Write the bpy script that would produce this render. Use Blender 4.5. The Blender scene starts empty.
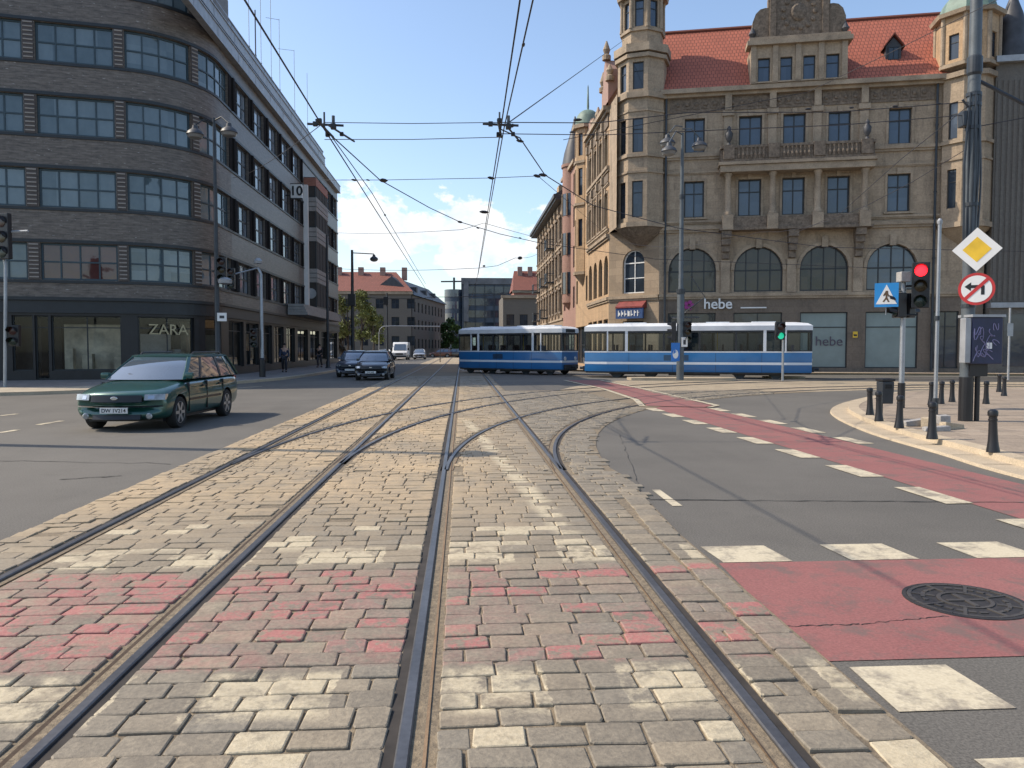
import bpy, bmesh, math, random
from math import sin, cos, tan, atan, atan2, radians, pi, sqrt, hypot
from mathutils import Vector, Matrix
random.seed(7)
SC = bpy.context.scene
COL = SC.collection
D = bpy.data

# ------------------------------------------------------------------ camera numbers and ray helpers
FPX, HZ, VX = 780.0, 348.0, 462.0
PITCH = atan((384 - HZ) / FPX)
YAW = atan((512 - VX) * cos(PITCH) / FPX)
EYE = 1.6
def ray(px, py):
    cx, cz, cy = (px - 512) / FPX, (384 - py) / FPX, 1.0
    Y = cy * cos(PITCH) + cz * sin(PITCH); Z = -cy * sin(PITCH) + cz * cos(PITCH)
    return cx * cos(YAW) + Y * sin(YAW), -cx * sin(YAW) + Y * cos(YAW), Z
def G(px, py, z=0.0):
    r = ray(px, py); t = (z - EYE) / r[2]; return r[0] * t, r[1] * t
def AY(px, py, Y):
    r = ray(px, py); t = Y / r[1]; return r[0] * t, Y, EYE + r[2] * t
def AX(px, py, X):
    r = ray(px, py); t = X / r[0]; return X, r[1] * t, EYE + r[2] * t

# ------------------------------------------------------------------ object helpers
XF = {}
def E(name, label, cat, loc=(0, 0, 0), rz=0.0, group=None):
    o = D.objects.new(name, None); COL.objects.link(o)
    o.location = loc; o.rotation_euler = (0, 0, rz); o.empty_display_size = .3
    tag(o, label, cat, group)
    XF[o] = Matrix.Translation(Vector(loc)) @ Matrix.Rotation(rz, 4, 'Z')
    return o
def tag(o, label=None, cat=None, group=None, kind=None):
    if label: o['label'] = label
    if cat: o['category'] = cat
    if group: o['group'] = group
    if kind: o['kind'] = kind
    return o
def copytree(o, parent=None):
    c = o.copy(); COL.objects.link(c)
    if parent is not None: c.parent = parent
    for ch in list(o.children): copytree(ch, c)
    return c

class MB:
    def __init__(s): s.v = []; s.f = []; s.m = []; s.uv = []; s.hasuv = False; s.smooth = False
    def vert(s, p): s.v.append(tuple(p)); return len(s.v) - 1
    def face(s, pts, m=0, uv=None):
        i = len(s.v); s.v.extend(tuple(p) for p in pts); s.f.append(tuple(range(i, i + len(pts)))); s.m.append(m)
        s.uv.append(uv)
        if uv: s.hasuv = True
    def idx(s, ids, m=0): s.f.append(tuple(ids)); s.m.append(m); s.uv.append(None)
    def hexa(s, p, m=0):
        # p: 8 corners, bottom 4 then top 4
        b = len(s.v); s.v.extend(tuple(q) for q in p)
        for q in ((3, 2, 1, 0), (4, 5, 6, 7), (0, 1, 5, 4), (1, 2, 6, 5), (2, 3, 7, 6), (3, 0, 4, 7)):
            s.idx([b + k for k in q], m)
    def box(s, x0, x1, y0, y1, z0, z1, m=0):
        s.hexa([(x0, y0, z0), (x1, y0, z0), (x1, y1, z0), (x0, y1, z0), (x0, y0, z1), (x1, y0, z1), (x1, y1, z1), (x0, y1, z1)], m)
    def prism(s, poly, z0, z1, m=0, top=None):
        n = len(poly); b = len(s.v); tp = top or poly
        s.v.extend((p[0], p[1], z0) for p in poly); s.v.extend((p[0], p[1], z1) for p in tp)
        for i in range(n):
            j = (i + 1) % n; s.idx((b + i, b + j, b + n + j, b + n + i), m)
        s.idx([b + i for i in reversed(range(n))], m); s.idx([b + n + i for i in range(n)], m)
    def extr(s, pts, d, m=0):
        # polygon of 3d points extruded along vector d
        n = len(pts); b = len(s.v); d = Vector(d)
        s.v.extend(tuple(p) for p in pts); s.v.extend(tuple(Vector(p) + d) for p in pts)
        for i in range(n):
            j = (i + 1) % n; s.idx((b + i, b + j, b + n + j, b + n + i), m)
        s.idx([b + i for i in reversed(range(n))], m); s.idx([b + n + i for i in range(n)], m)
    def tube(s, pts, r, n=8, m=0, cap=True):
        P = [Vector(p) for p in pts]; rs = r if isinstance(r, (list, tuple)) else [r] * len(P)
        b = len(s.v); up = None
        for i, p in enumerate(P):
            t = (P[min(i + 1, len(P) - 1)] - P[max(i - 1, 0)]).normalized()
            if up is None:
                up = Vector((0, 0, 1)) if abs(t.z) < .9 else Vector((1, 0, 0))
            a = t.cross(up).normalized(); up = a.cross(t).normalized()
            for k in range(n):
                q = 2 * pi * k / n; s.v.append(tuple(p + (a * cos(q) + up * sin(q)) * rs[i]))
        for i in range(len(P) - 1):
            for k in range(n):
                k2 = (k + 1) % n
                s.idx((b + i * n + k, b + i * n + k2, b + (i + 1) * n + k2, b + (i + 1) * n + k), m)
        if cap:
            s.idx([b + k for k in reversed(range(n))], m); s.idx([b + (len(P) - 1) * n + k for k in range(n)], m)
    def lathe(s, prof, cx=0, cy=0, n=16, m=0, axis='z', c=(0, 0, 0), a0=0.0):
        b = len(s.v); c = Vector(c)
        for (r, z) in prof:
            for k in range(n):
                q = 2 * pi * k / n + a0
                if axis == 'z': s.v.append((cx + c.x + r * cos(q), cy + c.y + r * sin(q), c.z + z))
                elif axis == 'y': s.v.append((c.x + r * cos(q), c.y + z, c.z + r * sin(q)))
                else: s.v.append((c.x + z, c.y + r * cos(q), c.z + r * sin(q)))
        for i in range(len(prof) - 1):
            for k in range(n):
                k2 = (k + 1) % n
                s.idx((b + i * n + k, b + i * n + k2, b + (i + 1) * n + k2, b + (i + 1) * n + k), m)
        s.idx([b + k for k in reversed(range(n))], m); s.idx([b + (len(prof) - 1) * n + k for k in range(n)], m)
    def build(s, name, mats, parent=None, world=True, smooth=None, sharp=38, bevel=0, wn=True):
        me = D.meshes.new(name)
        V = s.v
        if parent is not None and world:
            inv = XF[parent].inverted(); V = [tuple(inv @ Vector(p)) for p in s.v]
        me.from_pydata(V, [], s.f)
        mats = mats if isinstance(mats, (list, tuple)) else [mats]
        for m in mats: me.materials.append(m)
        me.polygons.foreach_set('material_index', s.m)
        if s.hasuv:
            ul = me.uv_layers.new(name='UVMap')
            k = 0
            for f, u in zip(s.f, s.uv):
                for j in range(len(f)):
                    ul.data[k].uv = u[j] if u else (V[f[j]][0], V[f[j]][2]); k += 1
        bm = bmesh.new(); bm.from_mesh(me)
        bmesh.ops.remove_doubles(bm, verts=bm.verts, dist=.0004)
        bmesh.ops.recalc_face_normals(bm, faces=bm.faces)
        if bevel:
            es = [e for e in bm.edges if len(e.link_faces) == 2 and e.calc_face_angle(0) > radians(30)]
            bmesh.ops.bevel(bm, geom=es, offset=bevel, segments=2, affect='EDGES', profile=.6)
        sm = s.smooth if smooth is None else smooth
        if sm:
            for f in bm.faces: f.smooth = True
            for e in bm.edges:
                if len(e.link_faces) == 2 and e.calc_face_angle(0) > radians(sharp): e.smooth = False
        bm.to_mesh(me); bm.free(); me.update()
        o = D.objects.new(name, me); COL.objects.link(o)
        if parent is not None:
            o.parent = parent; XF[o] = XF[parent]
        else: XF[o] = Matrix.Identity(4)
        return o

def build_split(mb, name, mats, parent=None, **kw):
    # one part per loose piece
    key = {}; par = {}
    def find(a):
        while par[a] != a: par[a] = par[par[a]]; a = par[a]
        return a
    ids = []
    for p in mb.v:
        k = (round(p[0], 3), round(p[1], 3), round(p[2], 3)); ids.append(key.setdefault(k, len(key)))
    for i in range(len(key)): par[i] = i
    for f in mb.f:
        r = find(ids[f[0]])
        for q in f[1:]: par[find(ids[q])] = r
    grp = {}
    for f, m, u in zip(mb.f, mb.m, mb.uv): grp.setdefault(find(ids[f[0]]), []).append((f, m, u))
    out = []
    for g in grp.values():
        n = MB(); n.hasuv = mb.hasuv
        for f, m, u in g: n.face([mb.v[i] for i in f], m, u)
        out.append(n.build(name, mats, parent, **kw))
    return out
def curve_text(txt, size, ext, name, mat_, parent, mtx, align='CENTER', shear=0.0, bold=0.0):
    cu = D.curves.new('t', 'FONT'); cu.body = txt; cu.size = size; cu.extrude = ext; cu.align_x = align; cu.shear = shear; cu.offset = bold
    to = D.objects.new('t', cu); COL.objects.link(to)
    dg = bpy.context.evaluated_depsgraph_get(); dg.update()
    me = D.meshes.new_from_object(to.evaluated_get(dg))
    D.objects.remove(to); D.curves.remove(cu)
    M = mtx
    if parent is not None: M = XF[parent].inverted() @ mtx
    me.transform(M); me.materials.clear(); me.materials.append(mat_)
    o = D.objects.new(name, me); COL.objects.link(o)
    if parent is not None: o.parent = parent; XF[o] = XF[parent]
    return o
def facing(loc, ang):
    # text plane standing upright; ang = direction of reading along the wall (world angle), faces outward (right of that direction)
    u = Vector((cos(ang), sin(ang), 0)); n = Vector((sin(ang), -cos(ang), 0)); w = Vector((0, 0, 1))
    M = Matrix.Identity(4)
    for i in range(3): M[i][0] = u[i]; M[i][1] = w[i]; M[i][2] = n[i]; M[i][3] = loc[i]
    return M

# ------------------------------------------------------------------ materials
def nodes(name):
    m = D.materials.new(name); m.use_nodes = True; nt = m.node_tree
    return m, nt, nt.nodes, nt.links, nt.nodes['Principled BSDF']
def N(nt, t, **kw):
    n = nt.nodes.new(t)
    for k, v in kw.items():
        if k in n.inputs.keys(): n.inputs[k].default_value = v
        else: setattr(n, k, v)
    return n
def mathn(nt, op, a, b=None, c=None, clamp=False):
    n = nt.nodes.new('ShaderNodeMath'); n.operation = op; n.use_clamp = clamp
    for i, x in enumerate((a, b, c)):
        if x is None: continue
        if isinstance(x, (int, float)): n.inputs[i].default_value = x
        else: nt.links.new(x, n.inputs[i])
    return n.outputs[0]
def mixc(nt, f, a, b, mode='MIX'):
    n = nt.nodes.new('ShaderNodeMix'); n.data_type = 'RGBA'; n.blend_type = mode
    for k, x in ((0, f), (6, a), (7, b)):
        if isinstance(x, (int, float)): n.inputs[k].default_value = x
        elif isinstance(x, tuple): n.inputs[k].default_value = (*x[:3], 1)
        else: nt.links.new(x, n.inputs[k])
    return n.outputs[2]
def noise(nt, vec, scale, detail=5, rough=.6, dim='3D'):
    n = nt.nodes.new('ShaderNodeTexNoise'); n.inputs['Scale'].default_value = scale; n.inputs['Detail'].default_value = detail
    n.inputs['Roughness'].default_value = rough
    if vec is not None: nt.links.new(vec, n.inputs['Vector'])
    return n.outputs['Fac']
def ramp(nt, f, a, b, clamp=True):
    n = nt.nodes.new('ShaderNodeMapRange'); n.inputs[1].default_value = a; n.inputs[2].default_value = b; n.clamp = clamp
    nt.links.new(f, n.inputs[0]); return n.outputs[0]
def stretch(nt, vec, s):
    n = nt.nodes.new('ShaderNodeMapping'); n.inputs['Scale'].default_value = s; nt.links.new(vec, n.inputs[0]); return n.outputs[0]
def bumpn(nt, bs, h, strength, dist=.01):
    n = nt.nodes.new('ShaderNodeBump'); n.inputs['Strength'].default_value = strength; n.inputs['Distance'].default_value = dist
    nt.links.new(h, n.inputs['Height']); nt.links.new(n.outputs[0], bs.inputs['Normal'])
def obc(nt): return nt.nodes.new('ShaderNodeTexCoord').outputs['Object']
def uvc(nt): return nt.nodes.new('ShaderNodeTexCoord').outputs['UV']
def pm(name, col, rough=.6, metal=0.0, var=.18, scale=2.5, bump=0.0, bscale=60, spec=.5, coat=0.0, fine=.0, emit=None, est=1.0):
    m, nt, ns, ln, bs = nodes(name)
    v = obc(nt)
    f = noise(nt, v, scale)
    lo = tuple(c * (1 - var) for c in col); hi = tuple(min(1, c * (1 + var)) for c in col)
    c = mixc(nt, ramp(nt, f, .3, .7), lo, hi)
    if fine:
        f2 = noise(nt, v, bscale, 3)
        c = mixc(nt, fine, c, mixc(nt, ramp(nt, f2, .3, .7), tuple(x * .5 for x in col), tuple(min(1, x * 1.6) for x in col)))
    ln.new(c, bs.inputs['Base Color'])
    bs.inputs['Roughness'].default_value = rough; bs.inputs['Metallic'].default_value = metal
    bs.inputs['Specular IOR Level'].default_value = spec; bs.inputs['Coat Weight'].default_value = coat; bs.inputs['Coat Roughness'].default_value = .04
    if bump: bumpn(nt, bs, noise(nt, v, bscale, 4), bump)
    if emit:
        bs.inputs['Emission Color'].default_value = (*emit, 1); bs.inputs['Emission Strength'].default_value = est
    return m
def glass_thin(name, tint, refl=1.6):
    m, nt, ns, ln, bs = nodes(name); ns.remove(bs)
    out = [n for n in ns if n.type == 'OUTPUT_MATERIAL'][0]
    tr = N(nt, 'ShaderNodeBsdfTransparent'); tr.inputs[0].default_value = (*tint, 1)
    gl = N(nt, 'ShaderNodeBsdfGlossy'); gl.inputs['Roughness'].default_value = .03; gl.inputs[0].default_value = (.9, .93, .95, 1)
    fr = N(nt, 'ShaderNodeFresnel'); fr.inputs[0].default_value = refl
    mx = N(nt, 'ShaderNodeMixShader')
    ln.new(fr.outputs[0], mx.inputs[0]); ln.new(tr.outputs[0], mx.inputs[1]); ln.new(gl.outputs[0], mx.inputs[2]); ln.new(mx.outputs[0], out.inputs[0])
    return m
def pane_mat(name, lo, hi, rough=.05, spec=.8, wav=.12):
    # window glass seen from outside by day: dark room behind, per-window blinds, slightly wavy reflection
    m, nt, ns, ln, bs = nodes(name)
    oi = N(nt, 'ShaderNodeObjectInfo'); v = obc(nt)
    f = noise(nt, stretch(nt, v, (1, 1, .6)), 1.1, 3)
    g = mathn(nt, 'ADD', mathn(nt, 'MULTIPLY', oi.outputs['Random'], .6), mathn(nt, 'MULTIPLY', ramp(nt, f, .35, .65), .5), clamp=True)
    sn = nt.nodes.new('ShaderNodeVectorMath'); sn.operation = 'SNAP'; sn.inputs[1].default_value = (.93, 5, .88); ln.new(v, sn.inputs[0])
    ad = nt.nodes.new('ShaderNodeVectorMath'); ad.operation = 'ADD'; ln.new(sn.outputs[0], ad.inputs[0]); ln.new(oi.outputs['Random'], ad.inputs[1])
    wn = nt.nodes.new('ShaderNodeTexWhiteNoise'); ln.new(ad.outputs[0], wn.inputs[0])
    g = mathn(nt, 'ADD', mathn(nt, 'MULTIPLY', g, .65), mathn(nt, 'MULTIPLY', ramp(nt, wn.outputs[0], .3, 1.0), .5), clamp=True)
    ln.new(mixc(nt, g, lo, hi), bs.inputs['Base Color'])
    bs.inputs['Roughness'].default_value = rough; bs.inputs['Specular IOR Level'].default_value = spec
    bumpn(nt, bs, noise(nt, v, 1.3, 2), wav, .05)
    return m
def brick_mat(name, c1, c2, mortar, bw=.42, rh=.085, rough=.45, ms=.008, spots=None, streak=.25, bump=.35):
    m, nt, ns, ln, bs = nodes(name); v = uvc(nt)
    b = N(nt, 'ShaderNodeTexBrick'); ln.new(v, b.inputs['Vector'])
    b.inputs['Color1'].default_value = (*c1, 1); b.inputs['Color2'].default_value = (*c2, 1); b.inputs['Mortar'].default_value = (*mortar, 1)
    b.inputs['Scale'].default_value = 1; b.inputs['Mortar Size'].default_value = ms; b.inputs['Brick Width'].default_value = bw; b.inputs['Row Height'].default_value = rh
    b.offset = .5
    st = noise(nt, stretch(nt, v, (.9, 5, 1)), 2.2, 6, .7)
    c = mixc(nt, ramp(nt, st, .35, .7), tuple(x * .6 for x in c1), tuple(min(1, x * 1.5) for x in c2))
    c = mixc(nt, streak, b.outputs['Color'], c)
    if spots:
        sp = noise(nt, stretch(nt, v, (3.5, 14, 1)), 1.0, 2)
        c = mixc(nt, ramp(nt, sp, .66, .72), c, spots)
    ln.new(c, bs.inputs['Base Color']); bs.inputs['Roughness'].default_value = rough
    bumpn(nt, bs, mathn(nt, 'ADD', b.outputs['Fac'], mathn(nt, 'MULTIPLY', st, -1.2)), -bump, .02)
    return m
def stone_mat(name, c, block=(1.0, .42), joint=.35, rough=.85, var=.25, stain=(.12, .10, .08), stainamt=.35):
    m, nt, ns, ln, bs = nodes(name); v = uvc(nt)
    b = N(nt, 'ShaderNodeTexBrick'); ln.new(v, b.inputs['Vector'])
    lo = tuple(x * (1 - var) for x in c); hi = tuple(min(1, x * (1 + var)) for x in c)
    b.inputs['Color1'].default_value = (*lo, 1); b.inputs['Color2'].default_value = (*hi, 1)
    b.inputs['Mortar'].default_value = (*[x * .6 for x in c], 1)
    b.inputs['Scale'].default_value = 1; b.inputs['Mortar Size'].default_value = .012; b.inputs['Brick Width'].default_value = block[0]; b.inputs['Row Height'].default_value = block[1]
    n1 = noise(nt, obc(nt), .55, 7, .65)
    n2 = noise(nt, obc(nt), 9, 4)
    base = mixc(nt, ramp(nt, n2, .3, .7), lo, hi)
    cc = mixc(nt, joint, base, b.outputs['Color'])
    st = noise(nt, stretch(nt, obc(nt), (1.6, 1.6, .35)), 1.0, 6, .7)
    cc = mixc(nt, mathn(nt, 'MULTIPLY', ramp(nt, st, .5, .75), stainamt), cc, stain)
    cc = mixc(nt, mathn(nt, 'MULTIPLY', ramp(nt, n1, .35, .7), .25), cc, tuple(x * 1.25 for x in c))
    ln.new(cc, bs.inputs['Base Color']); bs.inputs['Roughness'].default_value = rough
    bumpn(nt, bs, mathn(nt, 'SUBTRACT', n2, mathn(nt, 'MULTIPLY', b.outputs['Fac'], joint * 2)), .4, .02)
    return m

M = {}
M['brick'] = brick_mat('dark_clinker_brick', (.092, .074, .060), (.182, .150, .124), (.045, .04, .035), bw=.5, rh=.11, spots=(.36, .33, .30), streak=.6, rough=.5)
M['brick_side'] = brick_mat('glazed_brick_grazing_sheen', (.115, .098, .084), (.168, .146, .128), (.08, .07, .062), bw=.5, rh=.11, streak=.5, rough=.42)  # same brick as the front, greyed to imitate sky sheen at a grazing view
M['pierbrick'] = brick_mat('pier_brick', (.05, .036, .03), (.085, .06, .05), (.05, .04, .035), bw=.3, streak=.2)
M['piertrim'] = pm('pale_pier_stone', (.30, .265, .23), .8, fine=.3)
M['frame_dark'] = pm('dark_window_frame', (.018, .022, .026), .45)
M['frame_teal'] = pm('teal_window_frame', (.03, .055, .07), .45)
M['matte_dark'] = pm('matte_dark_pier', (.022, .02, .02), .95, spec=.1)
M['pane_blue'] = pane_mat('blue_grey_pane', (.045, .075, .09), (.15, .20, .225))
M['pane_dark'] = pane_mat('dark_pane', (.012, .016, .022), (.045, .06, .08), spec=.7)
M['pane_sky'] = pane_mat('sky_reflecting_pane', (.02, .035, .06), (.05, .075, .115), spec=.9)
M['pane_pale'] = pane_mat('pale_reflection_pane', (.05, .07, .09), (.30, .36, .42), spec=.8)  # pale base colour stands in for bright sky reflected in side windows
M['pane_red'] = pane_mat('red_curtain_pane', (.05, .018, .016), (.12, .05, .045))
M['shopglass'] = glass_thin('shop_glass', (.88, .90, .88), 1.45)
M['tramglass'] = glass_thin('tram_glass', (.60, .66, .68), 1.45)
M['metal_light'] = pm('light_metal_coping', (.33, .345, .36), .45, .3)
M['metal_grey'] = pm('galvanised_steel', (.32, .34, .36), .45, .6, fine=.2)
M['metal_dark'] = pm('dark_painted_steel', (.035, .042, .05), .45, .2, var=.3)
M['black'] = pm('black_paint', (.012, .012, .014), .4, var=.3)
M['rubber'] = pm('black_rubber', (.015, .015, .015), .8)
M['pole'] = pm('grey_green_pole_paint', (.09, .105, .115), .5, .2, var=.3, fine=.2)
M['white'] = pm('white_paint', (.78, .78, .76), .5, var=.05)
M['stone'] = stone_mat('sandstone', (.335, .258, .178), var=.35, stainamt=.65, stain=(.07, .056, .042))
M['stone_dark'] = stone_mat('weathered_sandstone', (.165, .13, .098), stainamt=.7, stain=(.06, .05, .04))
M['stone_low'] = stone_mat('ashlar_sandstone', (.32, .242, .165), block=(1.1, .5), joint=.6)
M['stone_trim'] = pm('sandstone_trim', (.31, .242, .17), .85, var=.45, scale=1.1, fine=.35, bscale=14, bump=.2)
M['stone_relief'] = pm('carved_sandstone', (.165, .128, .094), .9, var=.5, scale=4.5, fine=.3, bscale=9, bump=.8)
M['plaster'] = stone_mat('warm_plaster', (.42, .285, .165), joint=.25, var=.3, stainamt=.55)
M['terrace'] = stone_mat('ochre_terrace_render', (.27, .192, .125), joint=.25, var=.3, stainamt=.7)
M['farstone'] = stone_mat('far_grey_render', (.135, .12, .10), joint=.1, stainamt=.4)
M['pinkplaster'] = stone_mat('pink_plaster', (.30, .175, .135), joint=.1)
M['redbrick'] = brick_mat('red_brick', (.30, .11, .075), (.38, .15, .10), (.3, .22, .18), bw=.26, rh=.08, rough=.8)
M['copper'] = pm('green_copper', (.16, .235, .19), .6, var=.35, scale=1.2)
M['slate'] = pm('dark_slate', (.05, .052, .058), .55, var=.3)
M['interior'] = pm('shop_interior_wall', (.62, .56, .45), .9, var=.5, scale=1.3)
M['interior_dark'] = pm('dark_interior', (.05, .045, .04), .9)
M['concrete'] = pm('concrete', (.30, .29, .275), .9, var=.2, fine=.3, bscale=30)
M['gold'] = pm('dull_gold_letters', (.42, .36, .22), .45, .3)
M['red'] = pm('red_paint', (.45, .03, .03), .45)
M['red_dull'] = pm('faded_red_hood', (.20, .035, .03), .6, var=.3)
M['blue_dull'] = pm('dull_blue_panel', (.03, .07, .18), .5, var=.3)
M['yellow'] = pm('yellow_paint', (.72, .46, .03), .45)
M['blue'] = pm('sign_blue', (.02, .16, .50), .4)
M['sign_white'] = pm('sign_white', (.72, .72, .70), .4, var=.04)

def roof_tiles(name, col):
    m, nt, ns, ln, bs = nodes(name); v = uvc(nt)
    b = N(nt, 'ShaderNodeTexBrick'); ln.new(v, b.inputs['Vector'])
    b.inputs['Color1'].default_value = (*[x * .92 for x in col], 1); b.inputs['Color2'].default_value = (*[x * 1.06 for x in col], 1)
    b.inputs['Mortar'].default_value = (*[x * .35 for x in col], 1); b.inputs['Scale'].default_value = 1
    b.inputs['Brick Width'].default_value = .24; b.inputs['Row Height'].default_value = .40; b.inputs['Mortar Size'].default_value = .022
    n1 = noise(nt, v, .7, 6)
    c = mixc(nt, mathn(nt, 'MULTIPLY', ramp(nt, n1, .4, .7), .35), b.outputs['Color'], tuple(x * .55 for x in col))
    ln.new(c, bs.inputs['Base Color']); bs.inputs['Roughness'].default_value = .75
    w = N(nt, 'ShaderNodeTexWave'); w.bands_direction = 'Y'; w.wave_profile = 'SAW'; w.inputs['Scale'].default_value = .311 / .40
    ln.new(v, w.inputs['Vector'])
    bumpn(nt, bs, mathn(nt, 'MULTIPLY', b.outputs['Fac'], -1), .6, .03)
    return m
M['tiles'] = roof_tiles('red_roof_tiles', (.40, .118, .07))
M['tiles_far'] = roof_tiles('old_dirty_roof_tiles', (.25, .085, .058))
M['pane_brown'] = pane_mat('brown_dark_pane', (.012, .010, .008), (.06, .042, .03), spec=.6)

# ------------------------------------------------------------------ facades
class Fac:
    """straight facade: u along, d into the building, z up"""
    def __init__(s, o, ang, z=0.0):
        s.o = Vector((o[0], o[1], z)); s.a = ang; s.u = Vector((cos(ang), sin(ang), 0)); s.i = Vector((-sin(ang), cos(ang), 0)); s.curved = False
    def map(s, u, d, z): return s.o + s.u * u + s.i * d + Vector((0, 0, z))
    def tang(s, u): return s.a
    def upx(s, px, py=200):
        r = ray(px, py); dx, dy = s.u.x, s.u.y
        det = r[0] * (-dy) + dx * r[1]
        t = (s.o.x * (-dy) + dx * s.o.y) / det
        X, Y = r[0] * t, r[1] * t
        return (X - s.o.x) * dx + (Y - s.o.y) * dy
    def uz(s, px, py):
        r = ray(px, py); dx, dy = s.u.x, s.u.y
        det = r[0] * (-dy) + dx * r[1]; t = (s.o.x * (-dy) + dx * s.o.y) / det
        return (r[0] * t - s.o.x) * dx + (r[1] * t - s.o.y) * dy, EYE + r[2] * t
    def cuts(s, u0, u1): return []
class Bent:
    """plan: straight, arc, straight"""
    def __init__(s, p0, a0, l0, R, a1, l1):
        s.p0 = Vector((p0[0], p0[1], 0)); s.a0 = a0; s.l0 = l0; s.R = R; s.a1 = a1; s.la = R * (a1 - a0); s.L = l0 + s.la + l1; s.curved = True
    def at(s, u):
        if u <= s.l0:
            p = s.p0 + Vector((cos(s.a0), sin(s.a0), 0)) * u; a = s.a0
        else:
            q = s.p0 + Vector((cos(s.a0), sin(s.a0), 0)) * s.l0
            t = min(u - s.l0, s.la) / s.R; a = s.a0 + t
            p = q + Vector((sin(a) - sin(s.a0), cos(s.a0) - cos(a), 0)) * s.R
            if u > s.l0 + s.la: p = p + Vector((cos(s.a1), sin(s.a1), 0)) * (u - s.l0 - s.la)
        return p, a
    def map(s, u, d, z):
        p, a = s.at(u); return p + Vector((-sin(a), cos(a), 0)) * d + Vector((0, 0, z))
    def tang(s, u): return s.at(u)[1]
    def upx(s, px, py=200):
        r = ray(px, py); k = r[0] / r[1]; lo, hi = 0, s.L
        for _ in range(50):
            mid = (lo + hi) / 2; p, a = s.at(mid)
            if p.x / p.y < k: lo = mid
            else: hi = mid
        return lo
    def cuts(s, u0, u1):
        n = 16; return [s.l0 + s.la * i / n for i in range(n + 1) if u0 < s.l0 + s.la * i / n < u1]
def fbox(mb, F, u0, u1, d0, d1, z0, z1, m=0):
    us = [u0] + F.cuts(u0, u1) + [u1]
    for k, (a, b) in enumerate(zip(us, us[1:])):
        P = lambda u, d, z: F.map(u, d, z)
        mb.face([P(a, d0, z0), P(b, d0, z0), P(b, d0, z1), P(a, d0, z1)], m, [(a, z0), (b, z0), (b, z1), (a, z1)])
        mb.face([P(a, d0, z1), P(b, d0, z1), P(b, d1, z1), P(a, d1, z1)], m, [(a, d0), (b, d0), (b, d1), (a, d1)])
        mb.face([P(a, d0, z0), P(a, d1, z0), P(b, d1, z0), P(b, d0, z0)], m, [(a, d0), (a, d1), (b, d1), (b, d0)])
        mb.face([P(a, d1, z0), P(a, d1, z1), P(b, d1, z1), P(b, d1, z0)], m, [(a, z0), (a, z1), (b, z1), (b, z0)])
        if k == 0: mb.face([P(a, d0, z0), P(a, d0, z1), P(a, d1, z1), P(a, d1, z0)], m, [(d0, z0), (d0, z1), (d1, z1), (d1, z0)])
        if k == len(us) - 2: mb.face([P(b, d0, z0), P(b, d1, z0), P(b, d1, z1), P(b, d0, z1)], m, [(d0, z0), (d1, z0), (d1, z1), (d0, z1)])
def arch_pts(a, b, zs, n=12):
    # half ellipse from a to b springing at zs, rise = half width
    r = (b - a) / 2; c = (a + b) / 2
    return [(c - r * cos(pi * i / n), zs + r * sin(pi * i / n)) for i in range(n + 1)]
def wall(mb, F, u0, u1, z0, z1, ops, depth=.3, d0=0.0, m=0):
    """ops: (ua, ub, za, zb, arch) ; arch -> top is a half circle inside the rect"""
    us = sorted(set([u0, u1] + F.cuts(u0, u1) + [x for o in ops for x in o[:2] if u0 < x < u1]))
    zs = sorted(set([z0, z1] + [x for o in ops for x in o[2:4] if z0 < x < z1]))
    P = lambda u, d, z: F.map(u, d + d0, z)
    for a, b in zip(us, us[1:]):
        um = (a + b) / 2
        for c, e in zip(zs, zs[1:]):
            zm = (c + e) / 2
            if any(o[0] < um < o[1] and o[2] < zm < o[3] for o in ops): continue
            mb.face([P(a, 0, c), P(b, 0, c), P(b, 0, e), P(a, 0, e)], m, [(a, c), (b, c), (b, e), (a, e)])
    for o in ops:
        a, b, c, e = o[:4]
        if len(o) > 4 and o[4]:
            r = (b - a) / 2; zsp = e - r; ap = arch_pts(a, b, zsp)
            mid = len(ap) // 2
            for k in range(mid):
                p, q = ap[k], ap[k + 1]
                mb.face([P(a, 0, e), P(p[0], 0, p[1]), P(q[0], 0, q[1])], m, [(a, e), p, q])
            for k in range(mid, len(ap) - 1):
                p, q = ap[k], ap[k + 1]
                mb.face([P(b, 0, e), P(p[0], 0, p[1]), P(q[0], 0, q[1])], m, [(b, e), p, q])
            for p, q in zip(ap, ap[1:]):
                mb.face([P(p[0], 0, p[1]), P(p[0], depth, p[1]), P(q[0], depth, q[1]), P(q[0], 0, q[1])], m, [(p[0], 0), (p[0], depth), (q[0], depth), (q[0], 0)])
            e = zsp
        else:
            cu = [a] + F.cuts(a, b) + [b]
            for x, y in zip(cu, cu[1:]):
                mb.face([P(x, 0, e), P(y, 0, e), P(y, depth, e), P(x, depth, e)], m, [(x, 0), (y, 0), (y, depth), (x, depth)])
        cu = [a] + F.cuts(a, b) + [b]
        for x, y in zip(cu, cu[1:]):
            mb.face([P(x, 0, c), P(x, depth, c), P(y, depth, c), P(y, 0, c)], m, [(x, 0), (x, depth), (y, depth), (y, 0)])
        mb.face([P(a, 0, c), P(a, 0, e), P(a, depth, e), P(a, depth, c)], m, [(0, c), (0, e), (depth, e), (depth, c)])
        mb.face([P(b, 0, c), P(b, depth, c), P(b, depth, e), P(b, 0, e)], m, [(0, c), (depth, c), (depth, e), (0, e)])
class Shift:
    def __init__(s, F, c): s.F = F; s.c = c
    def map(s, u, d, z): return s.F.map(u + s.c, d, z)
    def cuts(s, u0, u1): return []
class Flat0:
    def map(s, u, d, z): return Vector((u, d, z))
    def cuts(s, a, b): return []
WCACHE = {}
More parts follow.
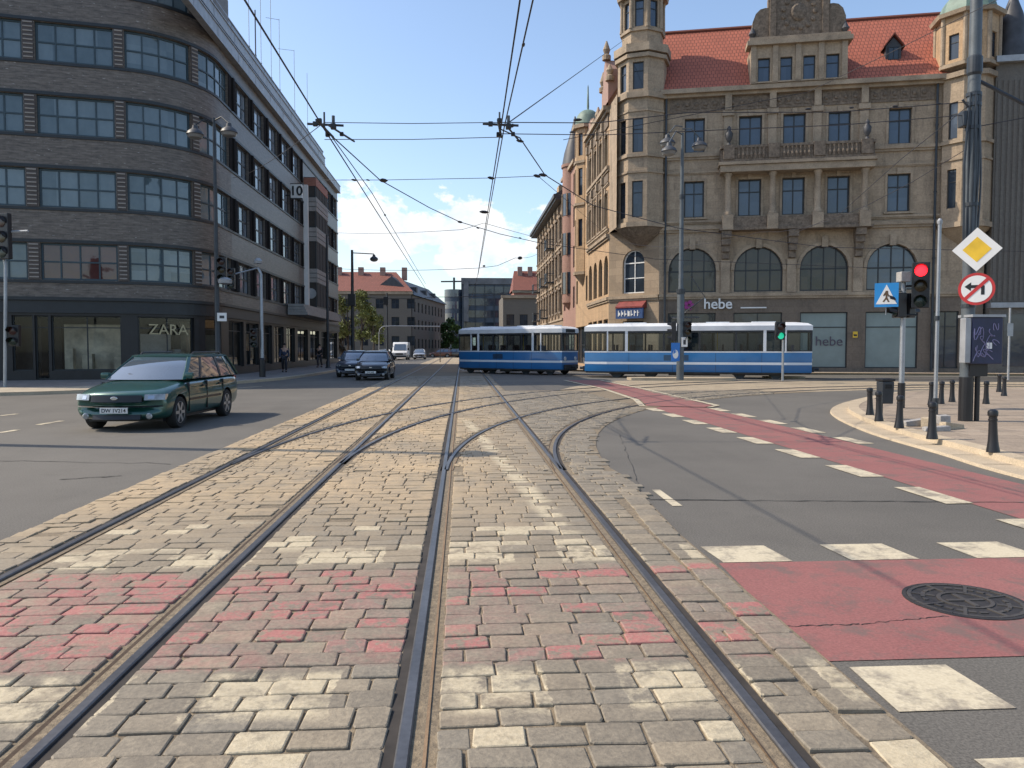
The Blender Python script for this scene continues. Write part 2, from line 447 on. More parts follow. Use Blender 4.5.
def win_mesh(F, u0, u1, z0, z1, nx, ny, fw, fr_mb, pn_mb, arch=False, yh=None, dep=.07, seg=True):
    """frame and pane geometry in facade coordinates, front of frame at d=0"""
    us = [u0 + (u1 - u0) * i / nx for i in range(nx + 1)]
    zr = (u1 - u0) / 2; ztop = z1 - zr if arch else z1
    rows = yh or [z0 + (ztop - z0) * i / ny for i in range(ny + 1)]
    for i, u in enumerate(us):
        w = fw if i in (0, nx) else fw * .75
        a, b = (u, u + w) if i == 0 else ((u - w, u) if i == nx else (u - w / 2, u + w / 2))
        zt = ztop
        if arch and 0 < i < nx:
            zt = ztop + sqrt(max(0, zr * zr - (u - (u0 + u1) / 2) ** 2)) - .01
        fbox(fr_mb, F, a, b, 0, dep, z0, zt)
    for j, z in enumerate(rows):
        w = fw if j in (0, len(rows) - 1) else fw * .8
        c, e = (z, z + w) if j == 0 else ((z - w, z) if (j == len(rows) - 1 and not arch) else (z - w / 2, z + w / 2))
        for a, b in zip(us, us[1:]): fbox(fr_mb, F, a + fw * .3, b - fw * .3, .003, dep - .003, c, e)
    if arch:
        o_ = arch_pts(u0, u1, ztop); c0 = (u0 + u1) / 2
        for p, q in zip(o_, o_[1:]):
            k = (zr - fw) / zr
            pi_ = (c0 + (p[0] - c0) * k, ztop + (p[1] - ztop) * k); qi = (c0 + (q[0] - c0) * k, ztop + (q[1] - ztop) * k)
            fr_mb.hexa([F.map(p[0], 0, p[1]), F.map(q[0], 0, q[1]), F.map(qi[0], 0, qi[1]), F.map(pi_[0], 0, pi_[1]),
                        F.map(p[0], dep, p[1]), F.map(q[0], dep, q[1]), F.map(qi[0], dep, qi[1]), F.map(pi_[0], dep, pi_[1])])
    dd = dep * .55
    for a, b in zip(us, us[1:]):
        for c, e in zip(rows, rows[1:]):
            pn_mb.face([F.map(a, dd, c), F.map(b, dd, c), F.map(b, dd, e), F.map(a, dd, e)], 0)
    if arch:
        pn_mb.face([F.map(p[0], dd, p[1]) for p in reversed(o_)], 0)
def window(F, u0, u1, z0, z1, parent, fm, gm, nx=2, ny=2, fw=.07, d=.2, arch=False, yh=None, name='window', curved=False):
    uc = (u0 + u1) / 2
    if curved:
        a, b = MB(), MB()
        class S:
            cuts = staticmethod(F.cuts)
            map = staticmethod(lambda u, dd, z: F.map(u, dd + d, z))
        win_mesh(S, u0, u1, z0, z1, nx, ny, fw, a, b, arch, yh)
        fo = a.build(name, fm, parent); po = b.build('pane', gm, fo)
        return fo
    key = (round(u1 - u0, 3), round(z1 - z0, 3), nx, ny, fw, arch, fm.name, gm.name, tuple(round(y - z0, 2) for y in yh) if yh else None)
    if key not in WCACHE:
        a, b = MB(), MB(); w = (u1 - u0) / 2
        win_mesh(Flat0(), -w, w, 0, z1 - z0, nx, ny, fw, a, b, arch, [y - z0 for y in yh] if yh else None)
        fo = a.build(name, fm); po = b.build('pane', gm); WCACHE[key] = (fo.data, po.data)
        D.objects.remove(fo); D.objects.remove(po)
    fo = D.objects.new(name, WCACHE[key][0]); po = D.objects.new('pane', WCACHE[key][1])
    COL.objects.link(fo); COL.objects.link(po)
    fo.parent = parent; po.parent = fo
    fo.location = XF[parent].inverted() @ F.map(uc, d, z0); fo.rotation_euler = (0, 0, F.tang(uc))
    return fo
# ================================================================== LEFT DEPARTMENT STORE
def department_store():
    b = E('department_store', 'dark brick department store with long window bands and a rounded corner, left of the street', 'building', (-16, 42, 0))
    a0 = radians(12)
    F = Bent((-34, 37.5 - .2126 * 15.44), a0, 18.0 / cos(a0), 4.29, pi / 2, 38.7)
    uarc1 = F.l0 + F.la
    uS = lambda Y: uarc1 + (Y - F.map(uarc1, 0, 0).y)
    px = F.upx
    rows = [(14.65, 16.4), (11.37, 13.12), (8.06, 9.82), (4.74, 6.43)]
    w1 = (px(39), px(116.5)); ww = w1[1] - w1[0]; w0e = px(26)
    front = [(w0e - 2 * ww - (w1[0] - w0e), w0e - ww - (w1[0] - w0e)), (w0e - ww, w0e), w1, (px(127.5), px(192.5)), (px(200.5), px(229.5))]
    side = [(uS(y), uS(y) + 2.5) for y in (45.2, 48.9, 52.6, 56.3, 60.0)] + [(uS(y), uS(y) + 2.3) for y in (70.9, 74.5, 78.0)]
    uend = uS(81.0); usplit = front[-1][1] + .35; ulow = uS(73.3)
    ops_f = [(a, c, z0, z1) for (z0, z1) in rows for (a, c) in front] + [(a, c, 17.95, 19.5) for (a, c) in front[:4]] + [(front[4][0], px(206), 17.95, 19.3)]
    ops_s = [(a, c, z0, z1) for (z0, z1) in rows for (a, c) in side]
    mb = MB(); wall(mb, F, 0, usplit, 3.95, 20.4, ops_f, .32); mb.build('wall', M['brick'], b, smooth=True, sharp=20)
    mb = MB(); wall(mb, F, usplit, uend, 3.95, 17.25, ops_s, .38); mb.build('wall', M['brick_side'], b)
    # inner core keeps the rooms dark
    us = [0] + F.cuts(0, uend) + [uend]
    inset = lambda d: [tuple(F.map(u, d, 0)[:2]) for u in us]
    mb = MB(); mb.prism(inset(.42) + [(-30, 81), (-34, 60)], 3.3, 17.2)
    mb.prism(inset(4.2) + [(-30, 80.9), (-34, 60)], 0.12, 3.3)
    mb.build('core', M['interior_dark'], b)
    mb = MB(); k = us.index(F.cuts(0, uend)[-1])
    mb.prism([tuple(F.map(u, .34, 0)[:2]) for u in us if u <= usplit + .1] + [tuple(F.map(usplit + 3, 1.4, 0)[:2]), (-30, 55), (-34, 55)], 17.25, 20.3)
    mb.build('roof_storey', M['slate'], b)
    # side cornices: light metal bands with dark gaps
    K = Fac((-12.6, 36.6), pi / 2); kc = F.map(uarc1, 0, 0).y - uarc1 - 36.6
    for (z0, z1, d0, e, mt, nm) in ((17.27, 18.0, -.30, uend, 'metal_light', 'cornice'), (18.32, 18.98, -.12, ulow, 'metal_light', 'cornice'), (18.98, 19.55, .05, ulow, 'metal_grey', 'parapet')):
        mb = MB(); us_ = 0 if z0 > 17 else 0
        fbox(mb, K, 5.9, e + kc, d0, 1.4, z0, z1); fbox(mb, K, 0, 5.9, d0, .0 if d0 < 0 else .12, z0, z1)
        fbox(mb, K, 0, e + kc, d0 - .05, d0, z0, z0 + .05); fbox(mb, K, 0, e + kc, d0 - .05, d0, z1 - .06, z1)
        for q in range(12):
            uq = 1 + q * 3.6
            if uq < e + kc - .2: fbox(mb, K, uq, uq + .04, d0 - .012, d0, z0 + .06, z1 - .07)
        mb.build(nm, M[mt], b)
    mb = MB(); fbox(mb, K, 5.9, ulow + kc, .1, 1.4, 18.0, 18.32); fbox(mb, K, 0, 5.9, .02, .1, 18.0, 18.32); fbox(mb, F, ulow, uend, .3, 1.6, 18.0, 18.05); mb.build('cornice_gap', M['frame_dark'], b)
    # coping of the front
    mb = MB(); fbox(mb, F, 0, px(207), -.12, .5, 20.4, 20.55); mb.build('coping', M['metal_light'], b)
    # windows
    for r, (z0, z1) in enumerate(rows):
        for i, (a, c) in enumerate(front):
            gm = M['pane_red'] if (r == 3 and i == 2) else M['pane_blue']
            window(F, a, c, z0, z1, b, M['frame_teal'], gm, nx=4, ny=2, fw=.09, d=.12, curved=(i > 2))
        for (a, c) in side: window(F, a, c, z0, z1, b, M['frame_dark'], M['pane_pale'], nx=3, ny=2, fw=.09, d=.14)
    for (a, c, z0, z1) in ops_f[-5:]: window(F, a, c, z0, z1, b, M['frame_teal'], M['pane_blue'], nx=4, ny=2, fw=.09, d=.12, curved=True)
    # dark trim lines along the window bands
    for (z0, z1) in rows:
        mb = MB()
        for (s, e) in ((0, usplit), (usplit, uend)):
            fbox(mb, F, s, e, -.05, .0, z0 - .14, z0 - .02); fbox(mb, F, s, e, -.06, .0, z1 + .02, z1 + .16)
        mb.build('band_trim', M['frame_dark'], b)
    mb = MB(); fbox(mb, F, 0, px(206), -.05, 0, 17.8, 17.93); mb.build('band_trim', M['frame_dark'], b)
    # brick piers with pale courses
    gaps = list(zip([w[1] for w in front], [w[0] for w in front[1:]]))
    sgaps = [(front[-1][1], side[0][0])] + list(zip([w[1] for w in side], [w[0] for w in side[1:]]))
    for (z0, z1) in rows:
        for (s, e) in gaps:
            mb = MB(); fbox(mb, F, s + .04, e - .04, -.045, .0, z0, z1, 0)
            n = 9
            for q in range(n):
                zz = z0 + .12 + (z1 - z0 - .2) * q / (n - 1)
                fbox(mb, F, s + .07, e - .07, -.075, -.046, zz - .028, zz + .028, 1)
            mb.build('pier', [M['pierbrick'], M['piertrim']], b)
        for j, (s, e) in enumerate(sgaps):
            if j == 5: s, e = s, s + .9
            mb = MB(); c = (s + e) / 2
            fbox(mb, F, s + .03, e - .03, -.04, 0, z0, z1); fbox(mb, F, c - .12, c + .12, -.14, -.041, z0, z1); mb.build('pier', M['matte_dark'], b)
    # ground floor: dark fascia, piers, shop windows
    mb = MB(); fbox(mb, F, 0, uend, -.10, .4, 3.22, 3.95); fbox(mb, F, 0, uend, -.22, -.1, 3.80, 3.93); mb.build('fascia', M['frame_dark'], b)
    shops = [(px(47.5) - 9.2, px(47.5) - 5.2), (px(8), px(29)), (px(31), px(45)), (px(47.5), px(118)), (px(135), px(192)), (px(203), px(219))]
    sshop = [(uS(y), uS(y) + 2.9) for y in (43.2, 46.6, 50.0, 53.4)] + [(uS(57.2), uS(60)), (uS(61), uS(65)), (uS(66), uS(70)), (uS(71.2), uS(74)), (uS(75), uS(80))]
    mb = MB(); wall(mb, F, 0, uend, .12, 3.22, [(a, c, .55 if i != 2 else .14, 3.1) for i, (a, c) in enumerate(shops + sshop)], .35); mb.build('shopfront', M['black'], b)
    for i, (a, c) in enumerate(shops + sshop):
        f_, p_ = MB(), MB()
        class S:
            cuts = staticmethod(F.cuts); map = staticmethod(lambda u, dd, z: F.map(u, dd + .16, z))
        nx = max(1, round((c - a) / 1.8))
        win_mesh(S, a, c, .55 if i != 2 else .14, 3.1, nx, 1, .06, f_, p_, False, [.55 if i != 2 else .14, 2.55, 3.1])
        fo = f_.build('shop_window' if i != 2 else 'door', M['frame_dark'], b); p_.build('pane', M['shopglass'], fo)
        # window display: back panel, plinths
        d_ = MB(); rr = random.Random(i)
        fbox(d_, F, a + .1, c - .1, 1.5 + rr.random(), 1.62 + 1, .15, 2.2 + rr.random())
        for q in range(int((c - a) * 1.2)):
            u = a + .3 + rr.random() * (c - a - .8); h = .5 + rr.random() * 1.1
            fbox(d_, F, u, u + .3 + .2 * rr.random(), .7 + rr.random() * .5, 1.3, .15, .15 + h)
        d_.build('window_display', [M['interior'], M['concrete'], M['interior_dark']][i % 3] if i > 5 or i in (3, 4) else M['interior_dark'], fo)
    # canopy over the entrance
    mb = MB(); u0, u1 = uS(57.2), uS(73)
    for q in range(4): fbox(mb, F, u0 + .02 * q, u1 - .02 * q, -1.5 + .09 * q, -.1, 4.0 + q * .2, 4.2 + q * .2 - .02)
    mb.build('canopy', M['concrete'], b)
    # projecting stair bay
    u0, u1 = uS(64.2), uS(69.6)
    mb = MB(); fbox(mb, F, u0, u1, -.9, .3, 4.85, 15.3); bay = mb.build('bay', M['frame_dark'], b)
    mb = MB(); fbox(mb, F, u0 - .03, u1 + .03, -.95, .3, 14.6, 15.25); mb.build('bay_head', M['redbrick'], bay)
    for z in (6.9, 10.2, 12.6):
        mb = MB()
        for q in range(3): fbox(mb, F, u0 - .03, u1 + .03, -.96 - .01 * (q % 2), .3, z + q * .38, z + q * .38 + .33)
        mb.build('spandrel', M['concrete'], bay)
    mb = MB()
    for (za, zb) in ((7.98, 10.15), (5.0, 6.85), (11.4, 12.55), (13.8, 14.55)):
        for q in range(4):
            ua = u0 + .15 + q * (u1 - u0 - .1) / 4; fbox(mb, F, ua, ua + 1.15, -.93, -.89, za, zb)
        fbox(mb, F, u0 - .02, u0 + .02, -.8, -.1, za, zb)
    build_split(mb, 'bay_pane', M['interior_dark'], bay)
    mb = MB(); mb.lathe([(.42, -.06), (.42, 0), (.3, .01), (.3, -.05)], axis='y', c=tuple(F.map(u0, -.45, 6.0)), n=20); mb.build('round_emblem', M['metal_grey'], bay)
    mb = MB(); fbox(mb, F, uS(63.7), uS(64.1), -.35, .1, 4.0, 14.6); mb.build('downpipe_casing', M['white'], bay)
    # roof masts
    for i, (pxm, y0) in enumerate([(248, -30), (255, 10), (260, -20), (270, -25), (279, 19), (294, 50), (307, 73)]):
        p = AX(pxm, y0, -13.1); t = E('roof_mast', ['thin grey roof mast nearest the street corner of the brick store', 'short dark roof mast with a loop at its top, on the brick store', 'thin pale mast just behind the short dark roof mast', 'tall thin mast fourth along the roof edge of the brick store',
              'thin mast with a side arm, fifth along the roof edge', 'thin mast with a long side arm, sixth along the roof edge', 'thin roof mast farthest along the roof edge of the brick store'][i], 'mast', (p[0], p[1], 19.5), group='masts along the roof edge')
        mb = MB(); mb.tube([(p[0], p[1], 19.5), (p[0], p[1], p[2])], .02 if i != 1 else .04, 6); mb.tube([(p[0], p[1], 19.55), (p[0], p[1], 20.3)], .06, 6)
        mb.build('shaft', M['metal_grey'] if i != 1 else M['black'], t)
        if i in (4, 5):
            mb = MB(); mb.tube([(p[0], p[1], p[2] - .05), (p[0] - .9 - .3 * (i == 5), p[1] - .2, p[2])], .015, 5); mb.build('side_arm', M['metal_grey'], t)
    # number sign
    xa, _, zt = AY(290.5, 184, 57.5); xb, _, zb = AY(302, 198, 57.5)
    t = E('number_sign', 'square white box sign reading 10 sticking out from the brick store', 'sign', (xb, 57.5, zb))
    mb = MB(); mb.box(xa, xb, 57.5, 57.75, zb, zt); mb.build('sign_box', M['sign_white'], t, bevel=.02)
    mb = MB()
    mb.box(xa - .02, xb + .02, 57.48, 57.77, zb - .05, zb - .002); mb.box(xa - .02, xb + .02, 57.48, 57.77, zt + .002, zt + .05); mb.tube([(xa - .4, 57.62, zb + .2), (xa, 57.62, zb + .2)], .04); build_split(mb, 'frame', M['frame_dark'], t)
    curve_text('10', .92, .01, 'numerals', M['black'], t, facing(((xa + xb) / 2, 57.48, zb + .2), 0), bold=.02)
    # gold lettering in the shop window
    ua, za = px(145), 0
    uc = px(166); p = F.map(uc, .05, 2.15)
    t = E('shop_lettering', 'gold four letter word ZARA above the ground floor shop window of the brick store', 'lettering', tuple(p))
    curve_text('ZARA', .72, .025, 'letters', M['gold'], t, facing(F.map(uc, .02, 2.25), F.tang(uc)))
    return F
STORE = department_store()

# ================================================================== RIGHT TENEMENT
def octa(root, cx, cy, rf, ang0, z0, z1, wins, mat_, fm, gm, name='turret', wf=.5, vis=range(8), depth=.18):
    """octagon with flat radius rf; facet k has outward normal angle ang0 + k*45deg; wins = list of (za, zb, half width factor)"""
    mb = MB(); w = 2 * rf * tan(pi / 8); facs = []
    for k in range(8):
        n = ang0 + k * pi / 4; ux, uy = -sin(n), cos(n)         # direction with outward on its right
        c = (cx + rf * cos(n), cy + rf * sin(n))
        f = Fac((c[0] - ux * w / 2, c[1] - uy * w / 2), atan2(uy, ux)); facs.append(f)
        ops = [(w / 2 - w * h / 2, w / 2 + w * h / 2, a, b_) for (a, b_, h) in wins] if k in vis else []
        wall(mb, f, 0, w, z0, z1, ops, depth)
    o = mb.build(name, mat_, root)
    mb = MB(); mb.lathe([(rf - depth - .02, z0 + .01), (rf - depth - .02, z1 - .01)], cx, cy, 8, a0=ang0 + pi / 8); mb.build('turret_core', M['interior_dark'], o)
    for k in vis:
        for (a, b_, h) in wins: window(facs[k], w / 2 - w * h / 2, w / 2 + w * h / 2, a, b_, root, fm, gm, nx=1, yh=[a, a + (b_ - a) * .68, b_], fw=.06, d=.1)
    return facs
def ring8(mb, cx, cy, r0, r1, z0, z1, ang0, m=0):
    k = 1 / cos(pi / 8); mb.lathe([(r0 * k, z0), (r1 * k, z1)], cx, cy, 8, m, a0=ang0 + pi / 8)
def dome(root, cx, cy, r, z, h, n=16, spire=2.0, m='copper', name='dome', a0=0):
    mb = MB(); P = [(r * 1.02, z)]
    for i in range(9):
        t = i / 8 * pi / 2; P.append((max(.06, r * (.98 * cos(t) ** .8)), z + .05 + h * sin(t)))
    P += [(.10, z + h + .3), (.05, z + h + spire), (.01, z + h + spire + .2)]
    mb.lathe(P, cx, cy, n, a0=a0); return mb.build(name, M[m], root, smooth=True, sharp=30)

def tenement():
    b = E('corner_tenement', 'ornate sandstone corner tenement with red tiled roof, turret and arched windows, behind the tram', 'building', (18, 52, 0))
    F = Fac((11.21, 50.5), radians(-14)); U = F.upx
    A = F.map(1.6, 0, 0); B = Vector((10.0, 52.9, 0)); uR = U(986)
    C = Fac(B[:2], atan2(A.y - B.y, A.x - B.x)); CL = (A - B).length
    YF = 61.6; L = Fac((10.0, YF), -pi / 2); LL = YF - 52.9
    f2 = (9.95, 12.25); f3 = (14.05, 16.2)
    cols = [(684, 704), (738, 761), (782, 804.5), (827, 849.5), (887, 910)]
    cu = [(U(a), U(c)) for a, c in cols]
    rc = U(965); 
    arch = [(U(a), U(c)) for a, c in ((669, 717), (735, 784), (801, 850), (868, 919))]
    ops = [(a, c, *f2) for a, c in cu] + [(a, c, *f3) for a, c in cu] + [(a, c, 5.18, 8.02, True) for a, c in arch]
    mb = MB(); wall(mb, F, 1.6, uR, 5.0, 17.9, ops, .32); mb.build('wall', M['stone'], b)
    mb = MB(); sh = [(U(a), U(c)) for a, c in ((669, 717), (735, 784), (802, 850), (868, 921), (936, 962))]
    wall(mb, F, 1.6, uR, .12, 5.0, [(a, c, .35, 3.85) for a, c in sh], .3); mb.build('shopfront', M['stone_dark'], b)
    # corner
    mb = MB(); cc = CL / 2
    wall(mb, C, 0, CL, .12, 9.4, [(cc - .85, cc + .85, 5.25, 8.1, True), (cc - .8, cc + .8, .15, 3.4)], .3)
    mb.build('corner_wall', M['stone_low'], b)
    # left wing
    lw = [1.0 + i * 2.2 for i in range(4)]
    opsl = [(u - .58, u + .58, *f2) for u in lw] + [(u - .58, u + .58, *f3) for u in lw] + [(u - .75, u + .75, 5.3, 8.0, True) for u in lw] + [(u - .85, u + .85, .3, 3.6) for u in lw]
    mb = MB(); wall(mb, L, 0, LL, .12, 17.9, opsl, .3); mb.build('wall', M['plaster'], b)
    # core
    mb = MB(); i1 = F.map(1.75, .36, 0); i2 = F.map(uR, .36, 0); i3 = F.map(uR, 12, 0)
    mb.prism([i1[:2], i2[:2], i3[:2], (22, YF), (10.36, YF), (10.36, 53.05)], .1, 17.8); mb.build('core', M['interior_dark'], b)
    mb = MB(); wall(mb, L, LL, LL + 2.5, 9.4, 17.9, []); wall(mb, F, .7, 1.6, 9.4, 17.9, []); mb.build('wall', M['stone'], b)
    # windows
    for (a, c) in cu:
        for z0, z1 in (f2, f3): window(F, a, c, z0, z1, b, M['frame_dark'], M['pane_sky'], nx=2, yh=[z0, z0 + (z1 - z0) * .66, z1], fw=.09, d=.18)
    for i, (a, c) in enumerate(arch): window(F, a, c, 5.18, 8.02, b, M['frame_dark'], M['pane_brown'] if i < 3 else M['pane_sky'], nx=4, ny=1, fw=.09, d=.2, arch=True)
    for u in lw:
        for z0, z1 in (f2, f3): window(L, u - .58, u + .58, z0, z1, b, M['frame_dark'], M['pane_dark'], nx=2, yh=[z0, z0 + (z1 - z0) * .66, z1], fw=.07, d=.18)
        window(L, u - .75, u + .75, 5.3, 8.0, b, M['frame_dark'], M['pane_dark'], nx=2, ny=1, d=.2, arch=True)
        window(L, u - .85, u + .85, .3, 3.6, b, M['frame_dark'], M['pane_dark'], nx=2, ny=2, d=.15, name='shop_window')
    window(C, cc - .85, cc + .85, 5.25, 8.1, b, M['white'], M['pane_dark'], nx=2, ny=2, d=.2, arch=True)
    window(C, cc - .8, cc + .8, .15, 3.4, b, M['frame_dark'], M['pane_dark'], nx=2, ny=2, d=.2, name='door')
    fro = pm('frosted_shop_film', (.20, .25, .24), .25, var=.12, scale=.8)
    for i, (a, c) in enumerate(sh): window(F, a, c, .35, 3.85, b, M['frame_dark'], fro if i in (2, 3) else M['pane_dark'], nx=2 if i not in (2, 3) else 1, yh=[.35, 2.9, 3.85], fw=.07, d=.12, name='shop_window')
    # trim: string courses
    def course(Fx, u0, u1, z, h, p, name='string_course'):
        mb = MB(); fbox(mb, Fx, u0, u1, -p, .02, z, z + h); fbox(mb, Fx, u0, u1, -p * .55, .02, z - h * .7, z - .004); mb.build(name, M['stone_trim'], b)
    for z, h, p in ((4.88, .2, .16), (9.15, .22, .22), (9.62, .12, .14), (13.75, .2, .2), (12.75, .1, .10)):
        course(F, 1.6, uR, z, h, p); course(L, 0, LL, z, h, p)
    course(C, 0, CL, 4.88, .2, .16)
    for q in range(5):
        u = q * 2.2 - .1 + .02 * q
        if 0 <= u < LL - .3 or q == 0:
            mb = MB(); fbox(mb, L, max(u, 0), max(u, 0) + .28, -.16, 0, 9.8, 17.6); fbox(mb, L, max(u, 0) - .0, max(u, 0) + .4, -.26, 0, 16.7, 17.3); fbox(mb, L, max(u, 0), max(u, 0) + .4, -.24, 0, 13.0, 13.5); mb.build('pilaster', M['stone_trim'], b)
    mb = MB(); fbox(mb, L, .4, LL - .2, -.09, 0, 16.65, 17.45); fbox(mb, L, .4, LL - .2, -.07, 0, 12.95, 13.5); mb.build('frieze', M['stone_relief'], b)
    course(F, 1.6, uR, 17.68, .28, .55, 'eaves_cornice'); course(L, 0, LL, 17.68, .28, .45, 'eaves_cornice')
    # window surrounds and sills
    for Fx, lst, w_ in ((F, cu, .14), (L, [(u - .58, u + .58) for u in lw], .12)):
        for (a, c) in lst:
            for z0, z1 in (f2, f3):
                mb = MB(); fbox(mb, Fx, a - w_, a - .005, -.05, 0, z0, z1 + w_); fbox(mb, Fx, c + .005, c + w_, -.05, 0, z0, z1 + w_)
                fbox(mb, Fx, a - .005, c + .005, -.05, 0, z1 + .005, z1 + w_); fbox(mb, Fx, a - w_ - .06, c + w_ + .06, -.14, 0, z0 - .13, z0 - .01)
                m_ = (a + c) / 2; fbox(mb, Fx, m_ - .14, m_ + .14, -.13, -.051, z1 - .02, z1 + .32)
                mb.build('window_surround', M['stone_trim'], b)
    for (a, c) in arch:
        mb = MB(); zs = 8.02 - (c - a) / 2
        for p, q in zip(arch_pts(a, c, zs), arch_pts(a, c, zs)[1:]):
            k = 1.14; m_ = (a + c) / 2
            po, qo = ((m_ + (p[0] - m_) * k, zs + (p[1] - zs) * k), (m_ + (q[0] - m_) * k, zs + (q[1] - zs) * k))
            mb.hexa([F.map(p[0], -.07, p[1]), F.map(q[0], -.07, q[1]), F.map(q[0], 0, q[1]), F.map(p[0], 0, p[1]), F.map(po[0], -.07, po[1]), F.map(qo[0], -.07, qo[1]), F.map(qo[0], 0, qo[1]), F.map(po[0], 0, po[1])])
        fbox(mb, F, (a + c) / 2 - .18, (a + c) / 2 + .18, -.2, -.072, 7.9, 8.55)
        mb.build('arch_surround', M['stone_trim'], b)
    # frieze with carved panels and consoles under the eaves
    mb = MB(); fbox(mb, F, 2.2, uR - 3, -.06, .0, 16.6, 17.5)
    for i in range(30):
        u = 2.5 + i * .56
        if u < uR - 3.6:
            fbox(mb, F, u, u + .36, -.10, -.061, 16.78, 17.32)
            mb.lathe([(.13, -.16), (.10, -.2), (.02, -.22)], axis='y', c=tuple(F.map(u + .18, 0.02, 17.05)), n=8)
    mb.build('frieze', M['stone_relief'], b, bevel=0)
    for pxc in (727, 771, 815.5, 862):
        u = U(pxc)
        mb = MB(); fbox(mb, F, u - .25, u + .25, -.16, -.0, 14.2, 16.2); fbox(mb, F, u - .34, u + .34, -.26, 0, 16.22, 16.55); fbox(mb, F, u - .2, u + .2, -.3, 0, 16.57, 17.66); fbox(mb, F, u - .34, u + .34, -.26, 0, 13.97, 14.18)
        mb.build('pilaster', M['stone_trim'], b)
        c = F.map(u, -.62, 0)
        mb = MB(); mb.lathe([(.26, 9.95), (.26, 10.1), (.19, 10.2), (.2, 11.0), (.165, 12.25), (.24, 12.4), (.27, 12.52)], c.x, c.y, 14); mb.build('column', M['stone_trim'], b, smooth=True)
        mb = MB(); fbox(mb, F, u - .32, u + .32, -.93, -.3, 9.0, 9.93); mb.build('column_base', M['stone_trim'], b)
    for pxc in (726, 792.5, 859):
        u = U(pxc); mb = MB()
        for q in range(4): fbox(mb, F, u - .3 + .03 * q, u + .3 - .03 * q, -.8 + .17 * q, 0, 8.95 - .42 * (q + 1), 8.95 - .42 * q - .005)
        mb.build('console', M['stone_relief'], b)
        mb = MB(); fbox(mb, F, u - .28, u + .28, -.14, 0, 5.1, 7.2); mb.build('pier', M['stone_trim'], b)
    ub0, ub1 = U(727) - .5, U(862) + .5
    mb = MB(); fbox(mb, F, ub0, ub1, -1.0, 0, 12.55, 12.95); fbox(mb, F, ub0 - .1, ub1 + .1, -1.12, 0, 12.97, 13.15); mb.build('balcony_slab', M['stone_trim'], b)
    mb = MB(); fbox(mb, F, ub0, ub1, -1.0, -.8, 13.17, 13.32); fbox(mb, F, ub0, ub1, -1.02, -.78, 14.0, 14.15)
    fbox(mb, F, ub0, ub0 + .2, -.78, 0, 13.17, 14.1); fbox(mb, F, ub1 - .2, ub1, -.78, 0, 13.17, 14.1)
    pts = [U(727), U(771), U(815.5), U(862)]
    for u in pts: fbox(mb, F, u - .33, u + .33, -1.06, -.74, 13.33, 14.2)
    for a, c in zip(pts, pts[1:]):
        fbox(mb, F, a + .36, c - .36, -.95, -.84, 13.33, 13.99)
        for q in range(7):
            u = a + .6 + q * (c - a - 1.2) / 6; p = F.map(u, -.98, 0); mb.lathe([(.05, 13.34), (.1, 13.55), (.05, 13.8), (.08, 13.98)], p.x, p.y, 8)
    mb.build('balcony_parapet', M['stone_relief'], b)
    mb = MB(); fbox(mb, F, ub0, ub1, -.9, 0, 8.97, 9.14)
    for a, c in zip(pts, pts[1:]): fbox(mb, F, a + .34, c - .34, -.75, -.55, 9.16, 9.8)
    mb.build('loggia_parapet', M['stone_relief'], b)
    for u in (pts[0], pts[3]):
        p = F.map(u, -.9, 0); mb = MB(); mb.lathe([(.16, 14.2), (.07, 14.35), (.2, 14.6), (.24, 14.9), (.12, 15.1), (.14, 15.25), (.02, 15.4)], p.x, p.y, 12); mb.build('urn', M['slate'], b, smooth=True)
    # drainpipes
    for pxd, zt in ((665.5, 17.9), (934, 17.9)):
        p = F.map(U(pxd), -.18, 0); mb = MB(); mb.tube([(p.x, p.y, .2), (p.x, p.y, zt)], .075, 8)
        for z in (3, 7, 11, 15): mb.tube([(p.x, p.y, z), (p.x, p.y, z + .1)], .1, 8)
        mb.build('drainpipe', M['metal_dark'], b)
    # main roof
    def slope(mb, p):
        w = (Vector(p[1]) - Vector(p[0])).length; h = (Vector(p[3]) - Vector(p[0])).length
        off = (Vector(p[3]) - Vector(p[0])).dot((Vector(p[1]) - Vector(p[0])).normalized()); off2 = off + (Vector(p[2]) - Vector(p[3])).length
        mb.face(p, 0, [(0, 0), (w, 0), (off2, h), (off, h)])
    dr, zr = 4.3, 23.3
    mb = MB(); ur = U(992)
    slope(mb, [F.map(.6, -.35, 17.95), F.map(ur, -.35, 17.95), F.map(ur, dr, zr), F.map(1.2, dr, zr)])
    slope(mb, [F.map(ur, 9, 17.95), F.map(1.0, 9, 17.95), F.map(1.2, dr, zr), F.map(ur, dr, zr)])
    mb.face([F.map(ur, -.35, 17.95), F.map(ur, 9, 17.95), F.map(ur, dr, zr)], 0, [(0, 0), (9, 0), (4.5, 5)])
    slope(mb, [(9.7, YF, 17.95), (9.7, 52.5, 17.95), F.map(1.2, dr, zr), (13.6, YF, 23.0)])
    mb.face([(9.7, YF, 17.95), (13.6, YF, 23.0), (18, YF, 17.95)], 0, [(0, 0), (4, 5), (8, 0)])
    rf = mb.build('roof', M['tiles'], b)
    mb = MB(); mb.tube([F.map(1.2, dr, zr + .02), F.map(ur, dr, zr + .02)], .14, 6); mb.build('ridge', M['tiles'], rf)
    # dormer
    ud, zd = F.uz(898, 62); mb = MB()
    q0 = F.map(ud, 0, 0)
    pts5 = [(-.45, 19.3), (.45, 19.3), (.45, 20.3), (0, 20.85), (-.45, 20.3)]
    mb.extr([F.map(ud + a, 1.0, z) for a, z in pts5], F.i * 1.8); dm = mb.build('dormer', M['slate'], b)
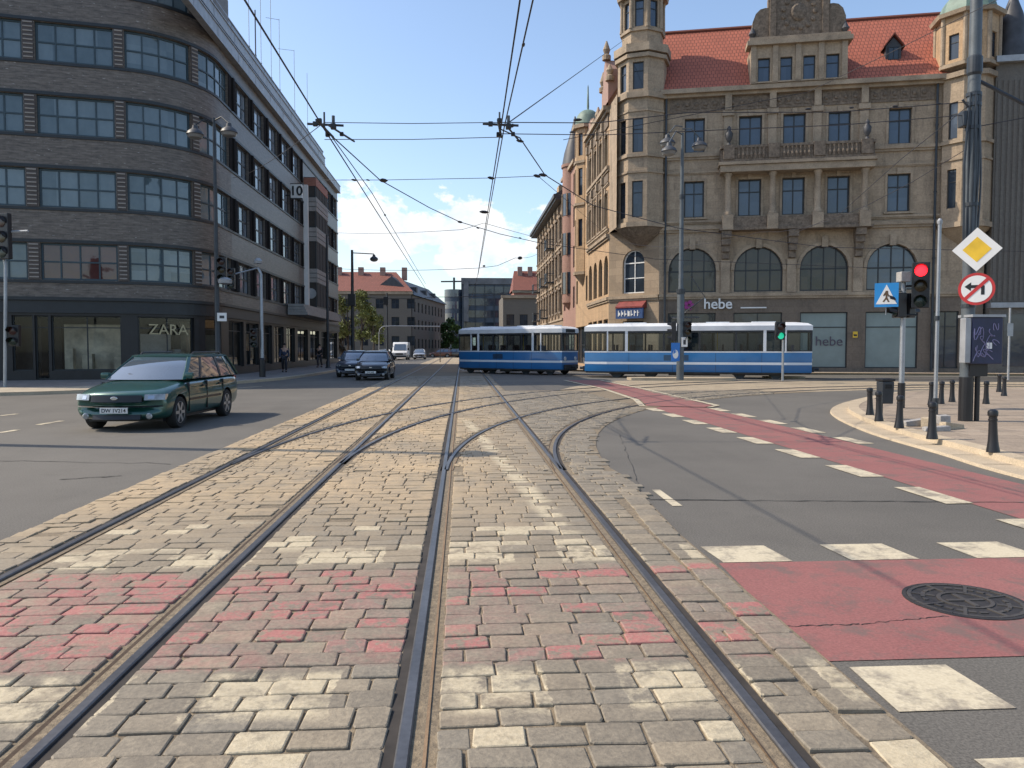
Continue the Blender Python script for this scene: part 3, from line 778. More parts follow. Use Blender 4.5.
    mb = MB(); mb.extr([F.map(ud + a, .8, z) for a, z in [(-.62, 20.15), (0, 20.95), (.62, 20.15), (.62, 20.25), (0, 21.08), (-.62, 20.25)]], F.i * 2.1); mb.build('dormer_roof', M['tiles'], dm)
    window(F, ud - .32, ud + .32, 19.45, 20.25, b, M['frame_dark'], M['pane_dark'], nx=2, ny=1, d=.93, fw=.05)
    # central gable
    g = lambda x, y: F.uz(x, y)
    gw = [(755, 767), (777, 789), (799.5, 811.5), (822, 835)]
    z0g = 17.98; zc = g(795, 38)[1] - .55; zw0, zw1 = max(z0g + .12, g(795, 81)[1] - .33), g(795, 54)[1] - .3
    ug0, ug1 = U(748), U(843)
    mb = MB(); wall(mb, F, ug0, ug1, z0g, zc, [(U(a), U(c), zw0, zw1) for a, c in gw], .3, d0=-.5)
    fbox(mb, F, ug0, ug0 + .01, -.49, 3.5, z0g, zc); fbox(mb, F, ug1 - .01, ug1, -.49, 3.5, z0g, zc); gb = mb.build('gable', M['stone'], b)
    mb = MB(); fbox(mb, F, ug0 + .05, ug1 - .05, -.15, 3.4, z0g, zc); mb.build('gable_core', M['interior_dark'], gb)
    for a, c in gw: window(F, U(a), U(c), zw0, zw1, b, M['frame_dark'], M['pane_sky'], nx=1, yh=[zw0, zw0 + (zw1 - zw0) * .65, zw1], fw=.06, d=-.34)
    mb = MB(); fbox(mb, F, ug0 - .25, ug1 + .25, -.8, .4, zc, zc + .28); fbox(mb, F, ug0 - .12, ug1 + .12, -.66, .3, zc + .3, zc + .5)
    for pxp in (750.5, 772, 794.5, 817, 840): fbox(mb, F, U(pxp) - .16, U(pxp) + .16, -.62, -.5, z0g, zc - .01)
    fbox(mb, F, ug0, ug1, -.62, -.5, z0g + .02, z0g + .1); mb.build('gable_cornice', M['stone_trim'], gb)
    # scrolled top
    out = []
    zb_ = zc + .5; ua, uc_ = U(753), U(839)
    sc = [(753, 40), (752, 32), (752.5, 23), (755.5, 15), (760, 10.5), (765, 9), (768, 9)]
    lft = [F.uz(x, y) for x, y in sc]
    top = [(F.uz(768, 0)[0], F.uz(768, 0)[1]), (F.uz(770, 0)[0], lft[-1][1] + 1.6), (U(772), lft[-1][1] + 2.6), (U(785), lft[-1][1] + 3.3), (U(795), lft[-1][1] + 3.6)]
    half = [(lft[0][0], zb_)] + lft[1:] + top
    um = U(795.5)
    full = half + [(2 * um - u, z) for u, z in reversed(half[:-1])]
    mb = MB(); mb.extr([F.map(u, -.15, z) for u, z in full], F.i * .55); mb.build('gable_top', M['stone_relief'], gb)
    mb = MB()
    for k in range(14):
        t = k / 13 * 2 * pi; p = F.map(um + .95 * cos(t), -.17, zb_ + 1.55 + .95 * sin(t)); mb.lathe([(.17, -.12), (.13, -.17), (.02, -.19)], axis='y', c=tuple(p + Vector((0, .1, 0))), n=8)
    mb.lathe([(.55, -.12), (.45, -.2), (.05, -.26)], axis='y', c=tuple(F.map(um, -.06, zb_ + 1.55)), n=14)
    for s in (-1, 1): fbox(mb, F, um + s * 1.55 - .18, um + s * 1.55 + .18, -.3, -.151, zb_, zb_ + 3.2)
    mb.build('gable_cartouche', M['stone_relief'], gb)
    for s in (ug0 + .1, ug1 - .1):
        p = F.map(s, -.2, 0); mb = MB(); mb.lathe([(.22, zc + .5), (.1, zc + .65), (.24, zc + .85), (.05, zc + 1.25)], p.x, p.y, 10); mb.build('gable_finial', M['slate'], gb)
    # corner turret
    pc = F.map(.42, .6, 0); an = radians(-14) - pi / 2 - radians(9)
    rf_ = 1.48
    # facet order: 0 faces the square, 7 (=-45) left, 1 right
    octa(b, pc.x, pc.y, rf_, an, 9.35, 20.2, [(9.95, 12.25, .56), (14.05, 16.2, .56), (18.0, 19.7, .56)], M['stone'], M['frame_dark'], M['pane_dark'], 'turret', vis=(7, 0))
    mb = MB()
    for z, h, p in ((9.35, .3, .14), (13.75, .2, .12), (12.75, .12, .08), (17.45, .35, .2), (16.6, .1, .06), (19.95, .25, .18), (20.3, .5, .26)): ring8(mb, pc.x, pc.y, rf_ + p, rf_ + p, z, z + h, an)
    build_split(mb, 'turret_cornice', M['stone_trim'], b)
    mb = MB(); ring8(mb, pc.x, pc.y, .35, rf_ * .75, 8.3, 8.9, an); ring8(mb, pc.x, pc.y, rf_ * .75, rf_ + .05, 8.9, 9.34, an); mb.build('turret_corbel', M['stone_relief'], b)
    r2 = 1.24
    octa(b, pc.x, pc.y, r2, an, 20.8, 23.9, [(22.0, 23.65, .55)], M['stone'], M['frame_dark'], M['pane_sky'], 'lantern', vis=(7, 0, 1))
    mb = MB(); ring8(mb, pc.x, pc.y, r2 + .12, r2 + .12, 21.7, 21.88, an); ring8(mb, pc.x, pc.y, r2 + .3, r2 + .35, 23.9, 24.2, an)
    for k in range(8):
        t = an + pi / 8 + k * pi / 4; R = (r2 + .02) / cos(pi / 8); mb.lathe([(.15, 21.89), (.12, 22.1), (.10, 23.6), (.16, 23.89)], pc.x + R * cos(t), pc.y + R * sin(t), 8)
    build_split(mb, 'lantern_column', M['stone_trim'], b); dome(b, pc.x, pc.y, r2 + .1, 24.2, 1.9)
    # right oriel with dome
    pr = F.map(U(965), .35, 0); rr = 1.42; a2 = radians(-14) - pi / 2
    octa(b, pr.x, pr.y, rr, a2, 8.8, 17.9, [(9.95, 12.25, .45), (14.05, 16.2, .45)], M['stone'], M['frame_dark'], M['pane_dark'], 'oriel', vis=(7, 0))
    mb = MB()
    for z, h, p in ((8.8, .3, .14), (13.75, .2, .12), (12.75, .12, .08), (17.6, .3, .2)): ring8(mb, pr.x, pr.y, rr + p, rr + p, z, z + h, a2)
    ring8(mb, pr.x, pr.y, .5, rr, 7.9, 8.79, a2); build_split(mb, 'oriel_cornice', M['stone_trim'], b)
    zt0, zt1 = F.uz(965, 70)[1], F.uz(965, 20)[1]; r3 = 1.55
    mb = MB(); ring8(mb, pr.x, pr.y, .9, r3 - .1, 17.91, zt0 - .02, a2); mb.build('oriel_corbel', M['stone_relief'], b)
    octa(b, pr.x, pr.y, r3, a2, zt0, zt1, [(F.uz(965, 63)[1], F.uz(965, 38)[1], .45)], M['plaster'], M['frame_dark'], M['pane_dark'], 'oriel_lantern', vis=(7, 0, 1))
    mb = MB(); ring8(mb, pr.x, pr.y, r3 + .28, r3 + .35, zt1, zt1 + .22, a2); ring8(mb, pr.x, pr.y, r3 + .1, r3 + .1, zt0 - .02, zt0 + .2, a2)
    for k in range(8):
        t = a2 + pi / 8 + k * pi / 4; R = r3 / cos(pi / 8); mb.lathe([(.13, zt0 + .2), (.13, zt1)], pr.x + R * cos(t), pr.y + R * sin(t), 8)
    build_split(mb, 'oriel_lantern_trim', M['stone_trim'], b); dome(b, pr.x, pr.y, r3 + .05, zt1 + .22, 1.5, n=8, a0=a2 + pi / 8, spire=1.5)
    # street-side gable in red brick and pinnacles
    mb = MB(); gp = [(6.2, 17.9), (8.6, 17.9), (8.6, 19.6), (8.1, 19.65), (8.1, 20.6), (7.4, 21.4), (6.7, 20.6), (6.7, 19.65), (6.2, 19.6)]
    mb.extr([L.map(u, -.1, z) for u, z in gp], (1.6, 0, 0)); mb.build('brick_gable', M['redbrick'], b)
    for u, h in ((6.2, 1.4), (7.4, 1.3), (8.6, 1.1), (4.2, 1.3), (2.2, 1.1)):
        p = L.map(u, .0, 0); zb2 = {7.4: 21.4}.get(u, 19.6) if u >= 6 else 17.9
        mb = MB(); mb.lathe([(.3, zb2), (.3, zb2 + .3), (.16, zb2 + .4), (.26, zb2 + .7), (.05, zb2 + h)], p.x, p.y, 10); mb.build('pinnacle', M['stone_trim'], b)
    # signs that hang on it
    mid = U(719); p = F.map(mid, -.12, 4.15)
    t = E('shop_sign', 'white lettering reading hebe with a pink flower on the dark shop fascia behind the tram', 'sign', tuple(p))
    curve_text('hebe', .92, .03, 'letters', M['sign_white'], t, facing(F.map(mid, -.12, 4.12), F.a), bold=.012)
    mb = MB()
    for k in range(5):
        q = 2 * pi * k / 5; mb.lathe([(.13, -.03), (.13, .03)], axis='y', c=tuple(F.map(U(690) + .2 * cos(q), -.06, 4.35 + .2 * sin(q))), n=10)
    mb.build('flower', pm('magenta_paint', (.30, .03, .20), .5), t)
    mb = MB(); fbox(mb, F, U(742), U(768), -.06, -.03, 4.12, 4.2); mb.build('underline', M['sign_white'], t)
    mid = U(832); p = F.map(mid, .1, 1.7)
    t = E('window_lettering', 'faded purple word hebe on the frosted shop window right of the tram nose', 'lettering', tuple(p))
    curve_text('hebe', .85, .004, 'letters', pm('faded_purple', (.075, .06, .085), .5), t, facing(F.map(mid, .108, 1.75), F.a))
    p = C.map(cc, -.2, 4.2)
    t = E('awning_sign', 'red and blue shop sign with white lettering on the chamfered corner of the sandstone tenement', 'sign', tuple(p))
    ang = C.a; 
    mb = MB(); mb.extr([C.map(cc - 1.05, 0, 4.75), C.map(cc - 1.05, -.55, 4.35), C.map(cc - 1.05, -.55, 4.25), C.map(cc - 1.05, 0, 4.25)], C.u * 2.1); mb.build('red_hood', M['red_dull'], t)
    mb = MB(); fbox(mb, C, cc - 1.05, cc + 1.05, -.5, -.35, 3.55, 4.24); mb.build('blue_panel', M['blue_dull'], t)
    mb = MB(); r_ = random.Random(3)
    for i in range(7):
        u = cc - .85 + i * .25; fbox(mb, C, u, u + .06, -.52, -.501, 3.7, 4.08)
        fbox(mb, C, u + .062, u + .16, -.52, -.501, 3.7 + .3 * r_.random(), 3.78 + .3 * r_.random()); 
    mb.build('blurred_letters', M['sign_white'], t)
    p = F.map(U(857), -.22, 2.4); t = E('notice_plate', 'small yellow notice plate on the stone pier between two frosted shop windows', 'sign', tuple(p))
    mb = MB(); fbox(mb, F, U(857) - .14, U(857) + .14, -.245, -.22, 2.25, 2.62); mb.build('plate', M['yellow'], t)
    mb = MB(); fbox(mb, F, U(857) - .10, U(857) + .10, -.25, -.246, 2.33, 2.45); mb.build('mark', M['black'], t)
    return F
TEN = tenement()

# ================================================================== buildings further off
def fluted_building():
    F = TEN; u0, u1 = F.upx(989), F.upx(989) + 18
    c = F.map(u0 + 3, 3, 0)
    b = E('fluted_building', 'dark grey building with narrow vertical fluting at the right edge of the photo', 'building', (c.x, c.y, 0))
    zt = F.uz(1005, 66)[1]
    mb = MB(); fbox(mb, F, u0, u1, -.5, 10, .12, zt)
    i = 0; u = u0 + .1
    while u < u1: fbox(mb, F, u, u + .17, -.55, -.5, 4.4, zt - 1.0); u += .30
    mb.build('wall', stone_mat('dark_fluted_stone', (.125, .115, .10), joint=.1, stainamt=.5), b)
    mb = MB(); fbox(mb, F, u0 - .1, u1, -.85, 10, zt, zt + .35); mb.build('cornice', M['metal_light'], b)
    mb = MB(); fbox(mb, F, u0, u1, -.7, 10, 4.0, 4.3); mb.build('string_course', M['metal_light'], b)
    mb = MB(); 
    for (a, c2) in ((.8, 4.2), (5, 8.4), (9.2, 12.6)): fbox(mb, F, u0 + a, u0 + c2, -.52, -.501, .5, 3.6)
    build_split(mb, 'shop_window', M['pane_dark'], b)
    p = F.map(F.upx(1012), .6, 0); mb = MB(); mb.lathe([(.95, zt + .35), (1.0, zt + .8), (.7, zt + 1.5), (.72, zt + 2.4), (.55, zt + 3.2), (.2, zt + 4.2), (.05, zt + 5.2)], p.x, p.y, 12); mb.build('roof_turret', M['slate'], b, smooth=True)
    p = F.map(F.upx(1000), 4, 0); mb = MB(); mb.box(p.x - .5, p.x + .5, p.y - .5, p.y + .5, zt, zt + 6.5); mb.build('chimney', M['concrete'], b)
    p = F.map(u0 - .25, -.25, 0)
fluted_building()

def simple_windows(Fx, root, us, zs, w, h, fm='frame_dark', gm='pane_dark', nx=2, d=.15):
    for z in zs:
        for u in us: window(Fx, u - w / 2, u + w / 2, z, z + h, root, M[fm], M[gm], nx=nx, ny=2, fw=.07, d=d)

def cupola_house():
    y0, y1 = 61.6, 68.4
    b = E('cupola_house', 'narrow house with a green domed oriel, next along the street from the sandstone tenement', 'building', (12, 66, 0))
    L = Fac((10.0, y1), -pi / 2); LL = y1 - y0
    mb = MB(); us = [.8, LL - .8]
    wall(mb, L, 0, LL, .12, 17.5, [(u - .45, u + .45, z, z + 2.0) for u in us for z in (5.4, 9.9, 14.0)] + [(.5, LL - .5, .3, 3.4)], .25); mb.build('wall', M['plaster'], b)
    mb = MB(); mb.box(10.3, 20, y0 + .02, y1 - .02, .1, 17.4); mb.build('core', M['interior_dark'], b)
    simple_windows(L, b, us, (5.4, 9.9, 14.0), .9, 2.0)
    window(L, .5, LL - .5, .3, 3.4, b, M['frame_dark'], M['pane_dark'], nx=3, ny=2, name='shop_window')
    px_, py_ = 10.35, 64.3
    fac = octa(b, px_, py_, 1.0, pi, 7.6, 19.4, [(9.9, 12.1, .5), (14.0, 16.2, .5), (17.2, 19.0, .5)], M['plaster'], M['frame_dark'], M['pane_dark'], 'oriel', vis=(0, 1))
    mb = MB()
    for z, h, p in ((7.6, .25, .12), (13.2, .2, .12), (16.6, .2, .1), (19.4, .3, .25)): ring8(mb, px_, py_, 1.0 + p, 1.0 + p, z, z + h, pi)
    ring8(mb, px_, py_, .3, 1.0, 6.6, 7.59, pi); build_split(mb, 'oriel_cornice', M['stone_trim'], b)
    dome(b, px_, py_, 1.08, 19.7, 1.3, spire=1.9)
    mb = MB(); mb.box(10.2, 14, y0, y1, 17.5, 19.6); mb.build('attic', M['redbrick'], b)
cupola_house()

def pink_house():
    y0, y1 = 68.4, 77.0
    b = E('pink_house', 'pinkish plaster house with a rounded bay, between the domed oriel and the ochre terrace', 'building', (12, 72, 0))
    L = Fac((10.0, y1), -pi / 2); LL = y1 - y0; us = [1.2, LL - 1.2]
    zs = (5.2, 8.8, 12.4, 15.2)
    mb = MB(); wall(mb, L, 0, LL, .12, 18, [(u - .5, u + .5, z, z + 1.9) for u in us for z in zs] + [(.6, LL - .6, .3, 3.5)], .25); mb.build('wall', M['pinkplaster'], b)
    mb = MB(); mb.box(10.3, 20, y0 + .02, y1 - .02, .1, 17.9); mb.build('core', M['interior_dark'], b)
    simple_windows(L, b, us, zs, 1.0, 1.9); window(L, .6, LL - .6, .3, 3.5, b, M['frame_dark'], M['pane_dark'], nx=4, ny=2, name='shop_window')
    mb = MB(); mb.lathe([(.4, 5.0), (1.15, 5.8), (1.15, 18.2), (1.27, 18.25), (1.27, 18.5)], 10.5, 72.7, 20); mb.build('bay', M['pinkplaster'], b, smooth=True, sharp=30)
    for z in (6.6, 10.2, 13.8):
        mb = MB(); mb.lathe([(1.17, z), (1.17, z + 2.0)], 10.5, 72.7, 20); mb.build('bay_window', M['pane_dark'], b)
        mb = MB()
        for k in range(20):
            t = 2 * pi * k / 20 + .15
            if k % 2 == 0: mb.tube([(10.5 + 1.19 * cos(t), 72.7 + 1.19 * sin(t), z), (10.5 + 1.19 * cos(t), 72.7 + 1.19 * sin(t), z + 2.0)], .08, 6)
        mb.build('bay_mullion', M['stone_trim'], b)
    mb = MB(); mb.lathe([(1.2, 18.5), (1.0, 19.6), (.6, 20.9), (.3, 22.0), (.05, 23.0)], 10.5, 72.7, 16); mb.build('bay_roof', M['slate'], b, smooth=True)
    mb = MB(); fbox(mb, L, 0, LL, -.3, .2, 17.8, 18.1); mb.build('cornice', M['stone_trim'], b)
    mb = MB(); mb.extr([(9.8, y0, 18.1), (13.5, y0, 21.5), (18, y0, 18.1)], (0, y1 - y0, 0)); mb.build('roof', M['tiles'], b)
pink_house()

def eaves_house():
    y0, y1 = 77.0, 104.0
    b = E('terrace_house', 'long sunlit ochre terrace with deep dark eaves and small balconies, right of the street', 'building', (12, 90, 0))
    L = Fac((10.0, y1), -pi / 2); LL = y1 - y0
    us = [1.6 + i * 2.98 for i in range(9)]; zs = (5.3, 8.9, 12.5)
    mb = MB(); wall(mb, L, 0, LL, .12, 16.4, [(u - .55, u + .55, z, z + 2.0) for u in us for z in zs] + [(u - 1.0, u + 1.0, .3, 3.5) for u in us], .25); mb.build('wall', M['terrace'], b)
    mb = MB(); mb.box(10.3, 20, y0 + .02, y1 - .02, .1, 16.3); mb.build('core', M['interior_dark'], b)
    mb = MB(); mb.box(10.02, 20, y1 + .001, y1 + .3, .1, 16.4); mb.build('end_wall', M['stone_dark'], b)
    simple_windows(L, b, us, zs, 1.1, 2.0)
    simple_windows(L, b, us, (.3,), 2.0, 3.2)
    mb = MB(); fbox(mb, L, -.6, LL, -.95, .5, 16.4, 16.75); fbox(mb, L, -.5, LL, -.75, .4, 16.2, 16.395); mb.build('eaves', M['slate'], b)
    mb = MB(); mb.extr([(9.2, y0, 16.76), (14, y0, 19.5), (19, y0, 16.76)], (0, y1 - y0, 0)); mb.build('roof', M['slate'], b)
    for z in (4.4, 8.1, 11.7):
        mb = MB(); fbox(mb, L, 0, LL, -.12, 0, z, z + .18); mb.build('string_course', M['stone_trim'], b)
    for u, z in ((us[4], 4.95), (us[4], 8.55), (us[1], 4.95), (us[1], 8.55), (us[6], 8.55), (us[6], 12.15)):
        mb = MB(); fbox(mb, L, u - 1.0, u + 1.0, -1.0, 0, z, z + .14)
        for q in range(11):
            v = u - .95 + q * .19; p = L.map(v, -.95, z); mb.tube([p, p + Vector((0, 0, 1.0))], .02, 5)
        fbox(mb, L, u - 1, u + 1, -1.0, -.93, z + 1.0, z + 1.06); fbox(mb, L, u - 1, u - .95, -.93, 0, z + 1.0, z + 1.06); fbox(mb, L, u + .95, u + 1, -.93, 0, z + 1.0, z + 1.06)
        mb.build('balcony', M['metal_dark'], b)
    for i_, u in enumerate(us):
        for z in zs:
            mb = MB(); fbox(mb, L, u - .72, u - .56, -.1, 0, z, z + 2.15); fbox(mb, L, u + .56, u + .72, -.1, 0, z, z + 2.15); fbox(mb, L, u - .85, u + .85, -.24, 0, z + 2.16, z + 2.36); fbox(mb, L, u - .8, u + .8, -.18, 0, z - .2, z - .02); mb.build('window_surround', M['stone_relief'], b)
        if i_ < 8:
            mb = MB(); fbox(mb, L, u + 1.3, u + 1.66, -.14, 0, 4.6, 15.8); fbox(mb, L, u + 1.2, u + 1.76, -.24, 0, 15.3, 15.9); mb.build('pilaster', M['stone_trim'], b)
    for yy in (80, 84.5, 89):
        mb = MB(); mb.box(9.9, 11.5, yy, yy + 1.6, 16.8, 18.2); mb.build('attic_gable', M['plaster'], b)
eaves_house()

def far_block(name, label, cat, x0, x1, y0, y1, zt, mat_, roof=None, zr=0, us=(), zs=(), w=1.3, h=1.6, gm='pane_dark'):
    b = E(name, label, cat, ((x0 + x1) / 2, y0, 0))
    F = Fac((x0, y0), 0)
    mb = MB(); wall(mb, F, 0, x1 - x0, 0, zt, [(u - w / 2, u + w / 2, z, z + h) for u in us for z in zs], .2)
    S1 = Fac((x1, y0), pi / 2); wall(mb, S1, 0, y1 - y0, 0, zt, [], .2)
    S2 = Fac((x0, y1), -pi / 2); wall(mb, S2, 0, y1 - y0, 0, zt, [], .2); mb.face([(x0, y0, zt), (x1, y0, zt), (x1, y1, zt), (x0, y1, zt)])
    mb.build('wall', mat_, b)
    mb = MB(); mb.box(x0 + .25, x1 - .25, y0 + .25, y1 - .25, .1, zt - .1); mb.build('core', M['interior_dark'], b)
    simple_windows(F, b, us, zs, w, h, gm=gm)
    mb = MB(); fbox(mb, F, -.3, x1 - x0 + .3, -.3, .25, zt - .35, zt + .12); mb.build('cornice', M['stone_trim'], b)
    if roof:
        mb = MB(); ym = (y0 + y1) / 2
        def sl(p, q): mb.face(p, 0, q)
        W = x1 - x0; i_ = min(4.0, W * .2)
        sl([(x0 - .3, y0 - .4, zt + .13), (x1 + .3, y0 - .4, zt + .13), (x1 - i_, ym, zr), (x0 + i_ * .2, ym, zr)], [(0, 0), (W, 0), (W - i_, 6), (0, 6)])
        sl([(x1 + .3, y1, zt + .13), (x0 - .3, y1, zt + .13), (x0 + i_ * .2, ym, zr), (x1 - i_, ym, zr)], [(0, 0), (W, 0), (W, 6), (0, 6)])
        sl([(x1 + .3, y0 - .4, zt + .13), (x1 + .3, y1, zt + .13), (x1 - i_, ym, zr)], [(0, 0), (8, 0), (4, 6)])
        sl([(x0 - .3, y1, zt + .13), (x0 - .3, y0 - .4, zt + .13), (x0 + i_ * .2, ym, zr)], [(0, 0), (8, 0), (4, 6)])
        rf = mb.build('roof', roof, b)
        for k in range(4):
            xx = x0 + W * (.12 + .25 * k); mb = MB(); mb.box(xx, xx + .9, ym - 1.4, ym - .5, zr - 1.5, zr + .7); mb.build('chimney', M['redbrick'], rf)
    return b, F
Y = 132.0
xa = AY(320, 290, Y)[0]; xb = AY(411, 290, Y)[0]
ze = AY(370, 292, Y)[2]; zr = AY(370, 272, Y + 7)[2]
b, F_ = far_block('red_roofed_house', 'long grey house with a red tiled roof behind the trees at the street end', 'building', xa, xb, Y, Y + 14, ze, M['farstone'], M['tiles_far'], zr,
    us=[2 + i * 2.6 for i in range(6)], zs=(2.0, 5.2, 8.2))
# its wing running away beside the road
b2 = E('grey_street_wing', 'grey house front receding along the road under a dark roof, joining the red roofed house', 'building', (xb, Y + 20, 0))
S1 = Fac((xb + .1, Y + 1), atan2(30, 5)); us = [2 + i * 3 for i in range(9)]
mb = MB(); wall(mb, S1, 0, 30, 0, ze - .4, [(u - .6, u + .6, z, z + 1.7) for u in us for z in (1.5, 4.8, 7.8)], .25); mb.build('wall', M['farstone'], b2)
mb = MB(); fbox(mb, S1, 0, 30, .27, 5, .05, ze - .5); mb.build('core', M['interior_dark'], b2)
simple_windows(S1, b2, us, (1.5, 4.8, 7.8), 1.2, 1.7)
mb = MB(); mb.extr([S1.map(0, -.4, ze - .39), S1.map(0, 3.5, zr - 1.2), S1.map(0, 8, ze - .39)], S1.u * 30); mb.build('roof', M['slate'], b2)
for u in (6, 14, 22):
    mb = MB(); fbox(mb, S1, u, u + 1, .6, 2.2, ze - .3, ze + 1.4); mb.build('dormer', M['slate'], b2)
# far right small house + red roof behind
Y = 128.0
xa = AY(503, 300, Y)[0]; zt = AY(520, 296, Y)[2]
far_block('flat_grey_house', 'low flat grey stone house beyond the ochre terrace, above the rear tram car', 'building', xa, 16, Y, Y + 14, zt, M['farstone'], None, 0, us=[1.2 + 2.2 * i for i in range(4)], zs=(2.0, 5.3), h=1.8)
Y = 150.0
xa = AY(514, 300, Y)[0]; ze = AY(520, 291, Y)[2]; zr = AY(525, 271, Y + 5)[2]
far_block('far_red_roof_house', 'house with a steep red roof just above the low grey stone house', 'building', xa, 18, Y, Y + 10, ze, M['redbrick'], M['tiles_far'], zr, us=(), zs=())
# glass office
Y = 190.0
xa = AY(462, 300, Y)[0]; xb = AY(520, 300, Y)[0]; zt = AY(480, 278, Y)[2]
b = E('glass_office', 'blue grey office block with a dark glazed facade closing the far end of the street', 'building', ((xa + xb) / 2, Y, 0))
off = pm('blue_grey_cladding', (.05, .066, .088), .5, var=.3, scale=.3)
mb = MB(); mb.box(xa, xb, Y, Y + 20, 0, zt - 1.5); mb.build('wall', off, b)
mb = MB(); mb.box(xa - .2, xb + .3, Y - .3, Y + 20, zt - 1.5, zt); mb.box(xa + .4, xa + 1.6, Y - .8, Y - .3, 8, zt - .6); mb.build('attic', pm('pale_cladding', (.13, .13, .135), .5, scale=.5, var=.3), b)
F_ = Fac((xa, Y), 0)
for k in range(5):
    mb = MB(); fbox(mb, F_, .4, xb - xa - .4, -.12, -.02, 3.2 + k * 2.9, 4.9 + k * 2.9); mb.build('window_band', M['pane_dark'], b)
for k in range(6):
    mb = MB(); fbox(mb, F_, .8 + k * 2.3, 1.0 + k * 2.3, -.2, -.121, 2.5, zt - 1.6); mb.build('mullion', M['metal_dark'], b)
xt = AY(454, 300, Y)[0]; zz = AY(454, 290, Y)[2]; rr = abs(AY(462, 300, Y)[0] - AY(446, 300, Y)[0]) / 2 + .4
t = E('round_tower', 'round dark glass tower with a mast on top beside the blue grey office block', 'building', (xt, Y + rr, 0))
mb = MB(); mb.lathe([(rr, 0), (rr, zz)], xt, Y + rr, 28); mb.build('wall', off, t, smooth=True, sharp=30)
for k in range(5):
    mb = MB(); mb.lathe([(rr + .05, 2.4 + k * 2.9), (rr + .05, 4.2 + k * 2.9)], xt, Y + rr, 28); mb.build('window_band', M['pane_sky'], t, smooth=True, sharp=30)
mb = MB(); mb.tube([(xt, Y + rr, zz), (xt, Y + rr, zz + 3.2)], .3, 6); mb.tube([(xt - 3.2, Y + rr, zz + 2.2), (xt + 3.4, Y + rr, zz + 2.3)], .2, 6); mb.build('mast', M['metal_dark'], t)
# ================================================================== GROUND
def asphalt(name, col, patch=.5):
    m, nt, ns, ln, bs = nodes(name); v = obc(nt)
    n1 = noise(nt, v, .22, 6, .65); n2 = noise(nt, v, 70, 3, .7); n3 = noise(nt, stretch(nt, v, (1.2, .16, 1)), 1.3, 5, .6)
    c = mixc(nt, ramp(nt, n1, .3, .7), tuple(x * (1 - patch) for x in col), tuple(x * (1 + patch) for x in col))
    c = mixc(nt, mathn(nt, 'MULTIPLY', ramp(nt, n3, .5, .75), .45), c, tuple(x * 1.4 for x in col))
    n4 = noise(nt, stretch(nt, v, (.5, .5, 1)), 1.0, 9, .75)
    c = mixc(nt, mathn(nt, 'MULTIPLY', ramp(nt, n4, .56, .62), .5), c, tuple(x * .6 for x in col))
    c = mixc(nt, .55, c, mixc(nt, ramp(nt, n2, .35, .68), tuple(x * .5 for x in col), tuple(x * 1.8 for x in col)))
    ln.new(c, bs.inputs['Base Color']); bs.inputs['Roughness'].default_value = .85
    bumpn(nt, bs, n2, .35, .006)
    return m
M['asphalt'] = asphalt('asphalt', (.106, .098, .084))
M['asphalt_dark'] = asphalt('darker_asphalt', (.086, .081, .072), .2)
def red_lane():
    m, nt, ns, ln, bs = nodes('red_lane_paint'); v = obc(nt)
    n2 = noise(nt, v, 60, 3, .7); n1 = noise(nt, v, .9, 7, .7)
    c = mixc(nt, ramp(nt, n1, .3, .75), (.235, .082, .076), (.30, .12, .105))
    c = mixc(nt, .4, c, mixc(nt, ramp(nt, n2, .35, .68), (.12, .055, .05), (.34, .14, .125)))
    w = noise(nt, v, 2.3, 8, .75)
    c = mixc(nt, mathn(nt, 'MULTIPLY', ramp(nt, w, .50, .62), .7), c, (.125, .098, .085))
    ln.new(c, bs.inputs['Base Color']); bs.inputs['Roughness'].default_value = .8; bumpn(nt, bs, n2, .35, .006)
    return m
M['redlane'] = red_lane()
def mark_paint():
    m, nt, ns, ln, bs = nodes('road_marking_paint'); v = obc(nt)
    n2 = noise(nt, v, 55, 3, .7); n1 = noise(nt, v, 3.0, 8, .75)
    c = mixc(nt, ramp(nt, n2, .3, .7), (.47, .405, .28), (.60, .53, .385))
    c = mixc(nt, mathn(nt, 'MULTIPLY', ramp(nt, n1, .47, .60), .75), c, (.17, .145, .12))
    ln.new(c, bs.inputs['Base Color']); bs.inputs['Roughness'].default_value = .7; bumpn(nt, bs, n2, .25, .005)
    return m
M['mark'] = mark_paint()
def paving(name, col, bw, bh, var=.18, dirt=(.14, .11, .08), ms=.012):
    m, nt, ns, ln, bs = nodes(name); v = obc(nt)
    b = N(nt, 'ShaderNodeTexBrick'); ln.new(v, b.inputs['Vector'])
    b.inputs['Color1'].default_value = (*[x * (1 - var) for x in col], 1); b.inputs['Color2'].default_value = (*[x * (1 + var) for x in col], 1)
    b.inputs['Mortar'].default_value = (*[x * .45 for x in col], 1); b.inputs['Scale'].default_value = 1
    b.inputs['Brick Width'].default_value = bw; b.inputs['Row Height'].default_value = bh; b.inputs['Mortar Size'].default_value = ms
    n1 = noise(nt, v, .5, 7, .7); n2 = noise(nt, v, 40, 3)
    c = mixc(nt, mathn(nt, 'MULTIPLY', ramp(nt, n1, .42, .72), .45), b.outputs['Color'], dirt)
    c = mixc(nt, .3, c, mixc(nt, ramp(nt, n2, .35, .65), tuple(x * .5 for x in col), tuple(x * 1.6 for x in col)))
    ln.new(c, bs.inputs['Base Color']); bs.inputs['Roughness'].default_value = .85
    bumpn(nt, bs, mathn(nt, 'SUBTRACT', n2, mathn(nt, 'MULTIPLY', b.outputs['Fac'], 1.5)), .5, .012)
    return m
M['slabs'] = paving('pavement_slabs', (.30, .24, .18), .5, .5)
M['slabs_sunlit'] = paving('sunlit_pavement_slabs', (.42, .36, .27), .5, .5)
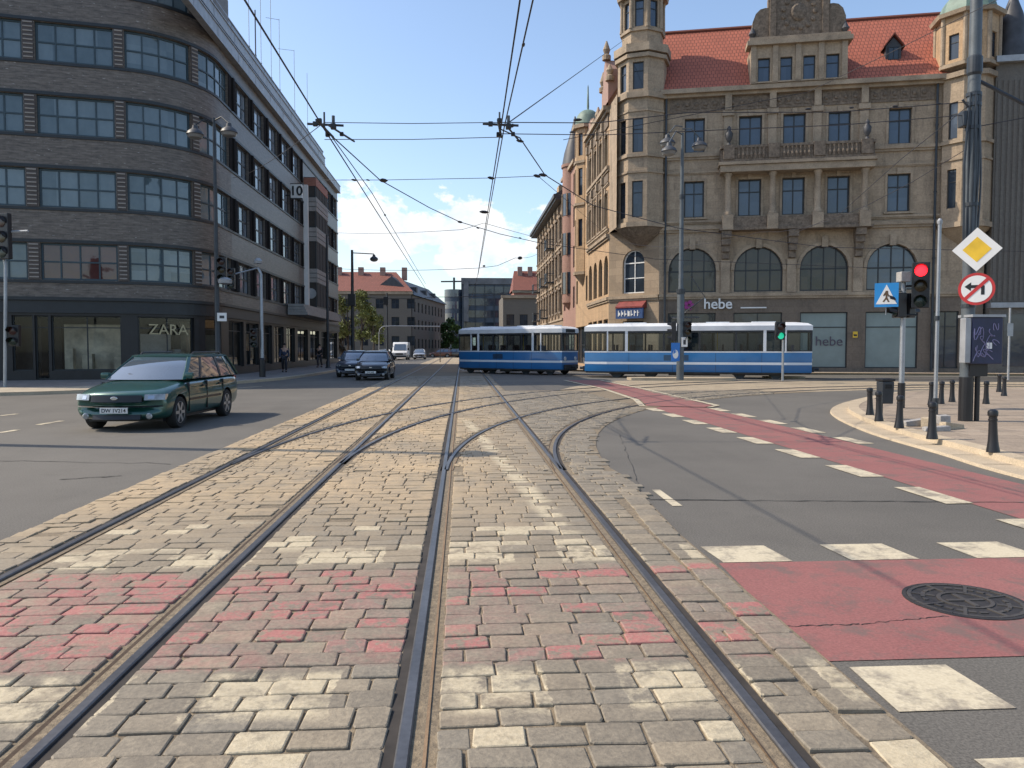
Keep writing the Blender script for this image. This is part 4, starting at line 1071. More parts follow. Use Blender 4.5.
M['slabs_dark'] = paving('dark_pavement_slabs', (.22, .205, .19), .5, .5)
M['kerb'] = pm('pale_granite_kerb', (.41, .335, .235), .8, var=.2, scale=1.5, fine=.4, bscale=45, bump=.2)
M['trackpave'] = paving('tan_track_paving', (.37, .30, .205), .26, .18, var=.22)
def structure(name, mb, m): return tag(mb.build(name, m), kind='structure')
def sheet(name, poly, z, m):
    mb = MB(); mb.face([(x, y, z) for x, y in poly]); return structure(name, mb, m)
mb = MB(); mb.face([(-900, -300, 0), (900, -300, 0), (900, 1500, 0), (-900, 1500, 0)]); structure('ground', mb, M['asphalt'])

# ---- right corner pavement with wide pale kerb
def smooth_path(P, n=6):
    out = []
    Q = [Vector((p[0], p[1], 0)) for p in P]
    for i in range(len(Q) - 1):
        p0, p1, p2, p3 = Q[max(i - 1, 0)], Q[i], Q[i + 1], Q[min(i + 2, len(Q) - 1)]
        for k in range(n):
            t = k / n
            out.append(.5 * ((2 * p1) + (-p0 + p2) * t + (2 * p0 - 5 * p1 + 4 * p2 - p3) * t * t + (-p0 + 3 * p1 - 3 * p2 + p3) * t ** 3))
    out.append(Q[-1]); return [(p.x, p.y) for p in out]
def offset(P, d):
    out = []
    for i, p in enumerate(P):
        a, b = P[max(i - 1, 0)], P[min(i + 1, len(P) - 1)]
        tx, ty = b[0] - a[0], b[1] - a[1]; l = hypot(tx, ty); out.append((p[0] + ty / l * d, p[1] - tx / l * d))
    return out
def strip(mb, A, B, zA, zB=None, m=0):
    zB = zA if zB is None else zB
    for (a, b), (c, d) in zip(zip(A, A[1:]), zip(B, B[1:])):
        mb.face([(*a, zA), (*c, zB), (*d, zB), (*b, zA)], m)
kr = smooth_path([(6.62, -6), (6.66, 4), (6.8, 9), (7.14, 11.2), (7.55, 13.9), (8.45, 17.1), (9.55, 19.6), (11.5, 22.4), (14.4, 25.6), (17.2, 27.0), (22, 28.2), (45, 29)])
ko = offset(kr, .02); k1 = offset(kr, .42); k2 = offset(kr, .62)
mb = MB()
strip(mb, kr, offset(kr, .015), .003, .045); strip(mb, offset(kr, .015), offset(kr, .40), .045, .055); strip(mb, offset(kr, .40), offset(kr, .415), .055, .135); strip(mb, offset(kr, .415), offset(kr, .66), .135, .142)
structure('kerb', mb, M['kerb'])
mb = MB()
P = offset(kr, .655); mb.face([(x, y, .138) for x, y in P] + [(45, -6, .138)]); structure('pavement', mb, M['slabs'])
# joints of the kerb stones
mb = MB(); acc = 0
for i in range(len(kr) - 1):
    acc += hypot(kr[i + 1][0] - kr[i][0], kr[i + 1][1] - kr[i][1])
    if acc > .95:
        acc = 0
        for o, w, z in ((.02, .38, .057), (.42, .22, .1445)):
            a, b = offset(kr, o)[i], offset(kr, o + w)[i]; tx, ty = b[1] - a[1], -(b[0] - a[0]); l = hypot(tx, ty); tx, ty = tx / l * .008, ty / l * .008
            mb.face([(a[0] - tx, a[1] - ty, z), (a[0] + tx, a[1] + ty, z), (b[0] + tx, b[1] + ty, z), (b[0] - tx, b[1] - ty, z)])
structure('kerb_joint', mb, M['rubber'])
# ---- pavement in front of the tenement
A_ = [TEN.map(u, -3.4, 0)[:2] for u in (2.0, 12, 45)]
mb = MB(); fp = [(7.2, 125), (7.2, 58), (7.6, 53.5), (9.3, 50.6)] + [tuple(TEN.map(u, -2.6, 0)[:2]) for u in (0, 8, 20, 50)]
q = offset(fp, .18); strip(mb, fp, offset(fp, .01), .0, .12); strip(mb, offset(fp, .01), q, .12)
structure('kerb', mb, M['kerb'])
mb = MB(); mb.face([(x, y, .116) for x, y in q] + [(60, 60, .116), (30, 125, .116)]); structure('pavement', mb, M['slabs'])
# ---- pavement of the department store
fp = smooth_path([(-60, 21.5), (-26, 25.0), (-18, 26.4), (-14.4, 27.6), (-11.8, 31.0), (-9.7, 36.5), (-8.7, 43), (-8.5, 60), (-8.4, 128)])
mb = MB(); q = offset(fp, -.3); strip(mb, fp, offset(fp, -.01), .0, .12); strip(mb, offset(fp, -.01), q, .12); structure('kerb', mb, M['kerb'])
mb = MB(); mb.face([(x, y, .116) for x, y in q] + [(-60, 128, .116)]); structure('pavement', mb, M['slabs_dark'])
fo = [p for p in offset(fp, -.31) if p[0] < -13.0]; mb = MB(); strip(mb, fo, [(x - .3, y + 3.4) for x, y in fo], .119); structure('sunlit_pavement_edge', mb, M['slabs_sunlit'])  # paler slabs paint in the sunlit strip ahead of the store's shadow
# ---- little traffic island on the left edge
mb = MB(); isl = [(-14.2 + 3.7 * cos(t), 16.2 + 2.2 * sin(t)) for t in [2 * pi * k / 24 for k in range(24)]]
mb.prism(isl, 0, .12, 0, [(x * .99 - .15, y) for x, y in isl]); structure('traffic_island', mb, M['kerb'])
# ---- islands by the centre poles
for (cx, cy, rx, ry) in ((10.9, 38.3, 2.6, .75), (17.0, 40.3, 1.0, .6)):
    mb = MB(); isl = [(cx + rx * max(-1, min(1, 1.25 * cos(t))), cy - .3 * (max(-1, min(1, 1.25 * cos(t)))) * rx * .35 + ry * sin(t)) for t in [2 * pi * k / 28 for k in range(28)]]
    if cx < 12: mb.prism(isl, 0, .13); structure('traffic_island', mb, M['kerb'])
    else:
        isl = [(x + 0, y) for x, y in isl]; mb.prism(isl, 0, .1); structure('traffic_island', mb, M['kerb'])
# ---- tan track paving of the cross street and far street
def arcpts(c, R, t0, t1, n=24): return [(c[0] - R * cos(t0 + (t1 - t0) * k / n), c[1] + R * sin(t0 + (t1 - t0) * k / n)) for k in range(n + 1)]
C1, C2 = (22.5, 9.5), (27.0, 10.0)
tp = [(3.6, 29.3), (6.0, 28.9), (8.6, 25.2), (11.5, 27.2), (16, 28.9), (22.5, 29.6), (60, 29.6), (60, 34.2), (24, 35.0), (12, 37.6), (7.0, 37.6), (5.2, 33.5)]
sheet('track_paving', tp, .004, M['trackpave'])
sheet('track_paving', [(-4.2, 76), (2.2, 76), (2.4, 190), (-4.2, 190)], .004, M['trackpave'])
sheet('road_patch', [(1.55, 28.6), (3.4, 28.4), (4.8, 33.5), (4.0, 37), (1.6, 37)], .005, M['asphalt_dark'])

# ---- red cycle lane, crossing, markings
def sub(poly, z, name, m): return sheet(name, poly, z, m)
la, lb_ = [(5.22, 3), (5.2, 16), (5.05, 21), G(640, 400), G(606, 389), G(567, 380.5)], [(6.55, 3), (6.55, 16), (6.5, 20.5), G(712, 406), G(652, 392), G(598, 380.5)]
sheet('cycle_lane', la[:3] + lb_[:3][::-1], .0045, M['redlane']); sheet('cycle_lane', la[2:] + lb_[2:][::-1], .019, M['redlane'])
sheet('cycle_crossing', [(1.80, 3.80), (5.2, 3.80), (5.2, 5.62), (1.90, 5.62)], .004, M['redlane'])
mb = MB()
y = 5.95
for i in range(13):
    y0 = y + i * 1.675
    xo = 5.28 - .010 * (y0 - 6) - (.012 * max(0, y0 - 20))
    if i < 9: mb.face([(xo - .32, y0, .013), (xo - .02, y0, .013), (xo - .03, y0 + .95, .013), (xo - .33, y0 + .95, .013)])
for i in range(5):
    y0 = 12.55 + i * 1.675; xo = 6.66 - .012 * (y0 - 13) - .02 * max(0, y0 - 22)
    mb.face([(xo - .08, y0, .013), (xo + .2, y0, .013), (xo + .19, y0 + .95, .013), (xo - .09, y0 + .95, .013)])
mb.v = [(x, y, .0082) for x, y, z in mb.v]
for e, k_ in ((la[2:], -.22), (lb_[2:], .05)):
    for (a, b) in zip(e, e[1:]): mb.face([(a[0] + k_, a[1], .0215), (a[0] + k_ + .17, a[1], .0215), (b[0] + k_ + .17, b[1], .0215), (b[0] + k_, b[1], .0215)])
structure('lane_dashes', mb, M['mark'])
mb = MB()
for k in range(4):
    x = 1.93 + .985 * k
    if k < 3: mb.face([(x + .01, 5.63,   .0048), (x + .54, 5.63,   .0048), (x + .50, 6.10,   .0048), (x - .02, 6.10,   .0048)])
    mb.face([(x - .02, 3.24,   .0048), (x + .52, 3.24,   .0048), (x + .50, 3.72,   .0048), (x + 0, 3.72,   .0048)])
mb.face([(2.0, 2.2,   .0048), (2.5, 2.2,   .0048), (2.5, 2.84,   .0048), (1.98, 2.84,   .0048)])
mb.face([(3.0, 2.2,   .0048), (3.5, 2.2,   .0048), (3.5, 2.84,   .0048), (2.98, 2.84,   .0048)])
structure('crossing_dashes', mb, M['mark'])
# left road dashes, far dashes, stop bits
mb = MB()
def dash(p, q, w):
    (x0, y0), (x1, y1) = p, q; l = hypot(x1 - x0, y1 - y0); nx, ny = -(y1 - y0) / l * w / 2, (x1 - x0) / l * w / 2
    mb.face([(x0 - nx, y0 - ny, .006), (x1 - nx, y1 - ny, .006), (x1 + nx, y1 + ny, .006), (x0 + nx, y0 + ny, .006)])
for a, b in (((0, 433), (18, 430)), ((0, 416), (17, 414)), ((38, 425), (62, 421)), ((232, 388.5), (262, 386.5))): dash(G(*a), G(*b), .14)
for x in (-2.3, -.9, .5, 1.9): mb.face([(x, 50, .006), (x + .7, 50, .006), (x + .7, 52.5, .006), (x, 52.5, .006)])
for x in (2.1,): mb.face([(2.12, 7.7, .006), (2.22, 7.7, .006), (2.22, 8.6, .006), (2.13, 8.6, .006)])
for y in (44, 66): 
    for k in range(5): mb.face([(-6.2, y + k * 5, .006), (-6.05, y + k * 5, .006), (-6.05, y + 2 + k * 5, .006), (-6.2, y + 2 + k * 5, .006)])
structure('road_dashes', mb, M['mark'])
# cracks and tar seams
mb = MB(); rc_ = random.Random(5)
def crack(p, q, w, n=26, amp=.03, z=.0066):
    L = None
    for k in range(n + 1):
        t = k / n; x = p[0] + (q[0] - p[0]) * t + rc_.uniform(-amp, amp) * .3; y = p[1] + (q[1] - p[1]) * t + rc_.uniform(-amp, amp); ww = w * rc_.uniform(.4, 1.2)
        if L: mb.face([(L[0], L[1] - L[2], z), (x, y - ww, z), (x, y + ww, z), (L[0], L[1] + L[2], z)])
        L = (x, y, ww)
crack(G(765, 628), G(860, 625), .006, 26, .010); crack(G(860, 625), G(948, 617), .004, 26, .010)
crack(G(650, 500), G(1023, 503), .014, 40, .02, .007); crack((1.9, 8.0), (2.9, 14.2), .02, 30, .05, .0071)
crack(G(60, 480), G(120, 476), .02, 12, .04, .007)
crack((-9, 20.0), (-4.3, 24.5), .015, 30, .06, .007); crack((-10, 12), (-4, 11), .012, 30, .06, .007)
structure('road_crack', mb, M['rubber'])
# manhole cover
def manhole():
    t = E('manhole_cover', 'round cast iron manhole cover set in the red cycle crossing', 'manhole cover', (3.17, 4.67, 0))
    iron = pm('cast_iron', (.05, .045, .042), .55, .5, var=.4, fine=.4, bscale=40)
    mb = MB(); mb.lathe([(.36, .0), (.36, .009), (.335, .011), (.335, .006), (.0, .006)], 3.17, 4.67, 40); mb.build('frame', iron, t)
    mb = MB()
    for r in (.32, .24, .15):
        for k in range(24):
            if r == .24 and k % 6 == 0: continue
            a = 2 * pi * k / 24; b = a + 2 * pi / 24 * (.96 if r != .24 else .7)
            mb.prism([(3.17 + q * cos(s), 4.67 + q * sin(s)) for q, s in ((r - .012, a), (r + .012, a), (r + .012, b), (r - .012, b))], .0065, .012)
    for k in range(8):
        a = 2 * pi * k / 8 + .2
        mb.prism([(3.17 + q * cos(a) + s * -sin(a), 4.67 + q * sin(a) + s * cos(a)) for q, s in ((.17, -.01), (.31, -.01), (.31, .01), (.17, .01))], .0065, .0118)
    mb.prism([(3.17 - .12, 4.655), (3.29, 4.655), (3.29, 4.685), (3.05, 4.685)], .0065, .0125); mb.prism([(3.155, 4.55), (3.185, 4.55), (3.185, 4.79), (3.155, 4.79)], .0065, .0122)
    mb.build('ribs', pm('worn_iron', (.10, .09, .08), .5, .5), t)
manhole()

# ---- tram rails
def rail(path, label):
    """grooved rail: head, groove, lip swept along a flat path; groove side is to the right of travel when side=+1"""
    pth, side = path
    sec_head = [(-.030, -.02), (-.030, .020), (-.023, .026), (.020, .026), (.026, .020), (.026, -.02)]
    sec_lip = [(.072, -.02), (.072,   .0048), (.092, .016), (.096, -.02)]
    P = [Vector((p[0], p[1], 0)) for p in pth]
    def sweep(sec):
        mb = MB(); rows = []
        for i, p in enumerate(P):
            t = (P[min(i + 1, len(P) - 1)] - P[max(i - 1, 0)]).normalized(); n = Vector((t.y, -t.x, 0)) * side
            rows.append([p + n * o + Vector((0, 0, z)) for o, z in sec])
        n_ = len(sec); b0 = len(mb.v)
        for r in rows: mb.v.extend(tuple(q) for q in r)
        for i in range(len(rows) - 1):
            for k in range(n_ - 1): mb.idx((b0 + i * n_ + k, b0 + i * n_ + k + 1, b0 + (i + 1) * n_ + k + 1, b0 + (i + 1) * n_ + k))
        return mb
    t = E('tram_rail', label, 'rail', (P[0].x, P[0].y, 0), group='tram rails in the cobbles')
    hd = sweep(sec_head).build('rail_head', M['railsteel'], t); sweep(sec_lip).build('guard_lip', M['raillip'], t)
    sweep([(-.078, .0086), (-.030, .0086)]).build('joint_filler', M['railgroove_d'], t)
    mb = sweep([(.026, .001), (.072, .001)])
    mb.build('groove', M['railgroove'], t)
M['railgroove_d'] = pm('dark_joint_filler', (.035, .03, .026), .9, var=.4, scale=6)
M['railsteel'] = pm('polished_rail_steel', (.13, .13, .135), .45, .7, var=.3, scale=1.2, fine=.25, bscale=30)
M['raillip'] = pm('rusty_rail_lip', (.165, .11, .065), .7, .2, var=.35, scale=4, fine=.4)
M['railgroove'] = pm('sandy_rail_groove', (.20, .145, .09), .9, var=.4, scale=5, fine=.4)
RX = (-3.17, -1.675, -.235, 1.275)
straight = lambda x: [(x, y) for y in [-3] + [i * 2.0 for i in range(0, 100)]]
rail((straight(RX[0]), 1), 'straight tram rail at the far left edge of the cobbles, beside the asphalt')
rail((straight(RX[1]), -1), 'straight tram rail crossing the lower left of the photo, second from the left')
rail((straight(RX[2]), 1), 'shiny straight tram rail in the middle of the photo running towards the rear tram car')
rail((straight(RX[3]), -1), 'straight tram rail that the curving rail leaves, right of the middle rail')
def curve(c, R, t1=pi / 2, xe=60):
    p = arcpts(c, R, radians(1.5), t1, 60); return p + [(c[0] + 10, p[-1][1]), (xe, p[-1][1] - .5)]
rail((curve(C1, 21.22), -1), 'curving tram rail that bends right past the edge of the asphalt')
rail((curve(C1, 22.72), 1), 'curving tram rail leaving the middle rail and bending right across the cobbles')
rail((curve(C2, 28.68), -1), 'curving rail of the far turnout, the nearer to the camera of its pair')
rail((curve(C2, 30.16), 1), 'curving rail of the far turnout, the farther from the camera of its pair')
tramline = smooth_path([(45, 34.0), (28, 36.3), (17.7, 39.3), (12.2, 41.4), (6.5, 44.3), (3.4, 48.2), (1.2, 53.5), (.55, 60), (.52, 75), (.52, 120)], 8)
rail((offset(tramline, -.75), 1), 'tram rail under the blue tram, on the side of the tenement')
rail((offset(tramline, .75), -1), 'tram rail under the blue tram, on the side of the camera')

# ---- setts: one sheet of individually shaped stones in a sandy bed
def setts():
    rnd = random.Random(11)
    bedpoly = [(-3.80, -3), (1.86, -3), (1.86, 6.6), (2.02, 9.5)] + [p for p in arcpts(C1, 20.55, radians(2), radians(62), 20)] + [(10.5, 28.6), (3.6, 29.2), (1.6, 29), (1.6, 76), (-3.8, 76)]
    m, nt, ns, ln, bs = nodes('sandy_joint_bed'); v = obc(nt)
    n1 = noise(nt, v, .6, 6); n2 = noise(nt, v, 25, 4, .7)
    c = mixc(nt, ramp(nt, n1, .35, .65), (.16, .13, .09), (.25, .195, .125)); c = mixc(nt, .5, c, mixc(nt, ramp(nt, n2, .35, .68), (.07, .058, .045), (.32, .255, .17)))
    ln.new(c, bs.inputs['Base Color']); bs.inputs['Roughness'].default_value = .95; bumpn(nt, bs, n2, .8, .02)
    sheet('cobble_bed', bedpoly, .008, m)
    V, Fc, colr = [], [], []
    def inreg(x, y):
        if y < 29.0 and x > 1.8:
            d = hypot(x - C1[0], y - C1[1])
            if y < 9.5: return x < (1.86 if y < 6.6 else 1.86 + (y - 6.6) * .05)
            if y > 17 and la[2][0] - (y - 21) * .05 - .35 < x < lb_[2][0] + .3: return False
            return d > 20.62 and y < 28.6 and x < 11
        return -3.78 < x
    def clear(x, y, w):
        if y < 9.3: return 9
        m_ = 9
        for c, R in ((C1, 21.22), (C1, 22.72), (C2, 28.68), (C2, 30.16)):
            if y > c[1]: m_ = min(m_, abs(hypot(x - c[0], y - c[1]) - R))
        return m_
    def stone(x0, x1, y0, y1, near):
        g = .0035 + rnd.random() * .004
        x0 += g; x1 -= g; y0 += g; y1 -= g
        if x1 - x0 < .05: return
        z = .020 + rnd.gauss(0, .0032); tx, ty = rnd.gauss(0, .012), rnd.gauss(0, .020)
        cx, cy = (x0 + x1) / 2, (y0 + y1) / 2
        col = (rnd.random(), rnd.random(), rnd.random(), 1)
        j = lambda a: rnd.uniform(-a, a)
        ch = .011 if near else .010
        if near:
            ring = [(x0 + ch + j(.006), y0 + j(.006)), (x1 - ch + j(.006), y0 + j(.006)), (x1 + j(.005), y0 + ch + j(.008)), (x1 + j(.005), y1 - ch + j(.008)),
                    (x1 - ch + j(.01), y1 + j(.006)), (x0 + ch + j(.01), y1 + j(.006)), (x0 + j(.005), y1 - ch + j(.008)), (x0 + j(.005), y0 + ch + j(.008))]
        else: ring = [(x0 + j(.008), y0 + j(.008)), (x1 + j(.008), y0 + j(.008)), (x1 + j(.008), y1 + j(.008)), (x0 + j(.008), y1 + j(.008))]
        n = len(ring); b = len(V)
        for (s, dz) in ((1.0, -.035), (1.0, -.0045), (.0, 0)):
            for (px, py) in ring:
                if s: qx, qy = px, py
                else:
                    dx, dy = px - cx, py - cy; l = hypot(dx, dy); k = max(0, 1 - .007 / l); qx, qy = cx + dx * k, cy + dy * k
                V.append((qx, qy, z + dz + ((qx - cx) * tx + (qy - cy) * ty if dz > -.03 else 0))); colr.append(col)
        V.append((cx, cy, z + .003)); colr.append(col)
        for r in range(2):
            for k in range(n):
                k2 = (k + 1) % n; Fc.append((b + r * n + k, b + r * n + k2, b + (r + 1) * n + k2, b + (r + 1) * n + k))
        for k in range(n): Fc.append((b + 2 * n + k, b + 2 * n + (k + 1) % n, b + 3 * n))
    m1, m2 = .062, .112
    lanes = [(-3.80, RX[0] - .075, 0), (RX[0] + .125, RX[1] - .125, 0), (RX[1] + .075, RX[2] - .075, 0), (RX[2] + .125, RX[3] - .125, 0), (RX[3] + .075, 1.86, 0)]
    for li, (xa, xb, _) in enumerate(lanes):
        y = .6 + rnd.random() * .1
        ymax = 44 if li < 4 else 44
        while y < ymax:
            h = rnd.uniform(.155, .185) if li < 4 else rnd.uniform(.15, .175)
            if y > 33: h *= 1.6
            x = xa; first = True; xe = xb
            if li == 4: xe = 1.6 if y < 8 else (1.55 if y > 28.5 else 12)
            off = rnd.random()
            while x < xe - .03:
                w = rnd.uniform(.20, .285) * (1.25 if y > 33 else 1)
                if first: w *= .45 + .55 * off; first = False
                if xe - (x + w) < .12: w = xe - x
                cx, cy = x + w / 2, y + h / 2
                if inreg(cx, cy) and (rnd.random() > (.02 if 7 < y < 22 and -2.6 < cx < -1 else .002)):
                    cl = clear(cx, cy, w)
                    if cl > .25: stone(x, min(x + w, xe), y, y + h, y < 13)
                    else:
                        for (a, bq) in ((x, x + w / 3), (x + w / 3, x + 2 * w / 3), (x + 2 * w / 3, x + w)):
                            for (c_, d_) in ((y, y + h / 2), (y + h / 2, y + h)):
                                if clear((a + bq) / 2, (c_ + d_) / 2, w) > .115: stone(a - .004, bq + .004, c_ - .004, d_ + .004, False)
                x += w
            y += h
    # border courses along the asphalt, laid lengthwise
    y = .5
    while y < 8:
        l = rnd.uniform(.22, .3); sh = .0 if y < 6.4 else (y - 6.4) * .06
        stone(1.62 + sh, 1.84 + sh, y, y + l, True); y += l
    for Rr in (20.72, 20.93):
        a = radians(-3)
        while a < radians(58):
            da = rnd.uniform(.2, .27) / Rr; x, yy = C1[0] - Rr * cos(a + da / 2), C1[1] + Rr * sin(a + da / 2)
            a += da
    me = D.meshes.new('cobble_paving'); me.from_pydata(V, [], Fc)
    ca = me.color_attributes.new('stone', 'FLOAT_COLOR', 'POINT')
    ca.data.foreach_set('color', [q for c in colr for q in c])
    o = D.objects.new('cobble_paving', me); COL.objects.link(o); tag(o, kind='structure')
    # material
    m, nt, ns, ln, bs = nodes('granite_setts'); v = obc(nt)
    at = N(nt, 'ShaderNodeAttribute'); at.attribute_name = 'stone'
    sp = nt.nodes.new('ShaderNodeSeparateColor'); ln.new(at.outputs['Color'], sp.inputs[0]); R, Gc, B = sp.outputs[0], sp.outputs[1], sp.outputs[2]
    cr = nt.nodes.new('ShaderNodeValToRGB'); el = cr.color_ramp.elements
    el[0].position = 0; el[0].color = (.165, .142, .108, 1); el[1].position = 1; el[1].color = (.315, .262, .185, 1)
    for p, c in ((.25, (.205, .176, .132, 1)), (.5, (.23, .196, .145, 1)), (.7, (.205, .185, .148, 1)), (.85, (.275, .222, .152, 1))):
        e = el.new(p); e.color = c
    ln.new(R, cr.inputs[0])
    nf = noise(nt, v, 38, 4, .7); nm = noise(nt, v, 7, 5, .7); nl = noise(nt, v, .45, 5, .6); nc = noise(nt, v, 17, 6, .75)
    c = mixc(nt, .40, cr.outputs[0], mixc(nt, ramp(nt, nf, .33, .68), (.10, .086, .066), (.36, .305, .22)))
    c = mixc(nt, mathn(nt, 'MULTIPLY', ramp(nt, nm, .45, .75), .6), c, (.125, .106, .08))
    # sand blown over the left track
    xyz = nt.nodes.new('ShaderNodeSeparateXYZ'); ln.new(v, xyz.inputs[0]); X, Y = xyz.outputs[0], xyz.outputs[1]
    def band(x, a, b, s):   # 1 inside a..b with soft edge s
        return mathn(nt, 'MULTIPLY', ramp(nt, x, a - s, a + s), mathn(nt, 'SUBTRACT', 1, ramp(nt, x, b - s, b + s)))
    sand = mathn(nt, 'MULTIPLY', band(Y, 7.2, 32, 2.2), mathn(nt, 'SUBTRACT', 1, ramp(nt, X, -.3, 1.6)))
    sand = mathn(nt, 'MULTIPLY', sand, ramp(nt, mathn(nt, 'ADD', mathn(nt, 'MULTIPLY', nl, .7), mathn(nt, 'MULTIPLY', nm, .45)), .38, .68))
    c = mixc(nt, mathn(nt, 'MULTIPLY', sand, .85), c, mixc(nt, ramp(nt, nm, .3, .7), (.43, .305, .165), (.54, .405, .24)))
    wear = mathn(nt, 'ADD', mathn(nt, 'MULTIPLY', nm, .75), mathn(nt, 'MULTIPLY', nc, .70))
    # warped coordinates so that painted edges are ragged
    Yw = mathn(nt, 'ADD', Y, mathn(nt, 'MULTIPLY', mathn(nt, 'SUBTRACT', nm, .5), .12)); Xw = mathn(nt, 'ADD', X, mathn(nt, 'MULTIPLY', mathn(nt, 'SUBTRACT', nm, .5), .12))
    dens = mathn(nt, 'ADD', mathn(nt, 'MULTIPLY', ramp(nt, X, -1.2, .2), -.18), .90)
    wash = ramp(nt, noise(nt, v, 1.7, 5, .6), .36, .62)
    left = mathn(nt, 'SUBTRACT', 1, ramp(nt, X, -1.9, .6))
    soft = mathn(nt, 'MULTIPLY', wash, mathn(nt, 'ADD', .16, mathn(nt, 'MULTIPLY', left, .42)))
    strong = mathn(nt, 'MULTIPLY', ramp(nt, mathn(nt, 'ADD', Gc, mathn(nt, 'MULTIPLY', left, -.22)), .46, .22), ramp(nt, wear, .80, .68))
    red = mathn(nt, 'MULTIPLY', band(Yw, 3.86, 5.55, .05), mathn(nt, 'MAXIMUM', mathn(nt, 'MULTIPLY', soft, ramp(nt, nc, .68, .44)), strong))
    c = mixc(nt, mathn(nt, 'MULTIPLY', red, .8), c, mixc(nt, ramp(nt, nf, .3, .7), (.33, .095, .09), (.42, .16, .145)))
    per = mathn(nt, 'FRACT', mathn(nt, 'DIVIDE', mathn(nt, 'ADD', Xw, 12.0), .98))
    dsh = mathn(nt, 'LESS_THAN', per, .64)
    w1 = mathn(nt, 'ADD', band(Yw, 3.30, 3.78, .03), band(Yw, 5.68, 6.15, .03))
    wash2 = ramp(nt, noise(nt, v, 2.6, 4, .6), .36, .50)
    wh = mathn(nt, 'MULTIPLY', mathn(nt, 'MULTIPLY', w1, dsh), mathn(nt, 'ADD', .25, mathn(nt, 'MULTIPLY', wash2, .75)))
    wh = mathn(nt, 'MULTIPLY', wh, ramp(nt, mathn(nt, 'ADD', wear, mathn(nt, 'MULTIPLY', B, .24)), 1.0, .80))
    # old worn centre line and scattered repaint
    lx = mathn(nt, 'ADD', Xw, mathn(nt, 'MULTIPLY', Y, .078))   # line x = 1.4 - .078 y
    old = mathn(nt, 'MULTIPLY', mathn(nt, 'MULTIPLY', band(lx, 1.30, 1.50, .05), band(Y, 6.2, 17, .8)), mathn(nt, 'LESS_THAN', B, .7))
    old2 = mathn(nt, 'MULTIPLY', band(Yw, 2.55, 3.3, .05), mathn(nt, 'LESS_THAN', B, .17))
    row = mathn(nt, 'MULTIPLY', band(Yw, 6.15, 7.1, .1), mathn(nt, 'LESS_THAN', B, .18))
    wh = mathn(nt, 'MAXIMUM', wh, mathn(nt, 'MULTIPLY', mathn(nt, 'MAXIMUM', mathn(nt, 'MAXIMUM', old, old2), row), ramp(nt, wear, .98, .72)))
    c = mixc(nt, mathn(nt, 'MULTIPLY', wh, .78), c, mixc(nt, ramp(nt, nf, .3, .7), (.47, .395, .26), (.59, .51, .355)))
    ln.new(c, bs.inputs['Base Color']); bs.inputs['Roughness'].default_value = .72
    bumpn(nt, bs, mathn(nt, 'ADD', nf, mathn(nt, 'MULTIPLY', nm, .8)), .45, .012)
    me.materials.append(m)
    return len(V)
setts()
# ================================================================== VEHICLES
M['tramblue'] = pm('tram_blue_paint', (.018, .135, .335), .3, var=.12, scale=.8, coat=.4)
M['tramwhite'] = pm('tram_cream_white', (.66, .68, .70), .4, var=.06, scale=1)
M['tramroof'] = pm('tram_roof_paint', (.62, .64, .66), .55, var=.15, scale=.8)
M['tramdark'] = pm('tram_window_rubber', (.02, .022, .026), .55)
M['underbody'] = pm('dusty_underbody', (.045, .04, .036), .8, var=.4)
M['seatfab'] = pm('tram_seats', (.10, .06, .06), .8)
M['lamp_clear'] = pm('clear_lamp_glass', (.62, .62, .60), .08, var=.05, coat=1.0)
M['headlamp'] = pm('headlamp_glass', (.30, .31, .31), .08, .3, var=.3, scale=9, coat=1.0)
M['lamp_red'] = pm('red_lamp_glass', (.30, .012, .012), .12, coat=1.0)
M['lamp_amber'] = pm('amber_lamp_glass', (.55, .19, .015), .12, coat=1.0)

